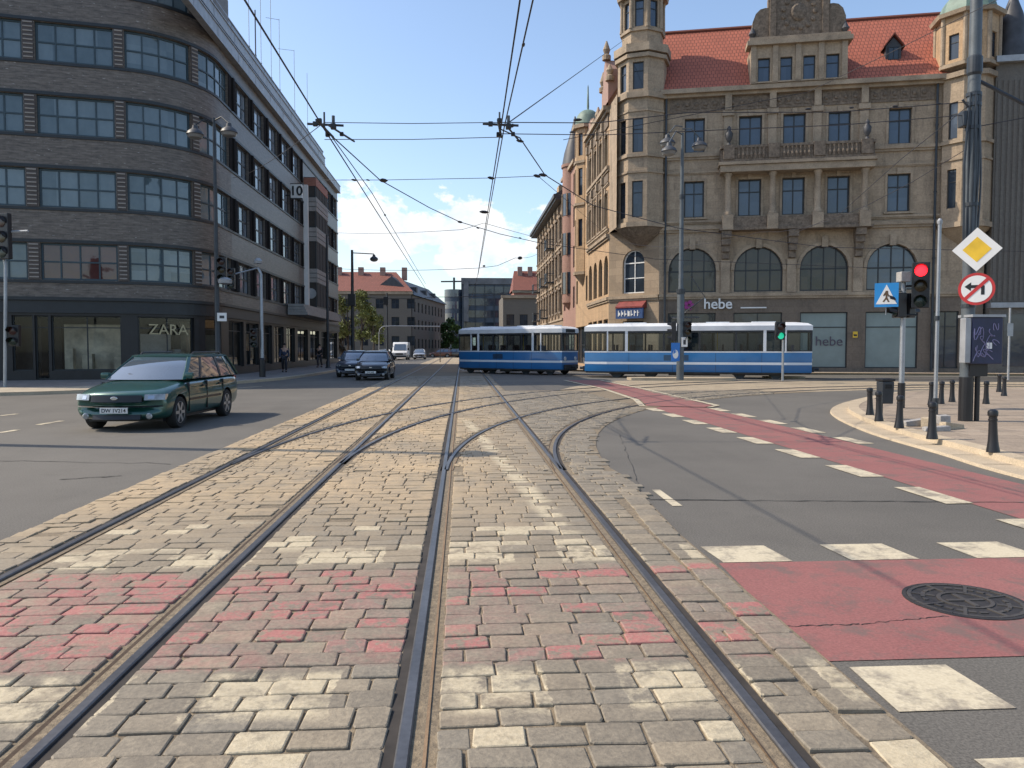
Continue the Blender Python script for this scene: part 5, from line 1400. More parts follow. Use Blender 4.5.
def tram(cx, cy, ang, Lb, label, panto, nose):
    t = E('tram_car', label, 'tram', (cx, cy, 0), ang, group='coupled blue tram cars')
    h, w, we = Lb / 2, 1.2, .88
    tap = 1.25
    def outline(o=0.0, sq=0.0):
        return [(-h - o + sq, -we - o * .6), (-h + tap, -w - o), (h - tap, -w - o), (h + o - sq, -we - o * .6), (h + o - sq, we + o * .6), (h - tap, w + o), (-h + tap, w + o), (-h - o + sq, we + o * .6)]
    kw = dict(parent=t, world=False)
    mb = MB(); mb.prism(outline(), .34, 1.40); mb.build('body_shell', M['tramblue'], bevel=.025, smooth=True, **kw)
    mb = MB(); mb.prism(outline(.006), .735, .86); mb.build('stripe', M['tramwhite'], **kw)
    mb = MB(); mb.prism(outline(.008), 1.36, 1.425); mb.build('window_sill_band', M['tramwhite'], **kw)
    mb = MB()
    mb.prism(outline(.02), 2.50, 2.74, 0, outline(.02)); mb.prism(outline(.02), 2.741, 2.86, 0, outline(-.16, .05)); mb.prism(outline(-.16, .05), 2.861, 2.92, 0, outline(-.5, .3))
    rf = mb.build('roof', M['tramroof'], smooth=True, sharp=30, **kw)
    mb = MB()
    for x in (-h * .55, h * .2, h * .6): mb.box(x - .6, x + .6, -.2, .6, 2.9, 2.98)
    build_split(mb, 'roof_box', M['tramroof'], parent=rf, world=False)
    # window band: pillars and panes
    def edge(p, q, cuts, white, mbp, mbw, pan):
        p, q = Vector((*p, 0)), Vector((*q, 0)); Lq = (q - p).length; d = (q - p) / Lq; n = Vector((d.y, -d.x, 0))
        for c in cuts:
            ww = .075 if c in white else .045
            a, b = max(0, c - ww), min(Lq, c + ww); tgt = mbw if c in white else mbp
            P = [p + d * a - n * .05, p + d * b - n * .05, p + d * b + n * .004, p + d * a + n * .004]
            tgt.hexa([(v.x, v.y, 1.426) for v in P] + [(v.x, v.y, 2.499) for v in P])
        for a, b in zip(cuts, cuts[1:]):
            A, B = p + d * a - n * .02, p + d * b - n * .02
            pan.append([(A.x, A.y, 1.427), (B.x, B.y, 1.427), (B.x, B.y, 2.498), (A.x, A.y, 2.498)])
        for z0, z1 in ((1.426, 1.47), (2.40, 2.499)):
            P = [p - n * .05, q - n * .05, q - n * .003, p - n * .003]; mbp.hexa([(v.x, v.y, z0) for v in P] + [(v.x, v.y, z1) for v in P])
    O = outline(); mbp, mbw, pan = MB(), MB(), []
    S = (O[2][0] - O[1][0]); 
    cuts = [0, .0 + S * .115, S * .33, S * .53, S * .73, S * .885, S]; wht = {cuts[1], cuts[5], 0, S}
    edge(O[1], O[2], cuts, wht, mbp, mbw, pan)
    edge(O[5], O[6], [0, S * .2, S * .4, S * .6, S * .8, S], {0}, mbp, mbw, pan)
    dl = hypot(O[1][0] - O[0][0], O[1][1] - O[0][1])
    edge(O[0], O[1], [0, dl], set(), mbp, mbw, pan); edge(O[2], O[3], [0, dl * .98], set(), mbp, mbw, pan); edge(O[4], O[5], [0, dl], set(), mbp, mbw, pan); edge(O[6], O[7], [0, dl], set(), mbp, mbw, pan)
    el = 2 * we; edge(O[3], O[4], [0, el], set(), mbp, mbw, pan); edge(O[7], O[0], [0, el], set(), mbp, mbw, pan)
    mbp.build('window_rubber', M['tramdark'], **kw); build_split(mbw, 'window_pillar', M['tramwhite'], **kw)
    for p in pan:
        mb = MB(); mb.face(p); mb.build('window_pane', M['tramglass'], **kw)
    # inside
    mb = MB(); mb.prism(outline(-.06), .9, .95); mb.prism(outline(-.06), 2.44, 2.49); build_split(mb, 'floor', M['interior_dark'], **kw)
    st = MB(); x = -h + 1.6
    while x < h - 1.8:
        for y in (-.72, .72):
            st.box(x, x + .42, y - .22, y + .22, 1.25, 1.35); st.box(x - .08, x, y - .22, y + .22, 1.25, 1.78)
        x += .95
    build_split(st, 'seat', M['seatfab'], **kw)
    mb = MB()
    for x in (-h * .6, -h * .2, h * .2, h * .6): mb.tube([(x, -.35, .95), (x, -.35, 2.45)], .02, 6)
    build_split(mb, 'grab_pole', M['yellow'], **kw)
    # vent grille, skirt, bogies
    mb = MB()
    for k in range(6): mb.box(-S * .17, -S * .03, -w - .012, -w + .02, .95 + k * .05, .98 + k * .05)
    mb.build('vent_grille', M['tramdark'], **kw)
    mb = MB(); mb.prism(outline(-.05), .26, .338); mb.box(-h + 4.5, h - 4.5, -1.0, 1.0, .16, .33); mb.build('underframe', M['underbody'], **kw)
    for x in (-h * .55, h * .55):
        mb = MB(); mb.box(x - 1.25, x + 1.25, -1.0, -.86, .2, .42); mb.box(x - 1.25, x + 1.25, .86, 1.0, .2, .42); mb.box(x - .3, x + .3, -.95, .95, .2, .5)
        bg = mb.build('bogie', M['underbody'], **kw)
        mb = MB()
        for dx in (-.9, .9):
            for y in (-.8, .74): mb.lathe([(.33, 0), (.33, .06), (.1, .1)], axis='y', c=(x + dx, y, .33), n=18)
        build_split(mb, 'wheel', M['metal_dark'], parent=bg, world=False)
    # door in the end bay, panel seams
    mb = MB()
    for x in (-S * .37, -S * .12, S * .12, S * .37): mb.box(x - .008, x + .008, -w - .003, -w + .01, .36, 1.35)
    build_split(mb, 'panel_seam', M['tramdark'], **kw)
    # ends: lamps, bumper, coupler
    for s in ((1, -1) if nose else (1, -1)):
        x = s * h
        mb = MB(); mb.box(min(x, x + s * .14), max(x, x + s * .14), -.7, .7, .36, .62); mb.build('bumper', M['tramdark'], bevel=.03, **kw)
        mb = MB(); mb.tube([(x, 0, .5), (x + s * .42, 0, .5)], .07, 8); mb.build('coupler', M['metal_dark'], **kw)
        for y in (-.55, .55):
            mb = MB(); mb.lathe([(.12, 0), (.12, s * .03), (.08, s * .05)], axis='x', c=(x, y, .98), n=14); mb.build('headlight' if s > 0 else 'tail_light', M['lamp_clear' if s > 0 else 'lamp_red'], **kw)
        mb = MB(); mb.box(min(x - s * .02, x + s * .03), max(x - s * .02, x + s * .03), -.5, .5, 2.52, 2.72); mb.build('destination_box', M['tramdark'], **kw)
    mb = MB(); mb.box(h - tap + .2, h - tap + .34, -w - .22, -w - .02, 1.45, 1.75); mb.build('mirror', M['tramdark'], **kw)
    if panto:
        mb = MB(); mb.tube([(-.9, -.5, 3.25), (.5, 0, 4.3), (-.2, 0, 5.35)], .03, 6); mb.tube([(-.9, .5, 3.25), (.5, 0, 4.3)], .03, 6); mb.tube([(-.2, -.8, 5.38), (-.2, .8, 5.38)], .035, 6)
        mb.box(-1.2, .2, -.6, .6, 3.2, 3.27); mb.build('pantograph', M['metal_dark'], **kw)
    return t
# right car
pA, pB = Vector((6.95, 43.0)), Vector((17.95, 39.25))
c = (pA + pB) / 2; d = pB - pA
tram(c.x, c.y, atan2(d.y, d.x), d.length, 'blue and white tram car in full sun, in front, nose to the right', True, True)
pA, pB = Vector((.38, 51.2)), Vector((6.4, 46.0))
c = (pA + pB) / 2; d = pB - pA
tram(c.x, c.y, atan2(d.y, d.x), d.length, 'blue tram car in building shade, the rear one turning away up the street', False, False)

def paint(name, col): 
    m, nt, ns, ln, bs = nodes(name); v = obc(nt)
    f = noise(nt, v, 2.2, 5)
    ln.new(mixc(nt, ramp(nt, f, .3, .7), tuple(x * .9 for x in col), tuple(x * 1.15 for x in col)), bs.inputs['Base Color'])
    bs.inputs['Roughness'].default_value = .34; bs.inputs['Metallic'].default_value = .35; bs.inputs['Coat Weight'].default_value = 1; bs.inputs['Coat Roughness'].default_value = .03
    return m
M['carglass'] = pm('car_glass', (.13, .165, .20), .03, .45, var=.05, coat=1.0)
M['chrome'] = pm('bright_trim', (.55, .56, .58), .2, .9, var=.05)
M['rim'] = pm('silver_wheel_rim', (.40, .41, .42), .35, .7, var=.1)
M['plate'] = pm('number_plate_white', (.62, .62, .60), .5, var=.05)

def car(name, label, cat, loc, ang, col, P, group=None, plate='DW 1V214', detail=True):
    """P: dict of dimensions; local x forward, y left"""
    t = E(name, label, cat, loc, ang, group)
    kw = dict(parent=t, world=False)
    pm_ = paint(name + '_paint', col)
    xf, xr, hw, r = P['xf'], P['xr'], P['hw'], .315
    st = P['stations']
    # lower body loft
    mb = MB(); n = 0
    rows = []
    for (x, zb, zt, w) in st:
        half = [(0, zb), (w * .80, zb), (w * .955, zb + .07), (w * .985, zb + (zt - zb) * .32), (w, zb + (zt - zb) * .58), (w * .965, zt - .14 * (zt - zb) - .02), (w * .90, zt - .035), (w * .55, zt + .005), (0, zt + .018)]
        rows.append([(x + (-.30 * abs(yy / hw) ** 2.2 * (1 - (xf - x) / .8) if x > xf - .7 else (.12 * abs(yy / hw) ** 2.5 if x < xr + .3 else 0)), yy, zz) for yy, zz in half + [(-a, b) for a, b in reversed(half[1:-1])]])
    k = len(rows[0]); 
    for rr in rows: mb.v.extend(rr)
    for i in range(len(rows) - 1):
        for j in range(k): mb.idx((i * k + j, i * k + (j + 1) % k, (i + 1) * k + (j + 1) % k, (i + 1) * k + j))
    mb.idx(list(reversed(range(k)))); mb.idx([(len(rows) - 1) * k + j for j in range(k)])
    body = mb.build('body', pm_, smooth=True, sharp=60, **kw)
    body.data.materials.append(M['black'])
    cut = MB()
    for x in P['axles']:
        for s in (-1, 1):
            cut.lathe([(r + .055, s * (hw - .30)), (r + .055, s * (hw + .2))], axis='y', c=(x, 0, r), n=28)
    co = cut.build('c', M['black'])
    sd = body.modifiers.new('s', 'SUBSURF'); sd.levels = 2; sd.render_levels = 2
    bo = body.modifiers.new('b', 'BOOLEAN'); bo.object = co; bo.operation = 'DIFFERENCE'; bo.solver = 'EXACT'
    body.parent = None; body.matrix_world = Matrix.Identity(4)
    dg = bpy.context.evaluated_depsgraph_get(); dg.update()
    me = D.meshes.new_from_object(body.evaluated_get(dg)); body.modifiers.clear(); body.data = me; body.parent = t
    D.objects.remove(co)
    bm = bmesh.new(); bm.from_mesh(me)
    for f in bm.faces:
        f.smooth = True
    for e in bm.edges:
        if len(e.link_faces) == 2 and e.calc_face_angle(0) > radians(40): e.smooth = False
    bm.to_mesh(me); bm.free()
    # greenhouse
    gb, gt = P['gbase'], P['gtop']     # (x front, x rear, half width, z, front bulge)
    def ring(g, inflate=0.0):
        x0, x1, w, z, bl = g; w += inflate; pts = []
        for i in range(7):
            y = w - 2 * w * i / 6; pts.append((x0 + inflate + bl * (1 - (y / w) ** 2) , y, z))
        for i in range(1, 8): pts.append((x0 + inflate + (x1 - x0 - 2 * inflate) * i / 8, -w * (1 + .03 * sin(pi * i / 8)), z))
        for i in range(5):
            y = -w + 2 * w * i / 4; pts.append((x1 - inflate - .06 * (1 - (y / w) ** 2), y, z))
        for i in range(1, 8): pts.append((x1 - inflate + (x0 - x1 + 2 * inflate) * i / 8, w * (1 + .03 * sin(pi * i / 8)), z))
        return pts
    lo, hi = ring(gb), ring(gt)
    mid = [((a[0] + b[0]) / 2 + 0, (a[1] + b[1]) / 2 * 1.015, (a[2] + b[2]) / 2) for a, b in zip(lo, hi)]
    nr = len(lo)
    mb = MB(); mb.v.extend(lo); mb.v.extend(mid); mb.v.extend(hi)
    for q in (0, 1):
        for j in range(nr): mb.idx((q * nr + j, q * nr + (j + 1) % nr, (q + 1) * nr + (j + 1) % nr, (q + 1) * nr + j))
    mb.idx([2 * nr + j for j in range(nr)])
    mb.build('glazing', M['carglass'], smooth=True, sharp=40, **kw)
    # roof skin
    mb = MB(); zt = gt[3]
    g2 = ring(gt, .018); rws = [[(x, y, zt - .015) for x, y, z in g2], [(x, y, zt + .02) for x, y, z in g2]]
    cxr = (gt[0] + gt[1]) / 2
    for kf, dz in ((.93, .042), (.7, .062), (.35, .072)): rws.append([(cxr + (x - cxr) * kf, y * kf, zt + dz) for x, y, z in g2])
    for rr in rws: mb.v.extend(rr)
    for q in range(len(rws) - 1):
        for j in range(nr): mb.idx((q * nr + j, q * nr + (j + 1) % nr, (q + 1) * nr + (j + 1) % nr, (q + 1) * nr + j))
    mb.idx([(len(rws) - 1) * nr + j for j in range(nr)])
    roof = mb.build('roof', pm_, smooth=True, sharp=50, **kw)
    # pillars
    def pillar(j, w, m=pm_, nm='pillar'):
        a, b, c_ = Vector(lo[j]), Vector(mid[j]), Vector(hi[j]); tn = (Vector(lo[(j + 1) % nr]) - Vector(lo[j - 1])).normalized(); nn = Vector((-tn.y, tn.x, .25)).normalized()
        if nn.dot(Vector((a.x - cxr, a.y, 0))) < 0: nn = -nn
        m2 = MB()
        for p, q in ((a, b), (b, c_)):
            m2.hexa([p - tn * w - nn * .01, p + tn * w - nn * .01, p + tn * w + nn * .012, p - tn * w + nn * .012, q - tn * w - nn * .01, q + tn * w - nn * .01, q + tn * w + nn * .012, q - tn * w + nn * .012])
        m2.build(nm, m, **kw)
    side_n = 7
    for j in (0, 6): pillar(j, .045)
    for bpos in P['pillars']:
        for j in (6 + bpos, nr - bpos): pillar(j, .05, M['black'] if bpos < 7 else pm_)
    for j in (14, 18): pillar(j, .06)
    # beltline trim
    # wheels
    for x in P['axles']:
        for s in (-1, 1):
            y = s * (hw - .11)
            mb = MB(); mb.lathe([(r - .09, -.09), (r - .02, -.1), (r, -.075), (r, .075), (r - .02, .1), (r - .09, .09)], axis='y', c=(x, y, r), n=30)
            wh = mb.build('wheel', M['rubber'], smooth=True, sharp=50, **kw)
            mb = MB(); mb.lathe([(r - .088, s * .07), (r - .1, s * .093), (r - .12, s * .085), (.06, s * .06), (.05, s * .085), (.0, s * .088)], axis='y', c=(x, y, r), n=30)
            for q in range(6):
                a = 2 * pi * q / 6; c_, s_ = cos(a), sin(a); yy = y + s * .078
                mb.hexa([(x + u * c_ - v * s_, yy + e * s, r + u * s_ + v * c_) for e in (0, .016) for u, v in ((.04, -.035), (r - .1, -.028), (r - .1, .028), (.04, .035))])
            mb.build('rim', M['rim'], parent=wh, world=False, smooth=True, sharp=30)
    # front: grille, headlights, bumper trim, plate
    zf = P['zhood_f']
    front_x = lambda y: xf - .30 * abs(y / hw) ** 2.2
    def patch(name, y0, y1, z0, z1, m, dx=.012, nn=8, ztaper=0.0, back=.05, par=None):
        b_ = MB(); A = []
        for i in range(nn + 1):
            y = y0 + (y1 - y0) * i / nn; x = front_x(y) + dx; tz = ztaper * (i / nn)
            A.append((x, y, z0 + tz * .4, z1 + tz * .1))
        for p, q in zip(A, A[1:]):
            b_.hexa([(p[0] - back, p[1], p[2]), (q[0] - back, q[1], q[2]), (q[0], q[1], q[2]), (p[0], p[1], p[2]), (p[0] - back - P['rake'], p[1], p[3]), (q[0] - back - P['rake'], q[1], q[3]), (q[0] - P['rake'], q[1], q[3]), (p[0] - P['rake'], p[1], p[3])])
        return b_.build(name, m, smooth=True, sharp=40, **kw) if par is None else b_.build(name, m, parent=par, world=False, smooth=True, sharp=40)
    patch('grille', -.48, .48, zf - .19, zf - .06, M['black'], .0)
    g_ = patch('grille_trim', -.50, .50, zf - .205, zf - .19, pm_, .006)
    for s in (-1, 1):
        hl = patch('headlight', s * .52, s * (hw - .05), zf - .155, zf - .045, M['headlamp'], -.004, 10, 0.0, .12)
        patch('reflector', s * .58, s * .68, zf - .135, zf - .06, M['chrome'], -.001, 3, 0, .03, par=hl)
        fl = MB(); fl.lathe([(.06, 0), (.06, .02), (.04, .03)], axis='x', c=(front_x(.6) - .01, s * .6, .30), n=14); fl.build('fog_lamp', M['headlamp'], **kw)
    patch('bumper_trim', -hw * .9, hw * .9, .475, .495, M['black'], .008, 14, 0, .05)
    patch('air_intake', -.45, .45, .24, .33, M['black'], .0, 8, 0, .05)
    b_ = MB(); b_.lathe([(.085, .0), (.085, .012), (.07, .016)], axis='x', c=(xf - P['rake'] * .5 + .004, 0, 0), n=22)
    b_.v = [(x, y * .8, z * .4 + zf - .115) for x, y, z in b_.v]; b_.build('badge', M['chrome'], **kw)
    b_ = MB(); b_.box(xf + .008, xf + .03, -.26, .26, .36, .47); pl = b_.build('number_plate', M['plate'], bevel=.004, **kw)
    if plate:
        mt = Matrix(((0, 0, 1, xf + .031), (1, 0, 0, 0), (0, 1, 0, .382), (0, 0, 0, 1)))
        # text plane facing forward (+x): reading direction is +y seen from the front
        cu = curve_text(plate, .098, .001, 'plate_characters', M['black'], None, mt, bold=.002); cu.parent = pl
    # mirrors, wipers, handles, door gaps, rear lights, rails
    zbelt = gb[3]
    for s in (-1, 1):
        y = s * (hw + .05); b_ = MB(); b_.box(P['mir'] - .06, P['mir'] + .06, min(y, y - s * .17), max(y, y - s * .17), zbelt + .01, zbelt + .14)
        b_.build('wing_mirror', pm_, bevel=.03, smooth=True, **kw)
        for x in P['doors']:
            b_ = MB(); yd = s * (hw * .999); b_.box(x - .006, x + .006, min(yd, yd - s * .06), max(yd, yd - s * .06) + .004, .30, zbelt - .06); b_.build('door_gap', M['black'], **kw)
        for x in P['handles']:
            b_ = MB(); yd = s * (hw * .985); b_.box(x - .09, x + .09, min(yd - s * .02, yd + s * .03), max(yd - s * .02, yd + s * .03), zbelt - .17, zbelt - .135); b_.build('door_handle', M['black'], bevel=.008, **kw)
        b_ = MB(); yd = s * (hw * .995); b_.box(P['axles'][1] + .45, P['axles'][0] - .45, min(yd - s * .05, yd + s * .012), max(yd - s * .05, yd + s * .012), .52, .57); b_.build('side_moulding', M['black'], bevel=.006, **kw)
        b_ = MB(); b_.box(xr + .05, xr + .20, min(s * (hw - .25), s * (hw - .13)), max(s * (hw - .25), s * (hw - .13)), .70, .93); b_.build('tail_light', M['lamp_red'], bevel=.02, **kw)
        if P.get('rails'):
            b_ = MB(); yy = s * (gt[2] - .05); z0 = gt[3] + .045; b_.tube([(gt[0] - .25, yy, z0 - .01), (gt[0] - .38, yy, z0 + .045), (gt[1] + .35, yy, z0 + .045), (gt[1] + .2, yy, z0 - .01)], .018, 6); b_.build('roof_rail', M['black'], **kw)
        b_ = MB(); b_.tube([(gb[0] + .06 - .02 * s, s * .1 + .25, gb[3] + .045), (gb[0] - .06 , s * .1 - .25, gb[3] + .11)], .012, 5); b_.build('wiper', M['black'], **kw)
    b_ = MB(); b_.box(xr + .3, xf - .45, -hw * .8, hw * .8, .17, .30); b_.build('underbody', M['black'], **kw)
    return t
estate = dict(xf=2.33, xr=-2.36, hw=.895, axles=(1.42, -1.30), rake=.03, zhood_f=.76, mir=.88, doors=(.98, -.02, -1.02), handles=(.16, -.82), pillars=(2, 5, 7), rails=True,
    gbase=(1.02, -2.27, .80, .955, .20), gtop=(.22, -2.02, .60, 1.415, .10),
    stations=[(2.33, .36, .64, .80), (2.30, .25, .73, .86), (2.1, .20, .79, .885), (1.75, .19, .86, .895), (1.35, .19, .91, .895), (1.0, .19, .955, .895), (.4, .19, .965, .895), (-.6, .19, .975, .895), (-1.5, .19, .985, .895), (-2.0, .21, .985, .88), (-2.28, .27, .96, .85), (-2.36, .38, .90, .80)])
hatch = dict(xf=2.0, xr=-1.95, hw=.82, axles=(1.25, -1.22), rake=.03, zhood_f=.76, mir=.72, doors=(.80, -.3, -1.0), handles=(-.12,), pillars=(4, 7), rails=False,
    gbase=(.86, -1.85, .78, .95, .18), gtop=(.15, -1.55, .58, 1.40, .09),
    stations=[(2.0, .36, .62, .78), (1.97, .25, .72, .82), (1.8, .20, .79, .85), (1.5, .19, .86, .86), (1.2, .19, .90, .86), (.85, .19, .95, .86), (.3, .19, .965, .86), (-.6, .19, .975, .86), (-1.4, .20, .985, .85), (-1.8, .23, .98, .83), (-1.92, .32, .93, .78), (-1.95, .42, .86, .74)])
car('estate_car', 'dark green estate car driving towards the camera on the left carriageway', 'car', (-6.47, 17.5, 0), radians(-92.5), (.010, .072, .058), estate)
car('hatchback', 'black hatchback facing the camera in the building shade, nearer of the two dark cars', 'car', (-4.42, 40.4, 0), radians(-91), (.012, .014, .018), hatch, 'dark cars coming down the street', plate='DW 60P')
car('hatchback', 'dark blue hatchback partly hidden behind the black one, beside the kerb', 'car', (-6.05, 44.8, 0), radians(-91), (.018, .03, .06), hatch, 'dark cars coming down the street', plate=None)
car('small_car', 'small white car far up the street, left of the white van', 'car', (-9.9, 101, 0), radians(-88), (.62, .62, .60), hatch, None, plate=None)
car('small_car', 'grey car far up the street, right of the white van', 'car', (-6.0, 112, 0), radians(-91), (.33, .34, .35), hatch, None, plate=None)
for i, (x, col, lb) in enumerate(((-3.6, (.16, .07, .045), 'brownish red parked car, leftmost of the low row closing the far end of the street'), (-1.5, (.10, .085, .075), 'dark parked car in the middle of the low row closing the street end'), (.6, (.20, .10, .06), 'orange brown parked car, rightmost of the low row closing the far end of the street'))):
    car('parked_car', lb, 'car', (x, 131 + i * .6, 0), radians(180 if i % 2 else 176), col, hatch, 'parked cars at the end of the street', plate=None)

def van():
    t = E('delivery_van', 'white van with a tall body far up the street by the red roofed house', 'van', (-8.2, 106, 0), radians(-91)); kw = dict(parent=t, world=False)
    wp = pm('white_van_paint', (.72, .72, .70), .35, var=.04, coat=.6)
    mb = MB(); prof = [(2.6, .35), (2.6, .95), (2.45, 1.1), (1.7, 1.25), (1.05, 2.2), (.7, 2.38), (-2.5, 2.38), (-2.6, 2.2), (-2.6, .35)]
    mb.extr([(x, -.98, z) for x, z in prof], (0, 1.96, 0)); mb.build('body', wp, bevel=.06, smooth=True, **kw)
    mb = MB(); mb.hexa([(1.72, -.82, 1.29), (1.72, .82, 1.29), (1.74, .82, 1.30), (1.74, -.82, 1.30), (1.12, -.74, 2.12), (1.12, .74, 2.12), (1.15, .74, 2.13), (1.15, -.74, 2.13)]); mb.build('windscreen', M['carglass'], **kw)
    for s in (-1, 1):
        mb = MB(); mb.box(.5, 1.35, min(s * .97, s * .99), max(s * .97, s * .99), 1.3, 1.95); mb.build('side_window', M['carglass'], **kw)
        mb = MB(); mb.box(2.58, 2.64, min(s * .6, s * .92), max(s * .6, s * .92), .75, .98); mb.build('headlight', M['lamp_clear'], bevel=.02, **kw)
        mb = MB(); mb.box(1.3, 1.4, min(s * 1.0, s * 1.2), max(s * 1.0, s * 1.2), 1.3, 1.6); mb.build('wing_mirror', M['black'], bevel=.02, **kw)
        for x in (1.6, -1.6):
            mb = MB(); mb.lathe([(.2, -.1), (.34, -.1), (.34, .1), (.2, .1)], axis='y', c=(x, s * .9, .34), n=20); wh = mb.build('wheel', M['rubber'], **kw)
            mb = MB(); mb.lathe([(.2, s * .09), (.05, s * .1)], axis='y', c=(x, s * .9, .34), n=16); mb.build('rim', M['rim'], parent=wh, world=False)
    mb = MB(); mb.box(2.59, 2.65, -.5, .5, .72, .92); mb.build('grille', M['black'], **kw)
    mb = MB(); mb.box(2.55, 2.7, -.97, .97, .36, .6); mb.build('bumper', M['metal_dark'], bevel=.04, **kw)
van()
# ================================================================== STREET FURNITURE
M['lampgrey'] = pm('dull_grey_lamp_housing', (.07, .073, .078), .5, .3)
M['lampglass'] = pm('dull_lamp_glass', (.18, .18, .175), .3)
def pole_tube(t, x, y, z0, z1, r0, r1, m, name='pole', n=12, foot=True):
    mb = MB(); mb.tube([(x, y, z0), (x, y, z0 + (z1 - z0) * .5), (x, y, z1)], [r0, (r0 + r1) / 2, r1], n)
    if foot: mb.lathe([(r0 * 1.9, z0), (r0 * 1.9, z0 + .05), (r0 * 1.35, z0 + .1), (r0 * 1.3, z0 + .5), (r0 * 1.02, z0 + .55)], x, y, n)
    return mb.build(name, m, t, smooth=True)
def lamp_head(t, x, y, z, m='lampgrey'):
    mb = MB(); mb.lathe([(.04, .38), (.1, .36), (.13, .22), (.30, .10), (.36, -.02), (.34, -.05)], c=(x, y, z), n=18); h = mb.build('lamp_head', M[m], t, smooth=True, sharp=35)
    mb = MB(); mb.lathe([(.33, -.05), (.27, -.16), (.12, -.22)], c=(x, y, z), n=18); mb.build('lamp_glass', M['lampglass'], h, smooth=True)
def signal_head(t, x, y, z, ang, n=3, lit=None, name='signal_head', s=.21, board=False):
    """stack of n lenses, z = centre of the top lens; ang = direction faced"""
    dx, dy = cos(ang), sin(ang); hgt = n * s * 1.35
    mb = MB(); P = lambda a, b, c: (x + a * dx - b * dy, y + a * dy + b * dx, z + c)
    w = s * .72
    mb.hexa([P(-.1, -w, s * .75 - hgt), P(.1, -w, s * .75 - hgt), P(.1, w, s * .75 - hgt), P(-.1, w, s * .75 - hgt), P(-.1, -w, s * .75), P(.1, -w, s * .75), P(.1, w, s * .75), P(-.1, w, s * .75)])
    hd = mb.build(name, M['black'], t, bevel=.02)
    cols = {0: ('red_lit', 'lens_red'), n - 1: ('green_lit', 'lens_green')}
    for i in range(n):
        zc = -i * s * 1.35
        ctr = Vector(P(.1, 0, zc)); 
        mb = MB(); R = s * .5
        ring = [Vector(P(.115, R * cos(2 * pi * k / 20), zc + R * sin(2 * pi * k / 20))) for k in range(20)]
        tip = Vector(P(.15, 0, zc))
        for k in range(20): mb.face([ring[k], ring[(k + 1) % 20], tip])
        key = 'red' if i == 0 else ('green' if i == n - 1 else 'amber')
        mb.build('lens', M[key + ('_lit' if lit == key else '_lens')], hd, smooth=True)
        mb = MB(); o0 = [Vector(P(.1, R * 1.12 * cos(a), zc + R * 1.12 * sin(a))) for a in [pi * (-.1 + 1.2 * k / 12) for k in range(13)]]
        o1 = [Vector(P(.1 + .2, R * 1.08 * cos(a), zc + R * 1.08 * sin(a))) for a in [pi * (.05 + .9 * k / 12) for k in range(13)]]
        for k in range(12): mb.face([o0[k], o0[k + 1], o1[k + 1], o1[k]])
        mb.build('visor', M['black'], hd)
    return hd
M['red_lit'] = pm('lit_red_lens', (.6, .02, .02), .3, emit=(1, .012, .02), est=3.2)
M['green_lit'] = pm('lit_green_lens', (.02, .4, .25), .3, emit=(.02, .75, .42), est=.4)
for k, c in (('red', (.03, .007, .007)), ('amber', (.03, .02, .006)), ('green', (.006, .02, .016))): M[k + '_lens'] = pm('unlit_%s_lens' % k, c, .2)
def plate_disc(t, name, x, y, z, ang, r, layers, n=36):
    """layers: list of (shape pts (a,b), material, offset)"""
    dx, dy = cos(ang), sin(ang)
    P = lambda a, b, o: (x + o * dx - a * dy, y + o * dy + a * dx, z + b)   # a to the right as seen from the front when ang points at viewer
    first = None
    for nm, pts, m, o0, o1 in layers:
        mb = MB(); nn = len(pts); b0 = [P(a, b, o0) for a, b in pts]; b1 = [P(a, b, o1) for a, b in pts]
        mb.v = b0 + b1
        for i in range(nn): mb.idx((i, (i + 1) % nn, nn + (i + 1) % nn, nn + i))
        mb.idx(list(reversed(range(nn)))); mb.idx(list(range(nn, 2 * nn)))
        o = mb.build(nm, m, t if first is None else first)
        if first is None: first = o
    return first
circ = lambda r, n=36: [(r * cos(2 * pi * k / n), r * sin(2 * pi * k / n)) for k in range(n)]
FACE = radians(-90)        # facing back down the tracks
def to_eye(x, y): return atan2(-y, -x)

M['signblue'] = pm('crossing_sign_blue', (.02, .24, .58), .4, var=.05)
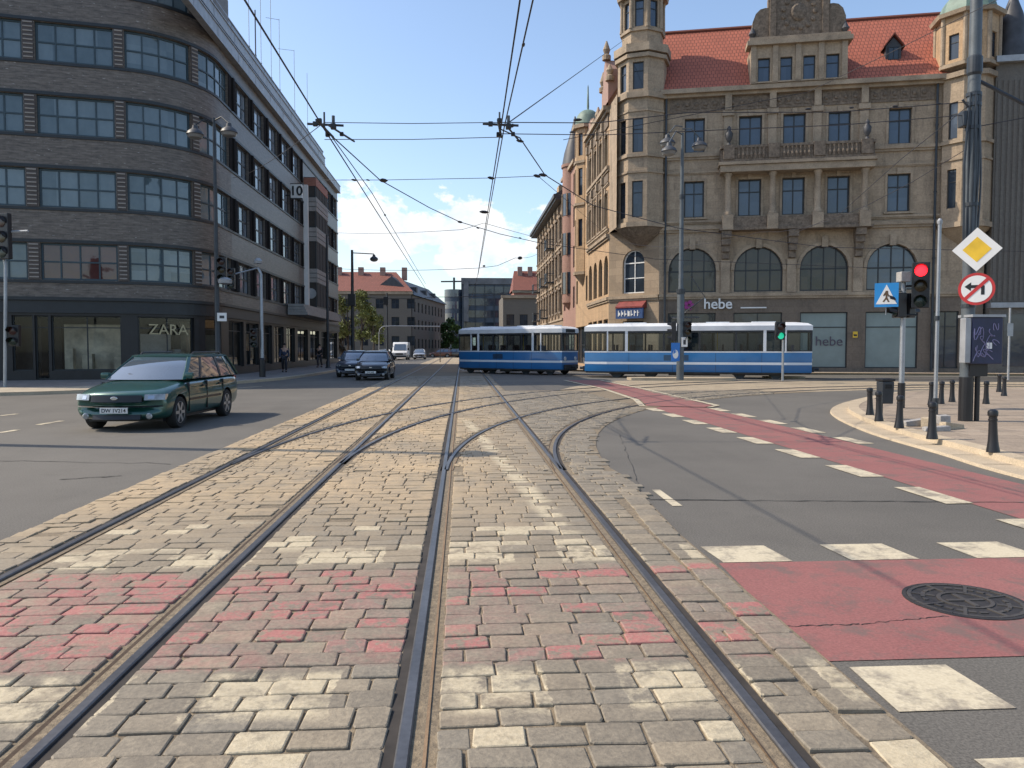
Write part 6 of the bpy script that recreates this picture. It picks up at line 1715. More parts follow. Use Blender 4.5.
# ---- big trolley pole with signs
def big_pole():
    x, y = 10.08, 15.0
    t = E('trolley_pole', 'thick grey steel pole carrying the tram wires, with a dark painted foot, at the right', 'pole', (x, y, .138))
    mb = MB(); mb.tube([(x, y, .14), (x, y, 5.8), (x, y, 8.4), (x, y, 12)], [.125, .12, .11, .09], 16); mb.build('shaft', M['pole'], t, smooth=True)
    mb = MB(); mb.lathe([(.132, .14), (.132, 1.02)], x, y, 18); mb.build('painted_foot', M['black'], t)
    mb = MB()
    for z, r in ((2.4, .135), (4.4, .14), (5.9, .14), (6.35, .14), (6.55, .14)): mb.lathe([(r, z), (r, z + .07)], x, y, 18)
    mb.lathe([(.12, 6.95), (.14, 7.0), (.14, 7.3), (.10, 7.35)], x, y, 18); build_split(mb, 'clamp', M['metal_dark'], t)
    mb = MB(); r_ = random.Random(2)
    for k in range(4):
        a = -2.6 + k * .62
        pts = [(x + (.135 + .02 * sin(z * 2.3 + k)) * cos(a + .1 * sin(z + k)), y + (.135 + .02 * sin(z * 2.3 + k)) * sin(a + .1 * sin(z + k)), z) for z in [3.3 + .3 * i for i in range(12)]]
        mb.tube(pts, .018, 6)
    mb.tube([(x - .2, y - .1, 3.6), (x - .24, y - .12, 5.2), (x - .16, y - .1, 6.3), (x - .3, y - .1, 6.45)], .022, 6); mb.build('cables', M['metal_dark'], t)
    mb = MB(); mb.tube([(x, y, 6.9), (x + 1.1, y - .3, 6.2), (x + 2.6, y - .6, 5.3)], .035, 6); mb.build('stay', M['metal_dark'], t)
    mb = MB(); mb.box(x - .26, x - .1, y - .1, y + .1, 5.95, 6.25); mb.build('junction_box', M['metal_dark'], t, bevel=.02)
    mb = MB(); mb.tube([(x + .20, y - .05, .14), (x + .20, y - .05, 1.3)], .05, 10); mb.build('side_post', M['black'], t)
    return x, y
bx, by = big_pole()
def roadsign():
    x, y = bx, by - .27; a = to_eye(x, y)
    z = AY(977, 249.5, y)[2]; h = .425
    t = E('priority_sign', 'white and yellow diamond priority road sign on the thick pole', 'road sign', (x, y, z))
    dia = lambda r, c=.05: [(r - c, -c), (r, 0), (r - c, c), (c, r - c), (0, r), (-c, r - c), (-r + c, c), (-r, 0), (-r + c, -c), (-c, -r + c), (0, -r), (c, -r + c)]
    plate_disc(t, 'plate', AY(977, 249, y)[0], y, z, a, h, [('plate', dia(h), M['sign_white'], 0, .02), ('yellow_field', dia(h * .58, .02), M['yellow'], .021, .024)])
    x2, _, z = AY(976.5, 289, y)
    t = E('no_left_turn_sign', 'round white sign with a red ring forbidding a left turn, under the yellow diamond', 'road sign', (x2, y, z)); R = .315
    arrow = [(-.24, .02), (-.11, .12), (-.11, .055), (.13, .055), (.16, .03), (.16, -.17), (.09, -.17), (.09, -.015), (-.11, -.015), (-.11, -.08)]
    arrow = [(p[0] * .85, p[1] * .85 + .03) for p in arrow]
    ringp = circ(R)
    bar = [(-.21, -.165), (-.165, -.21), (.21, .165), (.165, .21)]
    plate_disc(t, 'plate', x2, y, z, a, R, [('red_ring', circ(R), M['red'], 0, .02), ('white_field', circ(R * .83), M['sign_white'], .021, .024), ('turn_arrow', arrow, M['black'], .025, .027), ('red_bar', bar, M['red'], .028, .03)])
roadsign()
def cabinet():
    x0, _, zt = AY(973, 317, 14.72); x1, _, zb = AY(1002, 364, 14.72)
    t = E('control_cabinet', 'dark blue control cabinet covered in pale graffiti, mounted on the thick pole', 'cabinet', ((x0 + x1) / 2, 14.9, zb))
    mb = MB(); mb.box(x0, x1, 14.72, 15.1, zb, zt); cb = mb.build('box', pm('dark_blue_cabinet', (.016, .022, .06), .45, var=.3), t, bevel=.015)
    mb = MB(); mb.box(x0 - .03, x1 + .03, 14.68, 15.14, zt, zt + .05); mb.build('lid', M['metal_light'], t)
    mb = MB(); mb.box(x0 - .13, x0 - .01, 14.74, 14.92, zb + .02, zt - .02); mb.build('side_box', M['metal_light'], t, bevel=.015)
    mb = MB(); r_ = random.Random(9)
    for k in range(13):
        cx, cz = x0 + .1 + r_.random() * (x1 - x0 - .2), zb + .1 + r_.random() * (zt - zb - .2); rr = .05 + .06 * r_.random(); ph = r_.random() * 6; m_ = r_.choice((1.5, 2, .7))
        mb.tube([(cx + rr * cos(ph + s * .35), 14.716, cz + rr * 1.3 * sin(m_ * (ph + s * .35))) for s in range(14)], .009, 4)
    mb.build('graffiti', pm('pale_graffiti', (.22, .21, .36), .6, var=.4), cb)
    mb = MB(); mb.box((x0 + x1) / 2 - .02, (x0 + x1) / 2 + .09, 14.712, 14.719, zb + .3, zb + .42); mb.build('sticker', M['sign_white'], cb)
    mb = MB(); mb.box(x0 + .05, x1 - .2, 14.85, 15.05, zb - .25, zb); mb.build('stand', M['black'], t)
cabinet()

# ---- red traffic light
def red_light():
    x, y = G(901, 408, .138)
    t = E('traffic_light', 'traffic light showing red on a thin grey pole at the pavement corner', 'traffic light', (x, y, .138))
    zt = AY(901, 282, y)[2]
    pole_tube(t, x, y, .14, zt, .065, .055, M['metal_grey'], foot=False)
    mb = MB(); mb.lathe([(.085, .14), (.085, .75)], x, y, 14); mb.build('painted_foot', M['black'], t)
    hx, hy, hz = AY(921, 271, y - .25)
    signal_head(t, hx, hy, hz, to_eye(hx, hy) , 3, 'red', s=.27)
    mb = MB(); mb.tube([(x, y, zt - .1), (hx, hy + .12, zt - .1)], .03, 6); mb.tube([(x, y, zt - .8), (hx, hy + .12, zt - .8)], .03, 6); build_split(mb, 'bracket', M['metal_dark'], t)
    xx, yy, zz = AY(903.5, 277, y - .1)
    mb = MB(); mb.box(xx - .12, xx + .12, yy - .12, yy + .12, zz - .12, zz + .12); mb.build('camera_box', M['concrete'], t, bevel=.02)
    signal_head(t, x - .13, y - .05, AY(895, 300, y)[2], pi, 2, None, 'pedestrian_signal_head', s=.22)
    signal_head(t, x + .16, y + .1, AY(907, 300, y)[2], .3, 2, None, 'pedestrian_signal_head', s=.22)
    # crossing sign
    sx, sy, sz = AY(886.5, 295, y - .05); s_ = .262
    ts = E('crossing_sign', 'blue square pedestrian crossing sign with a white triangle, left of the red light', 'road sign', (sx, sy, sz))
    sq = lambda a: [(a, -a * 1.1), (a, a * 1.1), (-a, a * 1.1), (-a, -a * 1.1)]
    tri = [(-.23, -.22), (.23, -.22), (0, .25)]
    man = [(-.015, .10), (.03, .10), (.04, .02), (.075, -.03), (.05, -.05), (.02, -.01), (.025, -.07), (.07, -.17), (.03, -.17), (.0, -.10), (-.05, -.17), (-.085, -.16), (-.02, -.06), (-.02, 0), (-.06, -.03), (-.075, -.01)]
    pl = plate_disc(ts, 'plate', sx, sy, sz, to_eye(sx, sy), s_, [('plate', sq(s_), M['signblue'], 0, .02), ('white_triangle', tri, M['sign_white'], .021, .024), ('walking_figure', man, pm('figure_brown', (.10, .06, .03), .6), .025, .027)])
    mb = MB(); mb.tube([(sx + .28, sy + .02, sz + .1), (x, y, sz + .1)], .02, 6); mb.tube([(sx, sy + .01, sz - .3), (sx, sy + .01, sz - .48)], .012, 6); mb.build('arm', M['metal_grey'], ts)
red_light()
# slim pole beside it
x, y = G(935, 414.5, .138); zt = AY(935, 223, y)[2]
t = E('slim_post', 'slim pale steel post with a round cap, standing just right of the red traffic light', 'post', (x, y, .138))
pole_tube(t, x, y, .14, zt, .042, .035, M['metal_grey'], foot=False); mb = MB(); mb.lathe([(.05, zt - .02), (.055, zt + .05), (.02, zt + .1)], x, y, 12); mb.build('cap', M['metal_light'], t)
mb = MB(); mb.lathe([(.06, .14), (.06, .5)], x, y, 12); mb.lathe([(.055, 2.2), (.055, 2.3)], x, y, 12); build_split(mb, 'collar', M['metal_dark'], t)
x, y = G(1008, 380, .116); zt = AY(1008, 308, y)[2]
t = E('far_post', 'thin pale post with a small plate in front of the fluted building', 'post', (x, y, .116)); pole_tube(t, x, y, .12, zt, .05, .045, M['metal_light'], foot=False)
mb = MB(); mb.box(x - .14, x + .14, y - .06, y - .052, zt - 1.3, zt - .7); mb.build('plate', M['metal_grey'], t)

# ---- bollards
blabels = ['black bollard closest to the traffic island kerb, leftmost of the corner row', 'black bollard just in front of the litter bin', 'black bollard in front of the foot of the red traffic light pole', 'black bollard at the kerb in front of the broken kerb stones',
  'black bollard nearest the camera, right of the thick pole', 'black bollard behind the slim post, left one of a pair on the back kerb', 'black bollard on the back kerb, right one of the pair by the thick pole',
  'black bollard half hidden directly behind the slim post', 'black bollard far right at the back kerb, left one of two', 'black bollard far right at the back kerb, right one of two', 'black bollard partly hidden behind the foot of the thick pole']
bpos = [(870, 415), (879, 421), (899, 428), (932, 439), (993, 452), (941, 404), (952, 402), (931, 405), (999, 392), (1004, 396), (986, 404)]
def bollard():
    t = E('bollard', blabels[0], 'bollard', (0, 0, 0), 0, 'black bollards on the corner pavement')
    mb = MB(); mb.lathe([(.088, 0), (.085, .03), (.074, .09), (.064, .17), (.058, .28), (.052, .46), (.054, .50), (.066, .515), (.068, .56), (.06, .585), (.03, .60)], 0, 0, 16)
    mb.build('post', M['black'], t, world=False, smooth=True, sharp=35)
    mb = MB(); mb.lathe([(.052, .44), (.06, .445), (.06, .465), (.052, .47)], 0, 0, 16); mb.build('collar', M['black'], t, world=False, smooth=True, sharp=35)
    return t
b0 = bollard()
rb = random.Random(4)
for i, q in enumerate(bpos):
    o = b0 if i == 0 else copytree(b0); x, y = G(q[0], q[1], .138); o.location = (x, y, .138); o['label'] = blabels[i]; o.rotation_euler = (rb.uniform(-.02, .02), rb.uniform(-.03, .03), rb.random())
# litter bin
x, y = G(881, 424, .138); x, y = G(884.5, 419, .138)
t = E('litter_bin', 'dark square litter bin on a short post among the leftmost bollards', 'litter bin', (x, y, .138))
zb, zt = AY(884, 403.5, y)[2], AY(884, 378.5, y)[2]
mb = MB(); w = .115; mb.prism([(x - w, y - w), (x + w, y - w), (x + w, y + w), (x - w, y + w)], zb, zt - .06, 0, [(x - w * 1.1, y - w * 1.1), (x + w * 1.1, y - w * 1.1), (x + w * 1.1, y + w * 1.1), (x - w * 1.1, y + w * 1.1)])
mb.build('bin_body', M['metal_dark'], t, bevel=.02); mb = MB(); mb.box(x - .14, x + .14, y - .14, y + .14, zt - .055, zt); mb.build('lid', M['black'], t, bevel=.015)
mb = MB(); mb.tube([(x, y + .15, .14), (x, y + .15, zb + .02)], .04, 8); mb.build('post', M['black'], t)
mb = MB(); mb.box(x - .07, x + .07, y - .135, y - .122, zt - .2, zt - .12); mb.build('slot', M['rubber'], t)
# broken kerb stones
for i, (px, py, sx, sy, sz, rz, tilt, lb) in enumerate([(913, 426, .42, .16, .10, .15, .12, 'grey broken slab lying flat, left one of the rubble by the slim post'), (928, 427, .16, .2, .16, .9, .1, 'pale upright stone lump in the rubble at the foot of the slim post'), (943, 424, .22, .16, .16, .05, .02, 'grey stone block standing squarely in the rubble'),
     (952, 429, .5, .14, .10, .35, -.1, 'long pale kerb stone lying slanted against the thick pole'), (936, 431, .45, .13, .07, -.05, .05, 'low pale slab at the front of the rubble')]):
    x, y = G(px, py, .138); t = E('broken_stone', lb, 'stone', (x, y, .138), rz, group='rubble by the pole')
    mb = MB(); r_ = random.Random(i); j = lambda: r_.uniform(-.02, .02)
    mb.hexa([(a * sx / 2 + j(), b * sy / 2 + j(), c * sz + (a * tilt * sx / 2 if c else 0) + (abs(j()) if c else 0)) for c in (0, 1) for a, b in ((-1, -1), (1, -1), (1, 1), (-1, 1))])
    mb.build('stone', M['kerb'] if i % 2 else M['concrete'], t, world=False, bevel=.012)

# ---- centre pole with three lamps
def centre_pole():
    x, y = G(680, 380.5, .1)
    t = E('lamp_post', 'tall slim street lamp with three round lamps in front of the blue tram', 'street lamp', (x, y, .13))
    zt = AY(680, 133, y)[2]
    mb = MB(); mb.tube([(x, y, .13), (x, y, 4.2), (x, y, 4.4), (x, y, 8), (x, y, zt)], [.17, .16, .11, .09, .06], 14); mb.build('pole', M['pole'], t, smooth=True)
    mb = MB()
    for pxx, py, s in ((667.5, 143, 0), (669, 151, .2), (699.5, 146, 0)):
        lx, ly, lz = AY(pxx, py, y - s * 4); mb.tube([(x, y, lz + .75 + s), ((x + lx) / 2, (y + ly) / 2, lz + .78 + s), (lx, ly, lz + .36)], .03, 6); lamp_head(t, lx, ly, lz)
    build_split(mb, 'arm', M['pole'], t); mb = MB(); mb.lathe([(.2, 4.1), (.2, 4.3)], x, y, 14); mb.lathe([(.11, 8.4), (.11, 8.6)], x, y, 12); build_split(mb, 'collar', M['metal_dark'], t)
    signal_head(t, x + .3, y - .05, 2.65, FACE, 3, None, s=.24); signal_head(t, x - .28, y + .1, 2.65, pi * .9, 3, None, s=.22)
    sx, _, sz = AY(676.5, 352, y - .2)
    ts = E('keep_right_sign', 'tall blue sign with a white mark on the three lamp post by the tram', 'road sign', (sx, y - .2, sz))
    plate_disc(ts, 'plate', sx - .05, y - .2, sz, FACE, .3, [('plate', [(.2, -.42), (.2, .42), (-.2, .42), (-.2, -.42)], M['blue'], 0, .02), ('white_mark', [(a * .13, b * .2 - .1) for a, b in circ(1, 20)], M['sign_white'], .021, .024), ('blue_arrow', [(.06, .02), (-.02, .02), (.02, .06), (-.04, .1), (-.1, .0), (-.1, -.1)], M['blue'], .025, .027)])
    sx, _, sz = AY(684.5, 342, y - .2); ts = E('small_white_sign', 'small white plate beside the tall blue sign on the three lamp post', 'road sign', (sx, y - .2, sz))
    mb = MB(); mb.box(sx - .14, sx + .14, y - .215, y - .2, sz - .22, sz + .22); mb.build('plate', M['sign_white'], ts); mb = MB(); mb.box(sx - .06, sx + .06, y - .218, y - .2155, sz - .12, sz + .1); mb.build('mark', M['metal_dark'], ts)
centre_pole()
# ---- green pedestrian signal in front of the tram
x, y = G(782.5, 378, .1); zt = AY(782, 322, y)[2]
t = E('pedestrian_signal', 'short grey pole with a signal showing green, before the tram nose', 'traffic light', (x, y, .1)); y0_ = y - 2.4
x, y = G(782.5, 380.5, .1); zt = AY(782, 322, y)[2]; t.location = (x, y, .1); XF[t] = Matrix.Translation((x, y, .1))
pole_tube(t, x, y, .1, zt - .1, .055, .05, M['metal_grey'], foot=False)
hx, hy, hz = AY(780, 327, y - .18); signal_head(t, hx, hy, hz, FACE, 2, 'green', s=.30)

# ---- left lamp mast
def left_mast():
    x, y = G(218.5, 382, .116); zt = AY(218.5, 118, y)[2]
    t = E('lamp_post', 'tall dark street lamp with two round lamps at the rounded brick store corner', 'street lamp', (x, y, .116))
    pole_tube(t, x, y, .12, zt, .13, .06, M['metal_dark'])
    mb = MB()
    for pxx, py in ((195, 134), (229, 132)):
        lx, ly, lz = AY(pxx, py, y - .5); mb.tube([(x, y, lz + .6), ((x + lx) / 2, (y + ly) / 2, lz + .7), (lx, ly, lz + .36)], .03, 6); lamp_head(t, lx, ly, lz)
    mb.build('arm', M['metal_dark'], t)
    hx, hy, hz = AY(222, 262, y - .25); signal_head(t, hx, hy, hz, FACE, 3, None, s=.26)
    lx, ly, lz = AY(225, 281, y - .4); mb = MB(); mb.lathe([(.12, .15), (.3, .05), (.28, -.1), (.1, -.16)], c=(lx, ly, lz), n=14); mb.tube([(x, y, lz + .2), (lx, ly, lz + .15)], .03, 6); mb.build('loudspeaker', M['metal_light'], t, smooth=True)
    sx, _, sz = AY(222, 317, y - .2); ts = E('small_white_sign', 'small white square sign on the tall dark street lamp by the brick store corner', 'road sign', (sx, y - .2, sz)); mb = MB(); mb.box(sx - .2, sx + .2, y - .22, y - .2, sz - .18, sz + .18); mb.build('plate', M['sign_white'], ts)
    mb = MB(); mb.box(sx - .1, sx + .1, y - .224, y - .2205, sz - .06, sz + .06); mb.build('mark', M['metal_dark'], ts)
left_mast()
t = E('lamp_post', 'tall lamp post on the traffic island left of the photo, whose shadow crosses the cobbles', 'street lamp', (-11.1, 14.1, .12))
pole_tube(t, -11.1, 14.1, .12, 11.0, .17, .13, M['metal_dark'])
mb = MB(); mb.tube([(-11.1, 14.1, 10.9), (-10.95, 14.05, 11.2), (-10.45, 14.0, 11.25)], .06, 8); mb.build('arm', M['metal_dark'], t); lamp_head(t, -10.45, 14.0, 10.85)
def signal_mast():
    x, y = G(262.5, 377, .116); zt = AY(258, 268, y)[2]
    t = E('signal_mast', 'grey signal mast with an arm reaching left over the road, beside the brick store', 'signal mast', (x, y, .116))
    mb = MB(); mb.tube([(x, y, .12), (x, y, zt - .3), (x - .15, y, zt)], [.10, .075, .06], 10); mb.tube([(x - .15, y, zt), AY(231, 275, y - .3)], .04, 8); mb.build('pole', M['metal_grey'], t, smooth=True)
    mb = MB(); mb.lathe([(.16, .12), (.16, 1.0), (.11, 1.1)], x, y, 12); mb.build('foot', M['black'], t)
    hx, hy, hz = AY(258, 262, y - .1); mb = MB(); mb.lathe([(.1, .2), (.22, .05), (.2, -.08)], c=(hx, hy, hz), n=14); mb.build('flood_lamp', M['metal_light'], t, smooth=True)
    hx, hy, hz = AY(231, 272, y - .35); signal_head(t, hx, hy, hz, FACE, 3, None, s=.26)
    hx, hy, hz = AY(254, 332, y - .2); signal_head(t, hx, hy, hz, FACE, 3, None, s=.24)
signal_mast()
def far_lamp(px, py_top, base, label, arm_px=None, arm_py=None, thick=.11, box=None):
    x, y = base; zt = AY(px, py_top, y)[2]
    t = E('lamp_post', label, 'street lamp', (x, y, .116)); pole_tube(t, x, y, .12, zt, thick, thick * .6, M['metal_dark'])
    if arm_px:
        lx, ly, lz = AY(arm_px, arm_py, y); mb = MB(); mb.tube([(x, y, lz + .5), (lx, ly, lz + .42)], .045, 6); mb.build('arm', M['metal_dark'], t)
        lamp_head(t, lx, ly, lz)
    if box:
        bx_, _, bz = AY(box[0], box[1], y); mb = MB(); mb.box(bx_ - .3, bx_ + .3, y - .3, y + .1, bz - .5, bz + .5); mb.build('signal_box', M['black'], t, bevel=.03)
Xk = -9.2
far_lamp(352.5, 250, (AX(352.5, 300, Xk)[0], AX(352.5, 300, Xk)[1]), 'dark street lamp with one arm to the right above the two dark cars', 374, 259, .17, (352, 300))
far_lamp(387, 293, (AX(387, 300, Xk)[0], AX(387, 300, Xk)[1]), 'dark signal post with a black box on top in front of the red roofed house', None, None, .16, (386, 301))
x, y = AX(327.5, 300, -9.9)[:2]
far_lamp(327.5, 235, (x, y), 'thin dark wire pole at the far corner of the brick store', None, None, .12)
# gantry
t = E('overhead_gantry', 'thin pale steel gantry with a rounded corner spanning the far street', 'gantry', (*AY(379, 350, 88)[:2], 0))
p0 = AY(379, 352, 88); pts = [(p0[0], 88, 0.0)] + [AY(a, b, 88) for a, b in ((379, 345), (379, 334), (380, 329), (383, 326.5), (392, 326), (440, 326.5))]
mb = MB(); mb.tube(pts, .06, 8); mb.build('gantry_pipe', M['metal_grey'], t, smooth=True)
mb = MB(); q = AY(440, 326.5, 88); mb.tube([(q[0], 88, 0), (q[0], 88, q[2])], .05, 8); mb.build('leg', M['metal_dark'], t)
# left edge signal
x, y = G(5, 387, .116); t = E('traffic_light', 'dark traffic light cut by the left edge of the photo, on a bent grey pole', 'traffic light', (x, y, .116))
mb = MB(); q = [AY(5.5, b, y) for b in (385, 300, 265)]; mb.tube([(x, y, .12)] + q[1:] + [AY(2, 248, y), AY(-12, 243, y)], .06, 8); mb.build('pole', M['metal_grey'], t, smooth=True)
hx, hy, hz = AY(3, 222, y - .2); signal_head(t, hx, hy, hz, FACE - .3, 3, None, s=.42)
a, b = AY(9, 232, y - .2), AY(28, 231, y - .2); mb = MB(); mb.tube([a, b], .05, 6); mb.build('side_arm', M['metal_light'], t)
hx, hy, hz = AY(14, 331, y + .1); signal_head(t, hx, hy, hz, FACE, 2, None, 'pedestrian_signal_head', s=.3)

# ---- catenary
M['wire'] = pm('dark_copper_wire', (.035, .035, .042), .6, .3)
def wire(pts, label, r=.012, ins=(), sag=0.0, kind='tram wire', name='tram_wire', group='tram overhead wires'):
    P = [Vector(p) for p in pts]
    t = E(name, label, kind, tuple(P[0]), 0, group)
    Q = []
    for a, b in zip(P, P[1:]):
        n = max(2, int((b - a).length / 2.5))
        for k in range(n): q = a.lerp(b, k / n); q.z -= sag * 4 * (k / n) * (1 - k / n); Q.append(q)
    Q.append(P[-1])
    mb = MB(); mb.tube(Q, r, 5); mb.build('wire', M['wire'], t)
    for q, s in ins:
        q = Vector(q); mb = MB(); d = (P[-1] - P[0]).normalized(); mb.tube([q - d * s * .5, q - d * s * .2, q + d * s * .2, q + d * s * .5], [s * .06, s * .17, s * .17, s * .06], 8); mb.build('insulator', M['black'], t)
    return t
ZW = 5.5
g5 = lambda px, py, z=ZW: (*G(px, py, z), z)
wire([(.52, -6, ZW), (.66, 8.9, ZW), (.70, 14.1, ZW), (.85, 42, ZW), (.6, 90, ZW)], 'left wire of the close pair running up the middle of the sky', .012)
wire([(.95, -6, ZW + .02), (.81, 8.9, ZW + .02), (.76, 14.1, ZW + .02), (.87, 42, ZW + .02)], 'right wire of the close pair running up the middle of the sky', .011, [((.80, 10.2, ZW), .12)])
wire([(-2.42, -6, ZW), (-2.42, 9.1, ZW), (-2.44, 14.3, ZW), (-2.40, 42, ZW), (-2.3, 95, ZW)], 'straight wire falling from the top left past the roof of the brick store', .013)
wire([(-2.44, 14.3, ZW + .05), (-2.25, 20, ZW), (-2.2, 48, ZW)], 'second wire below the left wire junction, just beside the straight one', .010, [(g5(385, 215), .16)])
wire([(-2.44, 14.3, ZW), g5(380, 180), g5(430, 208), g5(460, 222), g5(500, 234), g5(540, 243), (8.5, 34, ZW), (20, 37.0, ZW)], 'wire branching from the left junction and sweeping right towards the corner tenement', .012, [(g5(460, 222), .2), (g5(478, 228), .14), (g5(520, 238), .14), (g5(383, 181), .2)])
wire([(.70, 14.1, ZW), g5(520, 138), g5(545, 175), (3.6, 21.4, ZW), (7, 25.2, ZW), (14, 29.6, ZW), (30, 31, ZW)], 'wire branching from the middle junction and curving right in front of the tenement', .012, [(g5(520, 141), .16), (g5(543, 175), .22)])
pe = (bx, by, 6.45); H1 = (.70, 14.1, ZW + .12); H0 = (-2.44, 14.3, ZW + .12)
wire([H0, H1], 'upper thin span wire between the two wire junctions', .007, (), .02, 'span wire', 'span_wire', 'thin span wires')
wire([(H0[0], H0[1], 5.32), (H1[0], H1[1], 5.36)], 'lower thin span wire between the two wire junctions', .007, (), .02, 'span wire', 'span_wire', 'thin span wires')
wire([H1, (4.2, 14.4, 5.95), pe], 'upper span wire from the middle junction to the thick pole, strung with insulators', .009, [((9.3, 14.9, 6.36), .12), ((8.4, 14.85, 6.28), .12), ((7.5, 14.8, 6.22), .10), ((6.6, 14.7, 6.15), .12), ((2.1, 14.2, 5.72), .16)], .10, 'span wire', 'span_wire', 'thin span wires')
wire([(H1[0], H1[1], 5.42), (4.4, 14.4, 5.62), (bx, by, 6.2)], 'lower span wire from the middle junction to the thick pole', .008, [((2.0, 14.2, 5.5), .1)], .05, 'span wire', 'span_wire', 'thin span wires')
wire([H0, (-12.6, 44.5, 11.0)], 'span wire from the left junction back to the corner of the brick store', .008, (), .2, 'span wire', 'span_wire', 'thin span wires')
wall_p = TEN.map(-.9, -.5, 0); tp_ = AY(624, 40, 50.5)
wire([(.76, 14.1, ZW + .06), (tp_[0], tp_[1], tp_[2])], 'long stay wire rising right from the middle junction to the tenement turret', .012, [((.95, 14.75, 5.75), .2)], 0, 'span wire', 'span_wire', 'thin span wires')
ys = 18.3
wire([AY(318, 180, 40) , AY(341, 180, ys), AY(383, 180, ys), AY(491, 178, ys), AY(538, 176, ys), (10.0, 55, 9.8)], 'horizontal span wire below the two junctions, reaching the tenement', .007, [(AY(354, 180, ys), .14), (AY(384, 180, ys), .2), (AY(368, 180, ys), .1), (AY(491, 178, ys), .2), (AY(537, 176, ys), .22)], 0, 'span wire', 'span_wire', 'thin span wires')
ys = 30.0
wire([AX(327.5, 232, -9.9), AY(440, 231, ys), AY(484, 223, ys), (10.0, 60, 9.2)], 'faint span wire crossing the street in front of the clouds', .009, [(AY(484, 212, 26), .3)], .1, 'span wire', 'span_wire', 'thin span wires')
ys = 45
wire([AX(327.5, 268, -9.9), AY(480, 268, 44), AY(515, 258, 44), AX(537, 254, 9.2)], 'span wire with a round insulator ending at the ochre terrace', .014, [(AY(520, 258, 44), .55), (AY(484, 266, 44), .3)], .15, 'span wire', 'span_wire', 'thin span wires')
wire([(Xk, AX(352.5, 300, Xk)[1], AX(352, 296, Xk)[2]), AY(440, 297, 70), AY(537, 290, 88)], 'dark span wire low over the far street above the red roofed house', .022, (), .2, 'span wire', 'span_wire', 'thin span wires')
wire([pe, AY(900, 160, 20), AY(841, 213, 26), (11.5, 28.3, ZW)], 'pale stay wire slanting down left from the thick pole across the tenement', .009, (), 0, 'span wire', 'span_wire', 'thin span wires')
wire([(bx + 1.4, by - 3, 8.6), AY(900, 48, 15.5), AY(808, 92, 17), (2.2, 17.0, 6.1)], 'thin wire rising to the upper right across the tenement roof', .007, (), 0, 'span wire', 'span_wire', 'thin span wires')
wire([(bx, by, 5.95), (18.5, 14.2, 7.6)], 'wire leaving the thick pole to the right edge of the photo', .010, (), .05, 'span wire', 'span_wire', 'thin span wires')
wire([AY(616, 240, 50.2), AY(760, 232, 30), (bx, by, 5.6)], 'faint drooping wire in front of the arched windows of the tenement', .007, (), .5, 'span wire', 'span_wire', 'thin span wires')
def junction(c, label, seed):
    t = E('wire_junction', label, 'wire junction', c, 0, 'wire junctions'); r_ = random.Random(seed); x, y, z = c
    mb = MB(); mb.tube([(x - .30, y, z + .07), (x + .34, y, z + .05)], .022, 6); mb.tube([(x - .05, y - .5, z), (x + .06, y + .6, z)], .022, 6); mb.tube([(x + .1, y - .2, z), (x + .42, y + .8, z - .02)], .018, 6); mb.build('frog', M['metal_dark'], t)
    mb = MB()
    for dx, dy, dz, s in ((-.16, 0, .07, .04), (.16, 0, .03, .048), (.0, .35, -.02, .04), (.26, .3, -.02, .035), (-.02, -.35, .03, .038)): mb.box(x + dx - s, x + dx + s, y + dy - s, y + dy + s, z + dz - s, z + dz + s)
    build_split(mb, 'clamp', M['black'], t, bevel=.012); mb = MB(); mb.tube([(x, y, z), (x, y, z + .28)], .018, 6); mb.tube([(x + .16, y, z + .04), (x + .16, y, z + .22)], .03, 6); mb.build('hanger', M['metal_dark'], t)
junction((-2.44, 14.3, ZW + .02), 'black wire junction hanging left, in front of the roof end of the brick store', 1)
junction((.68, 14.1, ZW + .02), 'black wire junction in the middle of the sky where the wires meet', 2)

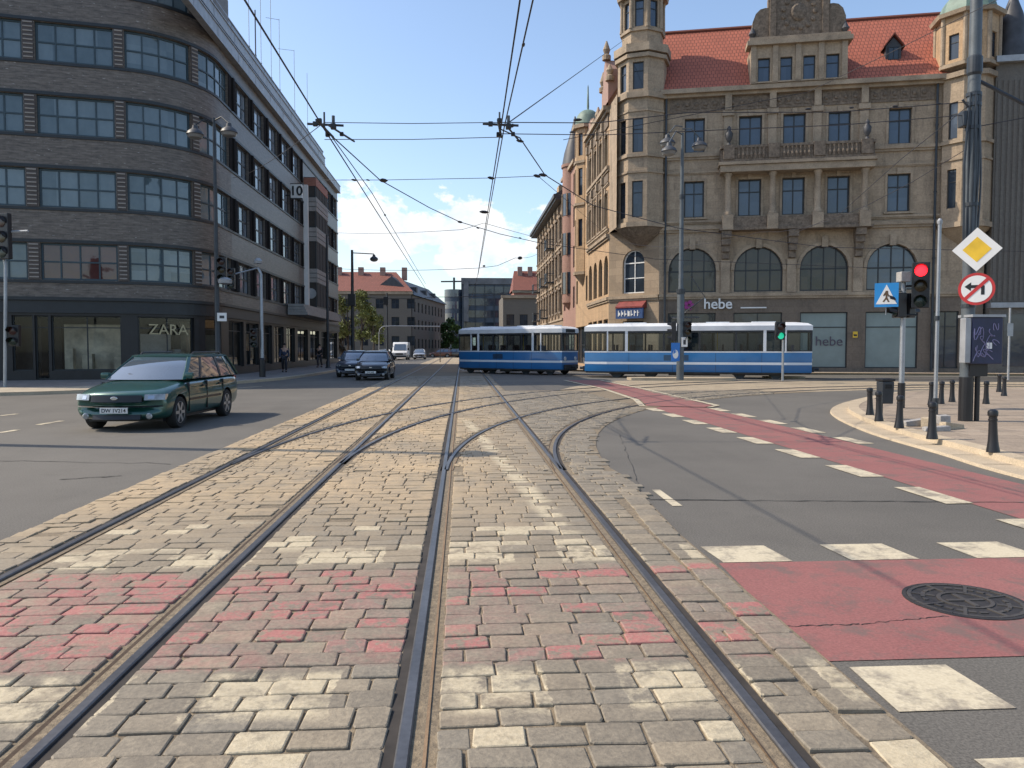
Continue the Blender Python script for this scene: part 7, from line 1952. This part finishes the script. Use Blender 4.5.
# ================================================================== TREES
def leaf_mat(name, c):
    m, nt, ns, ln, bs = nodes(name); at = N(nt, 'ShaderNodeAttribute'); at.attribute_name = 'leaf'
    ln.new(mixc(nt, at.outputs['Fac'], tuple(x * .6 for x in c), tuple(x * 1.5 for x in c)), bs.inputs['Base Color']); bs.inputs['Roughness'].default_value = .6
    bs.inputs['Transmission Weight'].default_value = 0; return m
M['leaf_light'] = leaf_mat('fresh_leaves', (.155, .175, .05)); M['leaf_mid'] = leaf_mat('green_leaves', (.060, .105, .028)); M['leaf_dark'] = leaf_mat('dark_leaves', (.045, .04, .03))
M['bark'] = pm('bark', (.075, .058, .045), .9, var=.3, scale=5)
def tree(x, y, h, r, label, lm, seed, trunk=.35, n=2600, cat='tree', name='street_tree', ls=.16):
    rnd = random.Random(seed); t = E(name, label, cat, (x, y, 0), 0, 'trees at the end of the street')
    mb = MB(); limbs = []
    mb.tube([(x, y, 0), (x + .05, y, h * .2), (x + .1, y, h * trunk), (x, y + .1, h * .8)], [.17, .14, .11, .03], 8)
    cl = []
    for k in range(13):
        a = rnd.random() * 2 * pi; rr = r * rnd.uniform(.25, .95); z = h * rnd.uniform(trunk + .05, .95); k_ = 1 - abs((z / h - .6)) * .9
        p = (x + rr * k_ * cos(a), y + rr * k_ * sin(a), z); cl.append((p, r * rnd.uniform(.28, .5)))
        mb.tube([(x + .05, y, h * trunk * rnd.uniform(.8, 1.2)), ((x + p[0]) / 2, (y + p[1]) / 2, (h * trunk + p[2]) / 2 + .3), p], [.06, .04, .012], 5)
    mb.build('trunk', M['bark'], t)
    V, Fc, A = [], [], []
    for i in range(n):
        (c, R) = rnd.choice(cl); d = Vector((rnd.gauss(0, 1), rnd.gauss(0, 1), rnd.gauss(0, .8))).normalized() * R * rnd.random() ** .45; p = Vector(c) + d
        s = ls * rnd.uniform(.6, 1.3); u = Vector((rnd.gauss(0, 1), rnd.gauss(0, 1), rnd.gauss(0, .6))).normalized(); v = u.cross(Vector((rnd.random(), rnd.random(), rnd.random() + .1))).normalized()
        b = len(V); V += [tuple(p - u * s), tuple(p + v * s * .6), tuple(p + u * s), tuple(p - v * s * .6)]; Fc.append((b, b + 1, b + 2, b + 3)); A += [rnd.random()] * 4
    inv = XF[t].inverted(); me = D.meshes.new('crown'); me.from_pydata([tuple(inv @ Vector(q)) for q in V], [], Fc); at = me.attributes.new('leaf', 'FLOAT', 'POINT'); at.data.foreach_set('value', A); me.materials.append(lm)
    o = D.objects.new('crown', me); COL.objects.link(o); o.parent = t
for i, (px, Y, ptop, wpx, lb, lm) in enumerate([(347, 92, 292, 15, 'light green tree leftmost before the red roofed house, beside the brick store', 'leaf_light'), (361, 100, 291, 15, 'fresh green tree right of the dark street lamp with one arm', 'leaf_light'), (373, 108, 303, 12, 'small yellowish green tree left of the signal post in front of the red roofed house', 'leaf_light'),
        (341, 96, 318, 10, 'dark reddish bush beside the far corner of the brick store', 'leaf_dark'), (447, 150, 318, 10, 'green tree at the left of the round glass tower', 'leaf_mid'), (437, 160, 325, 9, 'darker green tree by the end of the grey street wing', 'leaf_mid'), (456, 140, 326, 9, 'bright green low tree just left of the rear tram car', 'leaf_mid')]):
    x, _, z = AY(px, ptop, Y); tree(x, Y, z, abs(AY(px + wpx, 300, Y)[0] - x), lb, M[lm], i + 20, .3 if i < 3 else .15, 2400 if i < 4 else 1800, ls=.17 if i < 4 else .26)

# ================================================================== PEOPLE (far, in the shade of the brick store)
def person(x, y, ang, label, stride, top, legs):
    t = E('person', label, 'person', (x, y, .116), ang, 'people walking by the brick store')
    def skin(name, J, Ed, m, par, root=0):
        me = D.meshes.new(name); me.from_pydata([j[0] for j in J], Ed, []); o = D.objects.new(name, me); COL.objects.link(o)
        md = o.modifiers.new('sk', 'SKIN'); sv = me.skin_vertices[0].data if me.skin_vertices else None
        if sv is None:
            bm = bmesh.new(); bm.from_mesh(me); bm.verts.layers.skin.verify(); bm.to_mesh(me); bm.free(); sv = me.skin_vertices[0].data
        for i, j in enumerate(J): sv[i].radius = j[1] if isinstance(j[1], tuple) else (j[1], j[1]); sv[i].use_root = (i == root)
        o.modifiers.new('su', 'SUBSURF').levels = 1; o.modifiers['su'].render_levels = 1
        dg = bpy.context.evaluated_depsgraph_get(); dg.update(); mesh = D.meshes.new_from_object(o.evaluated_get(dg)); D.objects.remove(o)
        mesh.materials.clear(); mesh.materials.append(m)
        for f in mesh.polygons: f.use_smooth = True
        q = D.objects.new(name, mesh); COL.objects.link(q); q.parent = par; XF[q] = XF[t]; return q
    s = stride
    J = [((0, 0, .95), .13), ((0, 0, 1.15), .12), ((0, 0, 1.40), (.17, .11)), ((0, 0, 1.52), .055), ((.02, 0, 1.62), (.085, .08)), ((.02, 0, 1.72), (.075, .07)),
         ((0, .10, .90), .09), ((s * .18, .10, .50), .065), ((-s * .02, .10, .10), .045), ((s * .14, .11, .04), .04),
         ((0, -.10, .90), .09), ((-s * .10, -.10, .50), .065), ((-s * .42, -.10, .14), .045), ((-s * .30, -.11, .05), .04),
         ((0, .20, 1.40), .06), ((-s * .12, .25, 1.14), .045), ((s * .02, .25, .90), .033), ((s * .05, .25, .82), .035),
         ((0, -.20, 1.40), .06), ((s * .12, -.25, 1.14), .045), ((s * .24, -.25, .92), .033), ((s * .28, -.25, .85), .035)]
    Ed = [(0, 1), (1, 2), (2, 3), (3, 4), (4, 5), (0, 6), (6, 7), (7, 8), (8, 9), (0, 10), (10, 11), (11, 12), (12, 13), (2, 14), (14, 15), (15, 16), (16, 17), (2, 18), (18, 19), (19, 20), (20, 21)]
    body = skin('body', J, Ed, pm('skin', (.42, .26, .19), .6), t)
    k = 1.14
    Jt = [(J[i][0], tuple(a * k + .012 for a in (J[i][1] if isinstance(J[i][1], tuple) else (J[i][1], J[i][1])))) for i in (0, 1, 2, 14, 15, 16, 18, 19, 20)]
    skin('jacket', Jt, [(0, 1), (1, 2), (2, 3), (3, 4), (4, 5), (2, 6), (6, 7), (7, 8)], pm('jacket_cloth', top, .8), body)
    Jl = [(J[i][0], tuple(a * k + .012 for a in (J[i][1] if isinstance(J[i][1], tuple) else (J[i][1], J[i][1])))) for i in (0, 6, 7, 8, 10, 11, 12)]
    skin('trousers', Jl, [(0, 1), (1, 2), (2, 3), (0, 4), (4, 5), (5, 6)], pm('trouser_cloth', legs, .8), body)
    mb = MB()
    for q in (9, 13):
        p = J[q][0]; mb.box(p[0] - .17, p[0] + .10, p[1] - .05, p[1] + .05, p[2] - .045, p[2] + .05)
    mb.build('shoes', M['black'], body, world=False, bevel=.025)
    mb = MB(); mb.lathe([(.02, .10), (.07, .085), (.098, .04), (.10, -.02), (.085, -.05)], c=(-.005, 0, 1.70), n=14); mb.build('hair', M['rubber'], body, world=False, smooth=True)
    mb = MB()
    for yy in (-.033, .033): mb.lathe([(.013, 0), (.006, .012)], axis='x', c=(.095, yy, 1.665), n=8)
    mb.build('eyes', M['black'], body, world=False); mb = MB(); mb.hexa([(.09, -.014, 1.60), (.12, -.014, 1.605), (.12, .014, 1.605), (.09, .014, 1.60), (.09, -.008, 1.655), (.098, -.008, 1.655), (.098, .008, 1.655), (.09, .008, 1.655)]); mb.build('nose', body.data.materials[0], body, world=False, bevel=.004)
x, y, _ = AX(284.5, 372, -10.9); person(x, y, radians(-80), 'person in dark blue clothing walking past the entrance of the brick store', 1, (.03, .04, .075), (.03, .03, .04))
x, y, _ = AX(319.5, 366, -10.9); person(x, y, radians(85), 'person in black clothing at the far end of the brick store pavement', -.8, (.02, .02, .022), (.04, .04, .05))
# ================================================================== LIGHT, SKY, CAMERA
EL = radians(45); S = Vector((-.976 * cos(EL), .22 * cos(EL), sin(EL))).normalized()
sun = D.lights.new('sun', 'SUN'); sun.energy = 3.3; sun.angle = radians(.5); sun.color = (1, .88, .72)
so = D.objects.new('sun', sun); COL.objects.link(so); so.rotation_euler = (-S).to_track_quat('-Z', 'Y').to_euler(); so.location = (-60, 20, 60)
w = D.worlds.new('World'); SC.world = w; w.use_nodes = True; nt = w.node_tree; nt.nodes.clear()
sky = nt.nodes.new('ShaderNodeTexSky'); sky.sky_type = 'NISHITA'; sky.sun_disc = False; sky.sun_elevation = EL; sky.sun_rotation = atan2(S.x, S.y)
sky.air_density = 1.0; sky.dust_density = 1.3; sky.ozone_density = 1.1; sky.altitude = 100
bg = nt.nodes.new('ShaderNodeBackground'); bg.inputs[1].default_value = .15
nt.links.new(sky.outputs[0], bg.inputs[0])
tc = nt.nodes.new('ShaderNodeTexCoord').outputs['Generated']
sx = nt.nodes.new('ShaderNodeSeparateXYZ'); nt.links.new(tc, sx.inputs[0])
az = mathn(nt, 'ARCTAN2', sx.outputs[0], sx.outputs[1]); el = mathn(nt, 'ARCSINE', sx.outputs[2])
cv = nt.nodes.new('ShaderNodeCombineXYZ'); nt.links.new(mathn(nt, 'MULTIPLY', az, 1.0), cv.inputs[0]); nt.links.new(mathn(nt, 'MULTIPLY', el, 1.5), cv.inputs[1])
n1 = noise(nt, cv.outputs[0], 12, 9, .6); n2 = noise(nt, cv.outputs[0], 22, 6, .6)
def gauss(x, c, s): 
    q = mathn(nt, 'DIVIDE', mathn(nt, 'SUBTRACT', x, c), s); return mathn(nt, 'POWER', 2.718, mathn(nt, 'MULTIPLY', mathn(nt, 'MULTIPLY', q, q), -1))
b1 = mathn(nt, 'MULTIPLY', gauss(az, .01, .085), gauss(el, .15, .045))
b2 = mathn(nt, 'MULTIPLY', gauss(az, -.12, .055), gauss(el, .145, .045))
b3 = mathn(nt, 'MULTIPLY', gauss(az, .03, .07), gauss(el, .10, .035))
lowb = gauss(el, .06, .07)
dens = mathn(nt, 'ADD', mathn(nt, 'ADD', mathn(nt, 'MULTIPLY', b1, .335), mathn(nt, 'MULTIPLY', b2, .335)), mathn(nt, 'ADD', mathn(nt, 'MULTIPLY', b3, .16), mathn(nt, 'MULTIPLY', lowb, .01)))
cl = ramp(nt, mathn(nt, 'ADD', n1, dens), .66, .715)
cl = mathn(nt, 'MULTIPLY', mathn(nt, 'MULTIPLY', cl, ramp(nt, el, .0, .03)), ramp(nt, dens, .03, .08))
lit = ramp(nt, mathn(nt, 'ADD', mathn(nt, 'MULTIPLY', n2, .7), mathn(nt, 'MULTIPLY', n1, .5)), .45, .72)
cb = nt.nodes.new('ShaderNodeBackground'); cb.inputs[1].default_value = .8
nt.links.new(mixc(nt, lit, (.70, .79, .90), (1, .99, .97)), cb.inputs[0])
mx = nt.nodes.new('ShaderNodeMixShader'); out = nt.nodes.new('ShaderNodeOutputWorld')
nt.links.new(mathn(nt, 'MULTIPLY', cl, .95), mx.inputs[0]); nt.links.new(bg.outputs[0], mx.inputs[1]); nt.links.new(cb.outputs[0], mx.inputs[2]); nt.links.new(mx.outputs[0], out.inputs[0])

cam = D.cameras.new('camera'); co = D.objects.new('camera', cam); COL.objects.link(co)
cam.sensor_width = 36; cam.lens = 36 * FPX / 1024; cam.clip_end = 4000; cam.clip_start = .05
co.location = (0, 0, EYE); co.rotation_euler = (pi / 2 - PITCH, 0, -YAW)
SC.camera = co
vs = SC.view_settings; vs.view_transform = 'Standard'; vs.look = 'None'; vs.gamma = 1; vs.use_curve_mapping = False; vs.exposure = .6
SC.cycles.max_bounces = 8; SC.cycles.transparent_max_bounces = 12; SC.cycles.use_denoising = True
SC.render.resolution_x = 1024; SC.render.resolution_y = 768
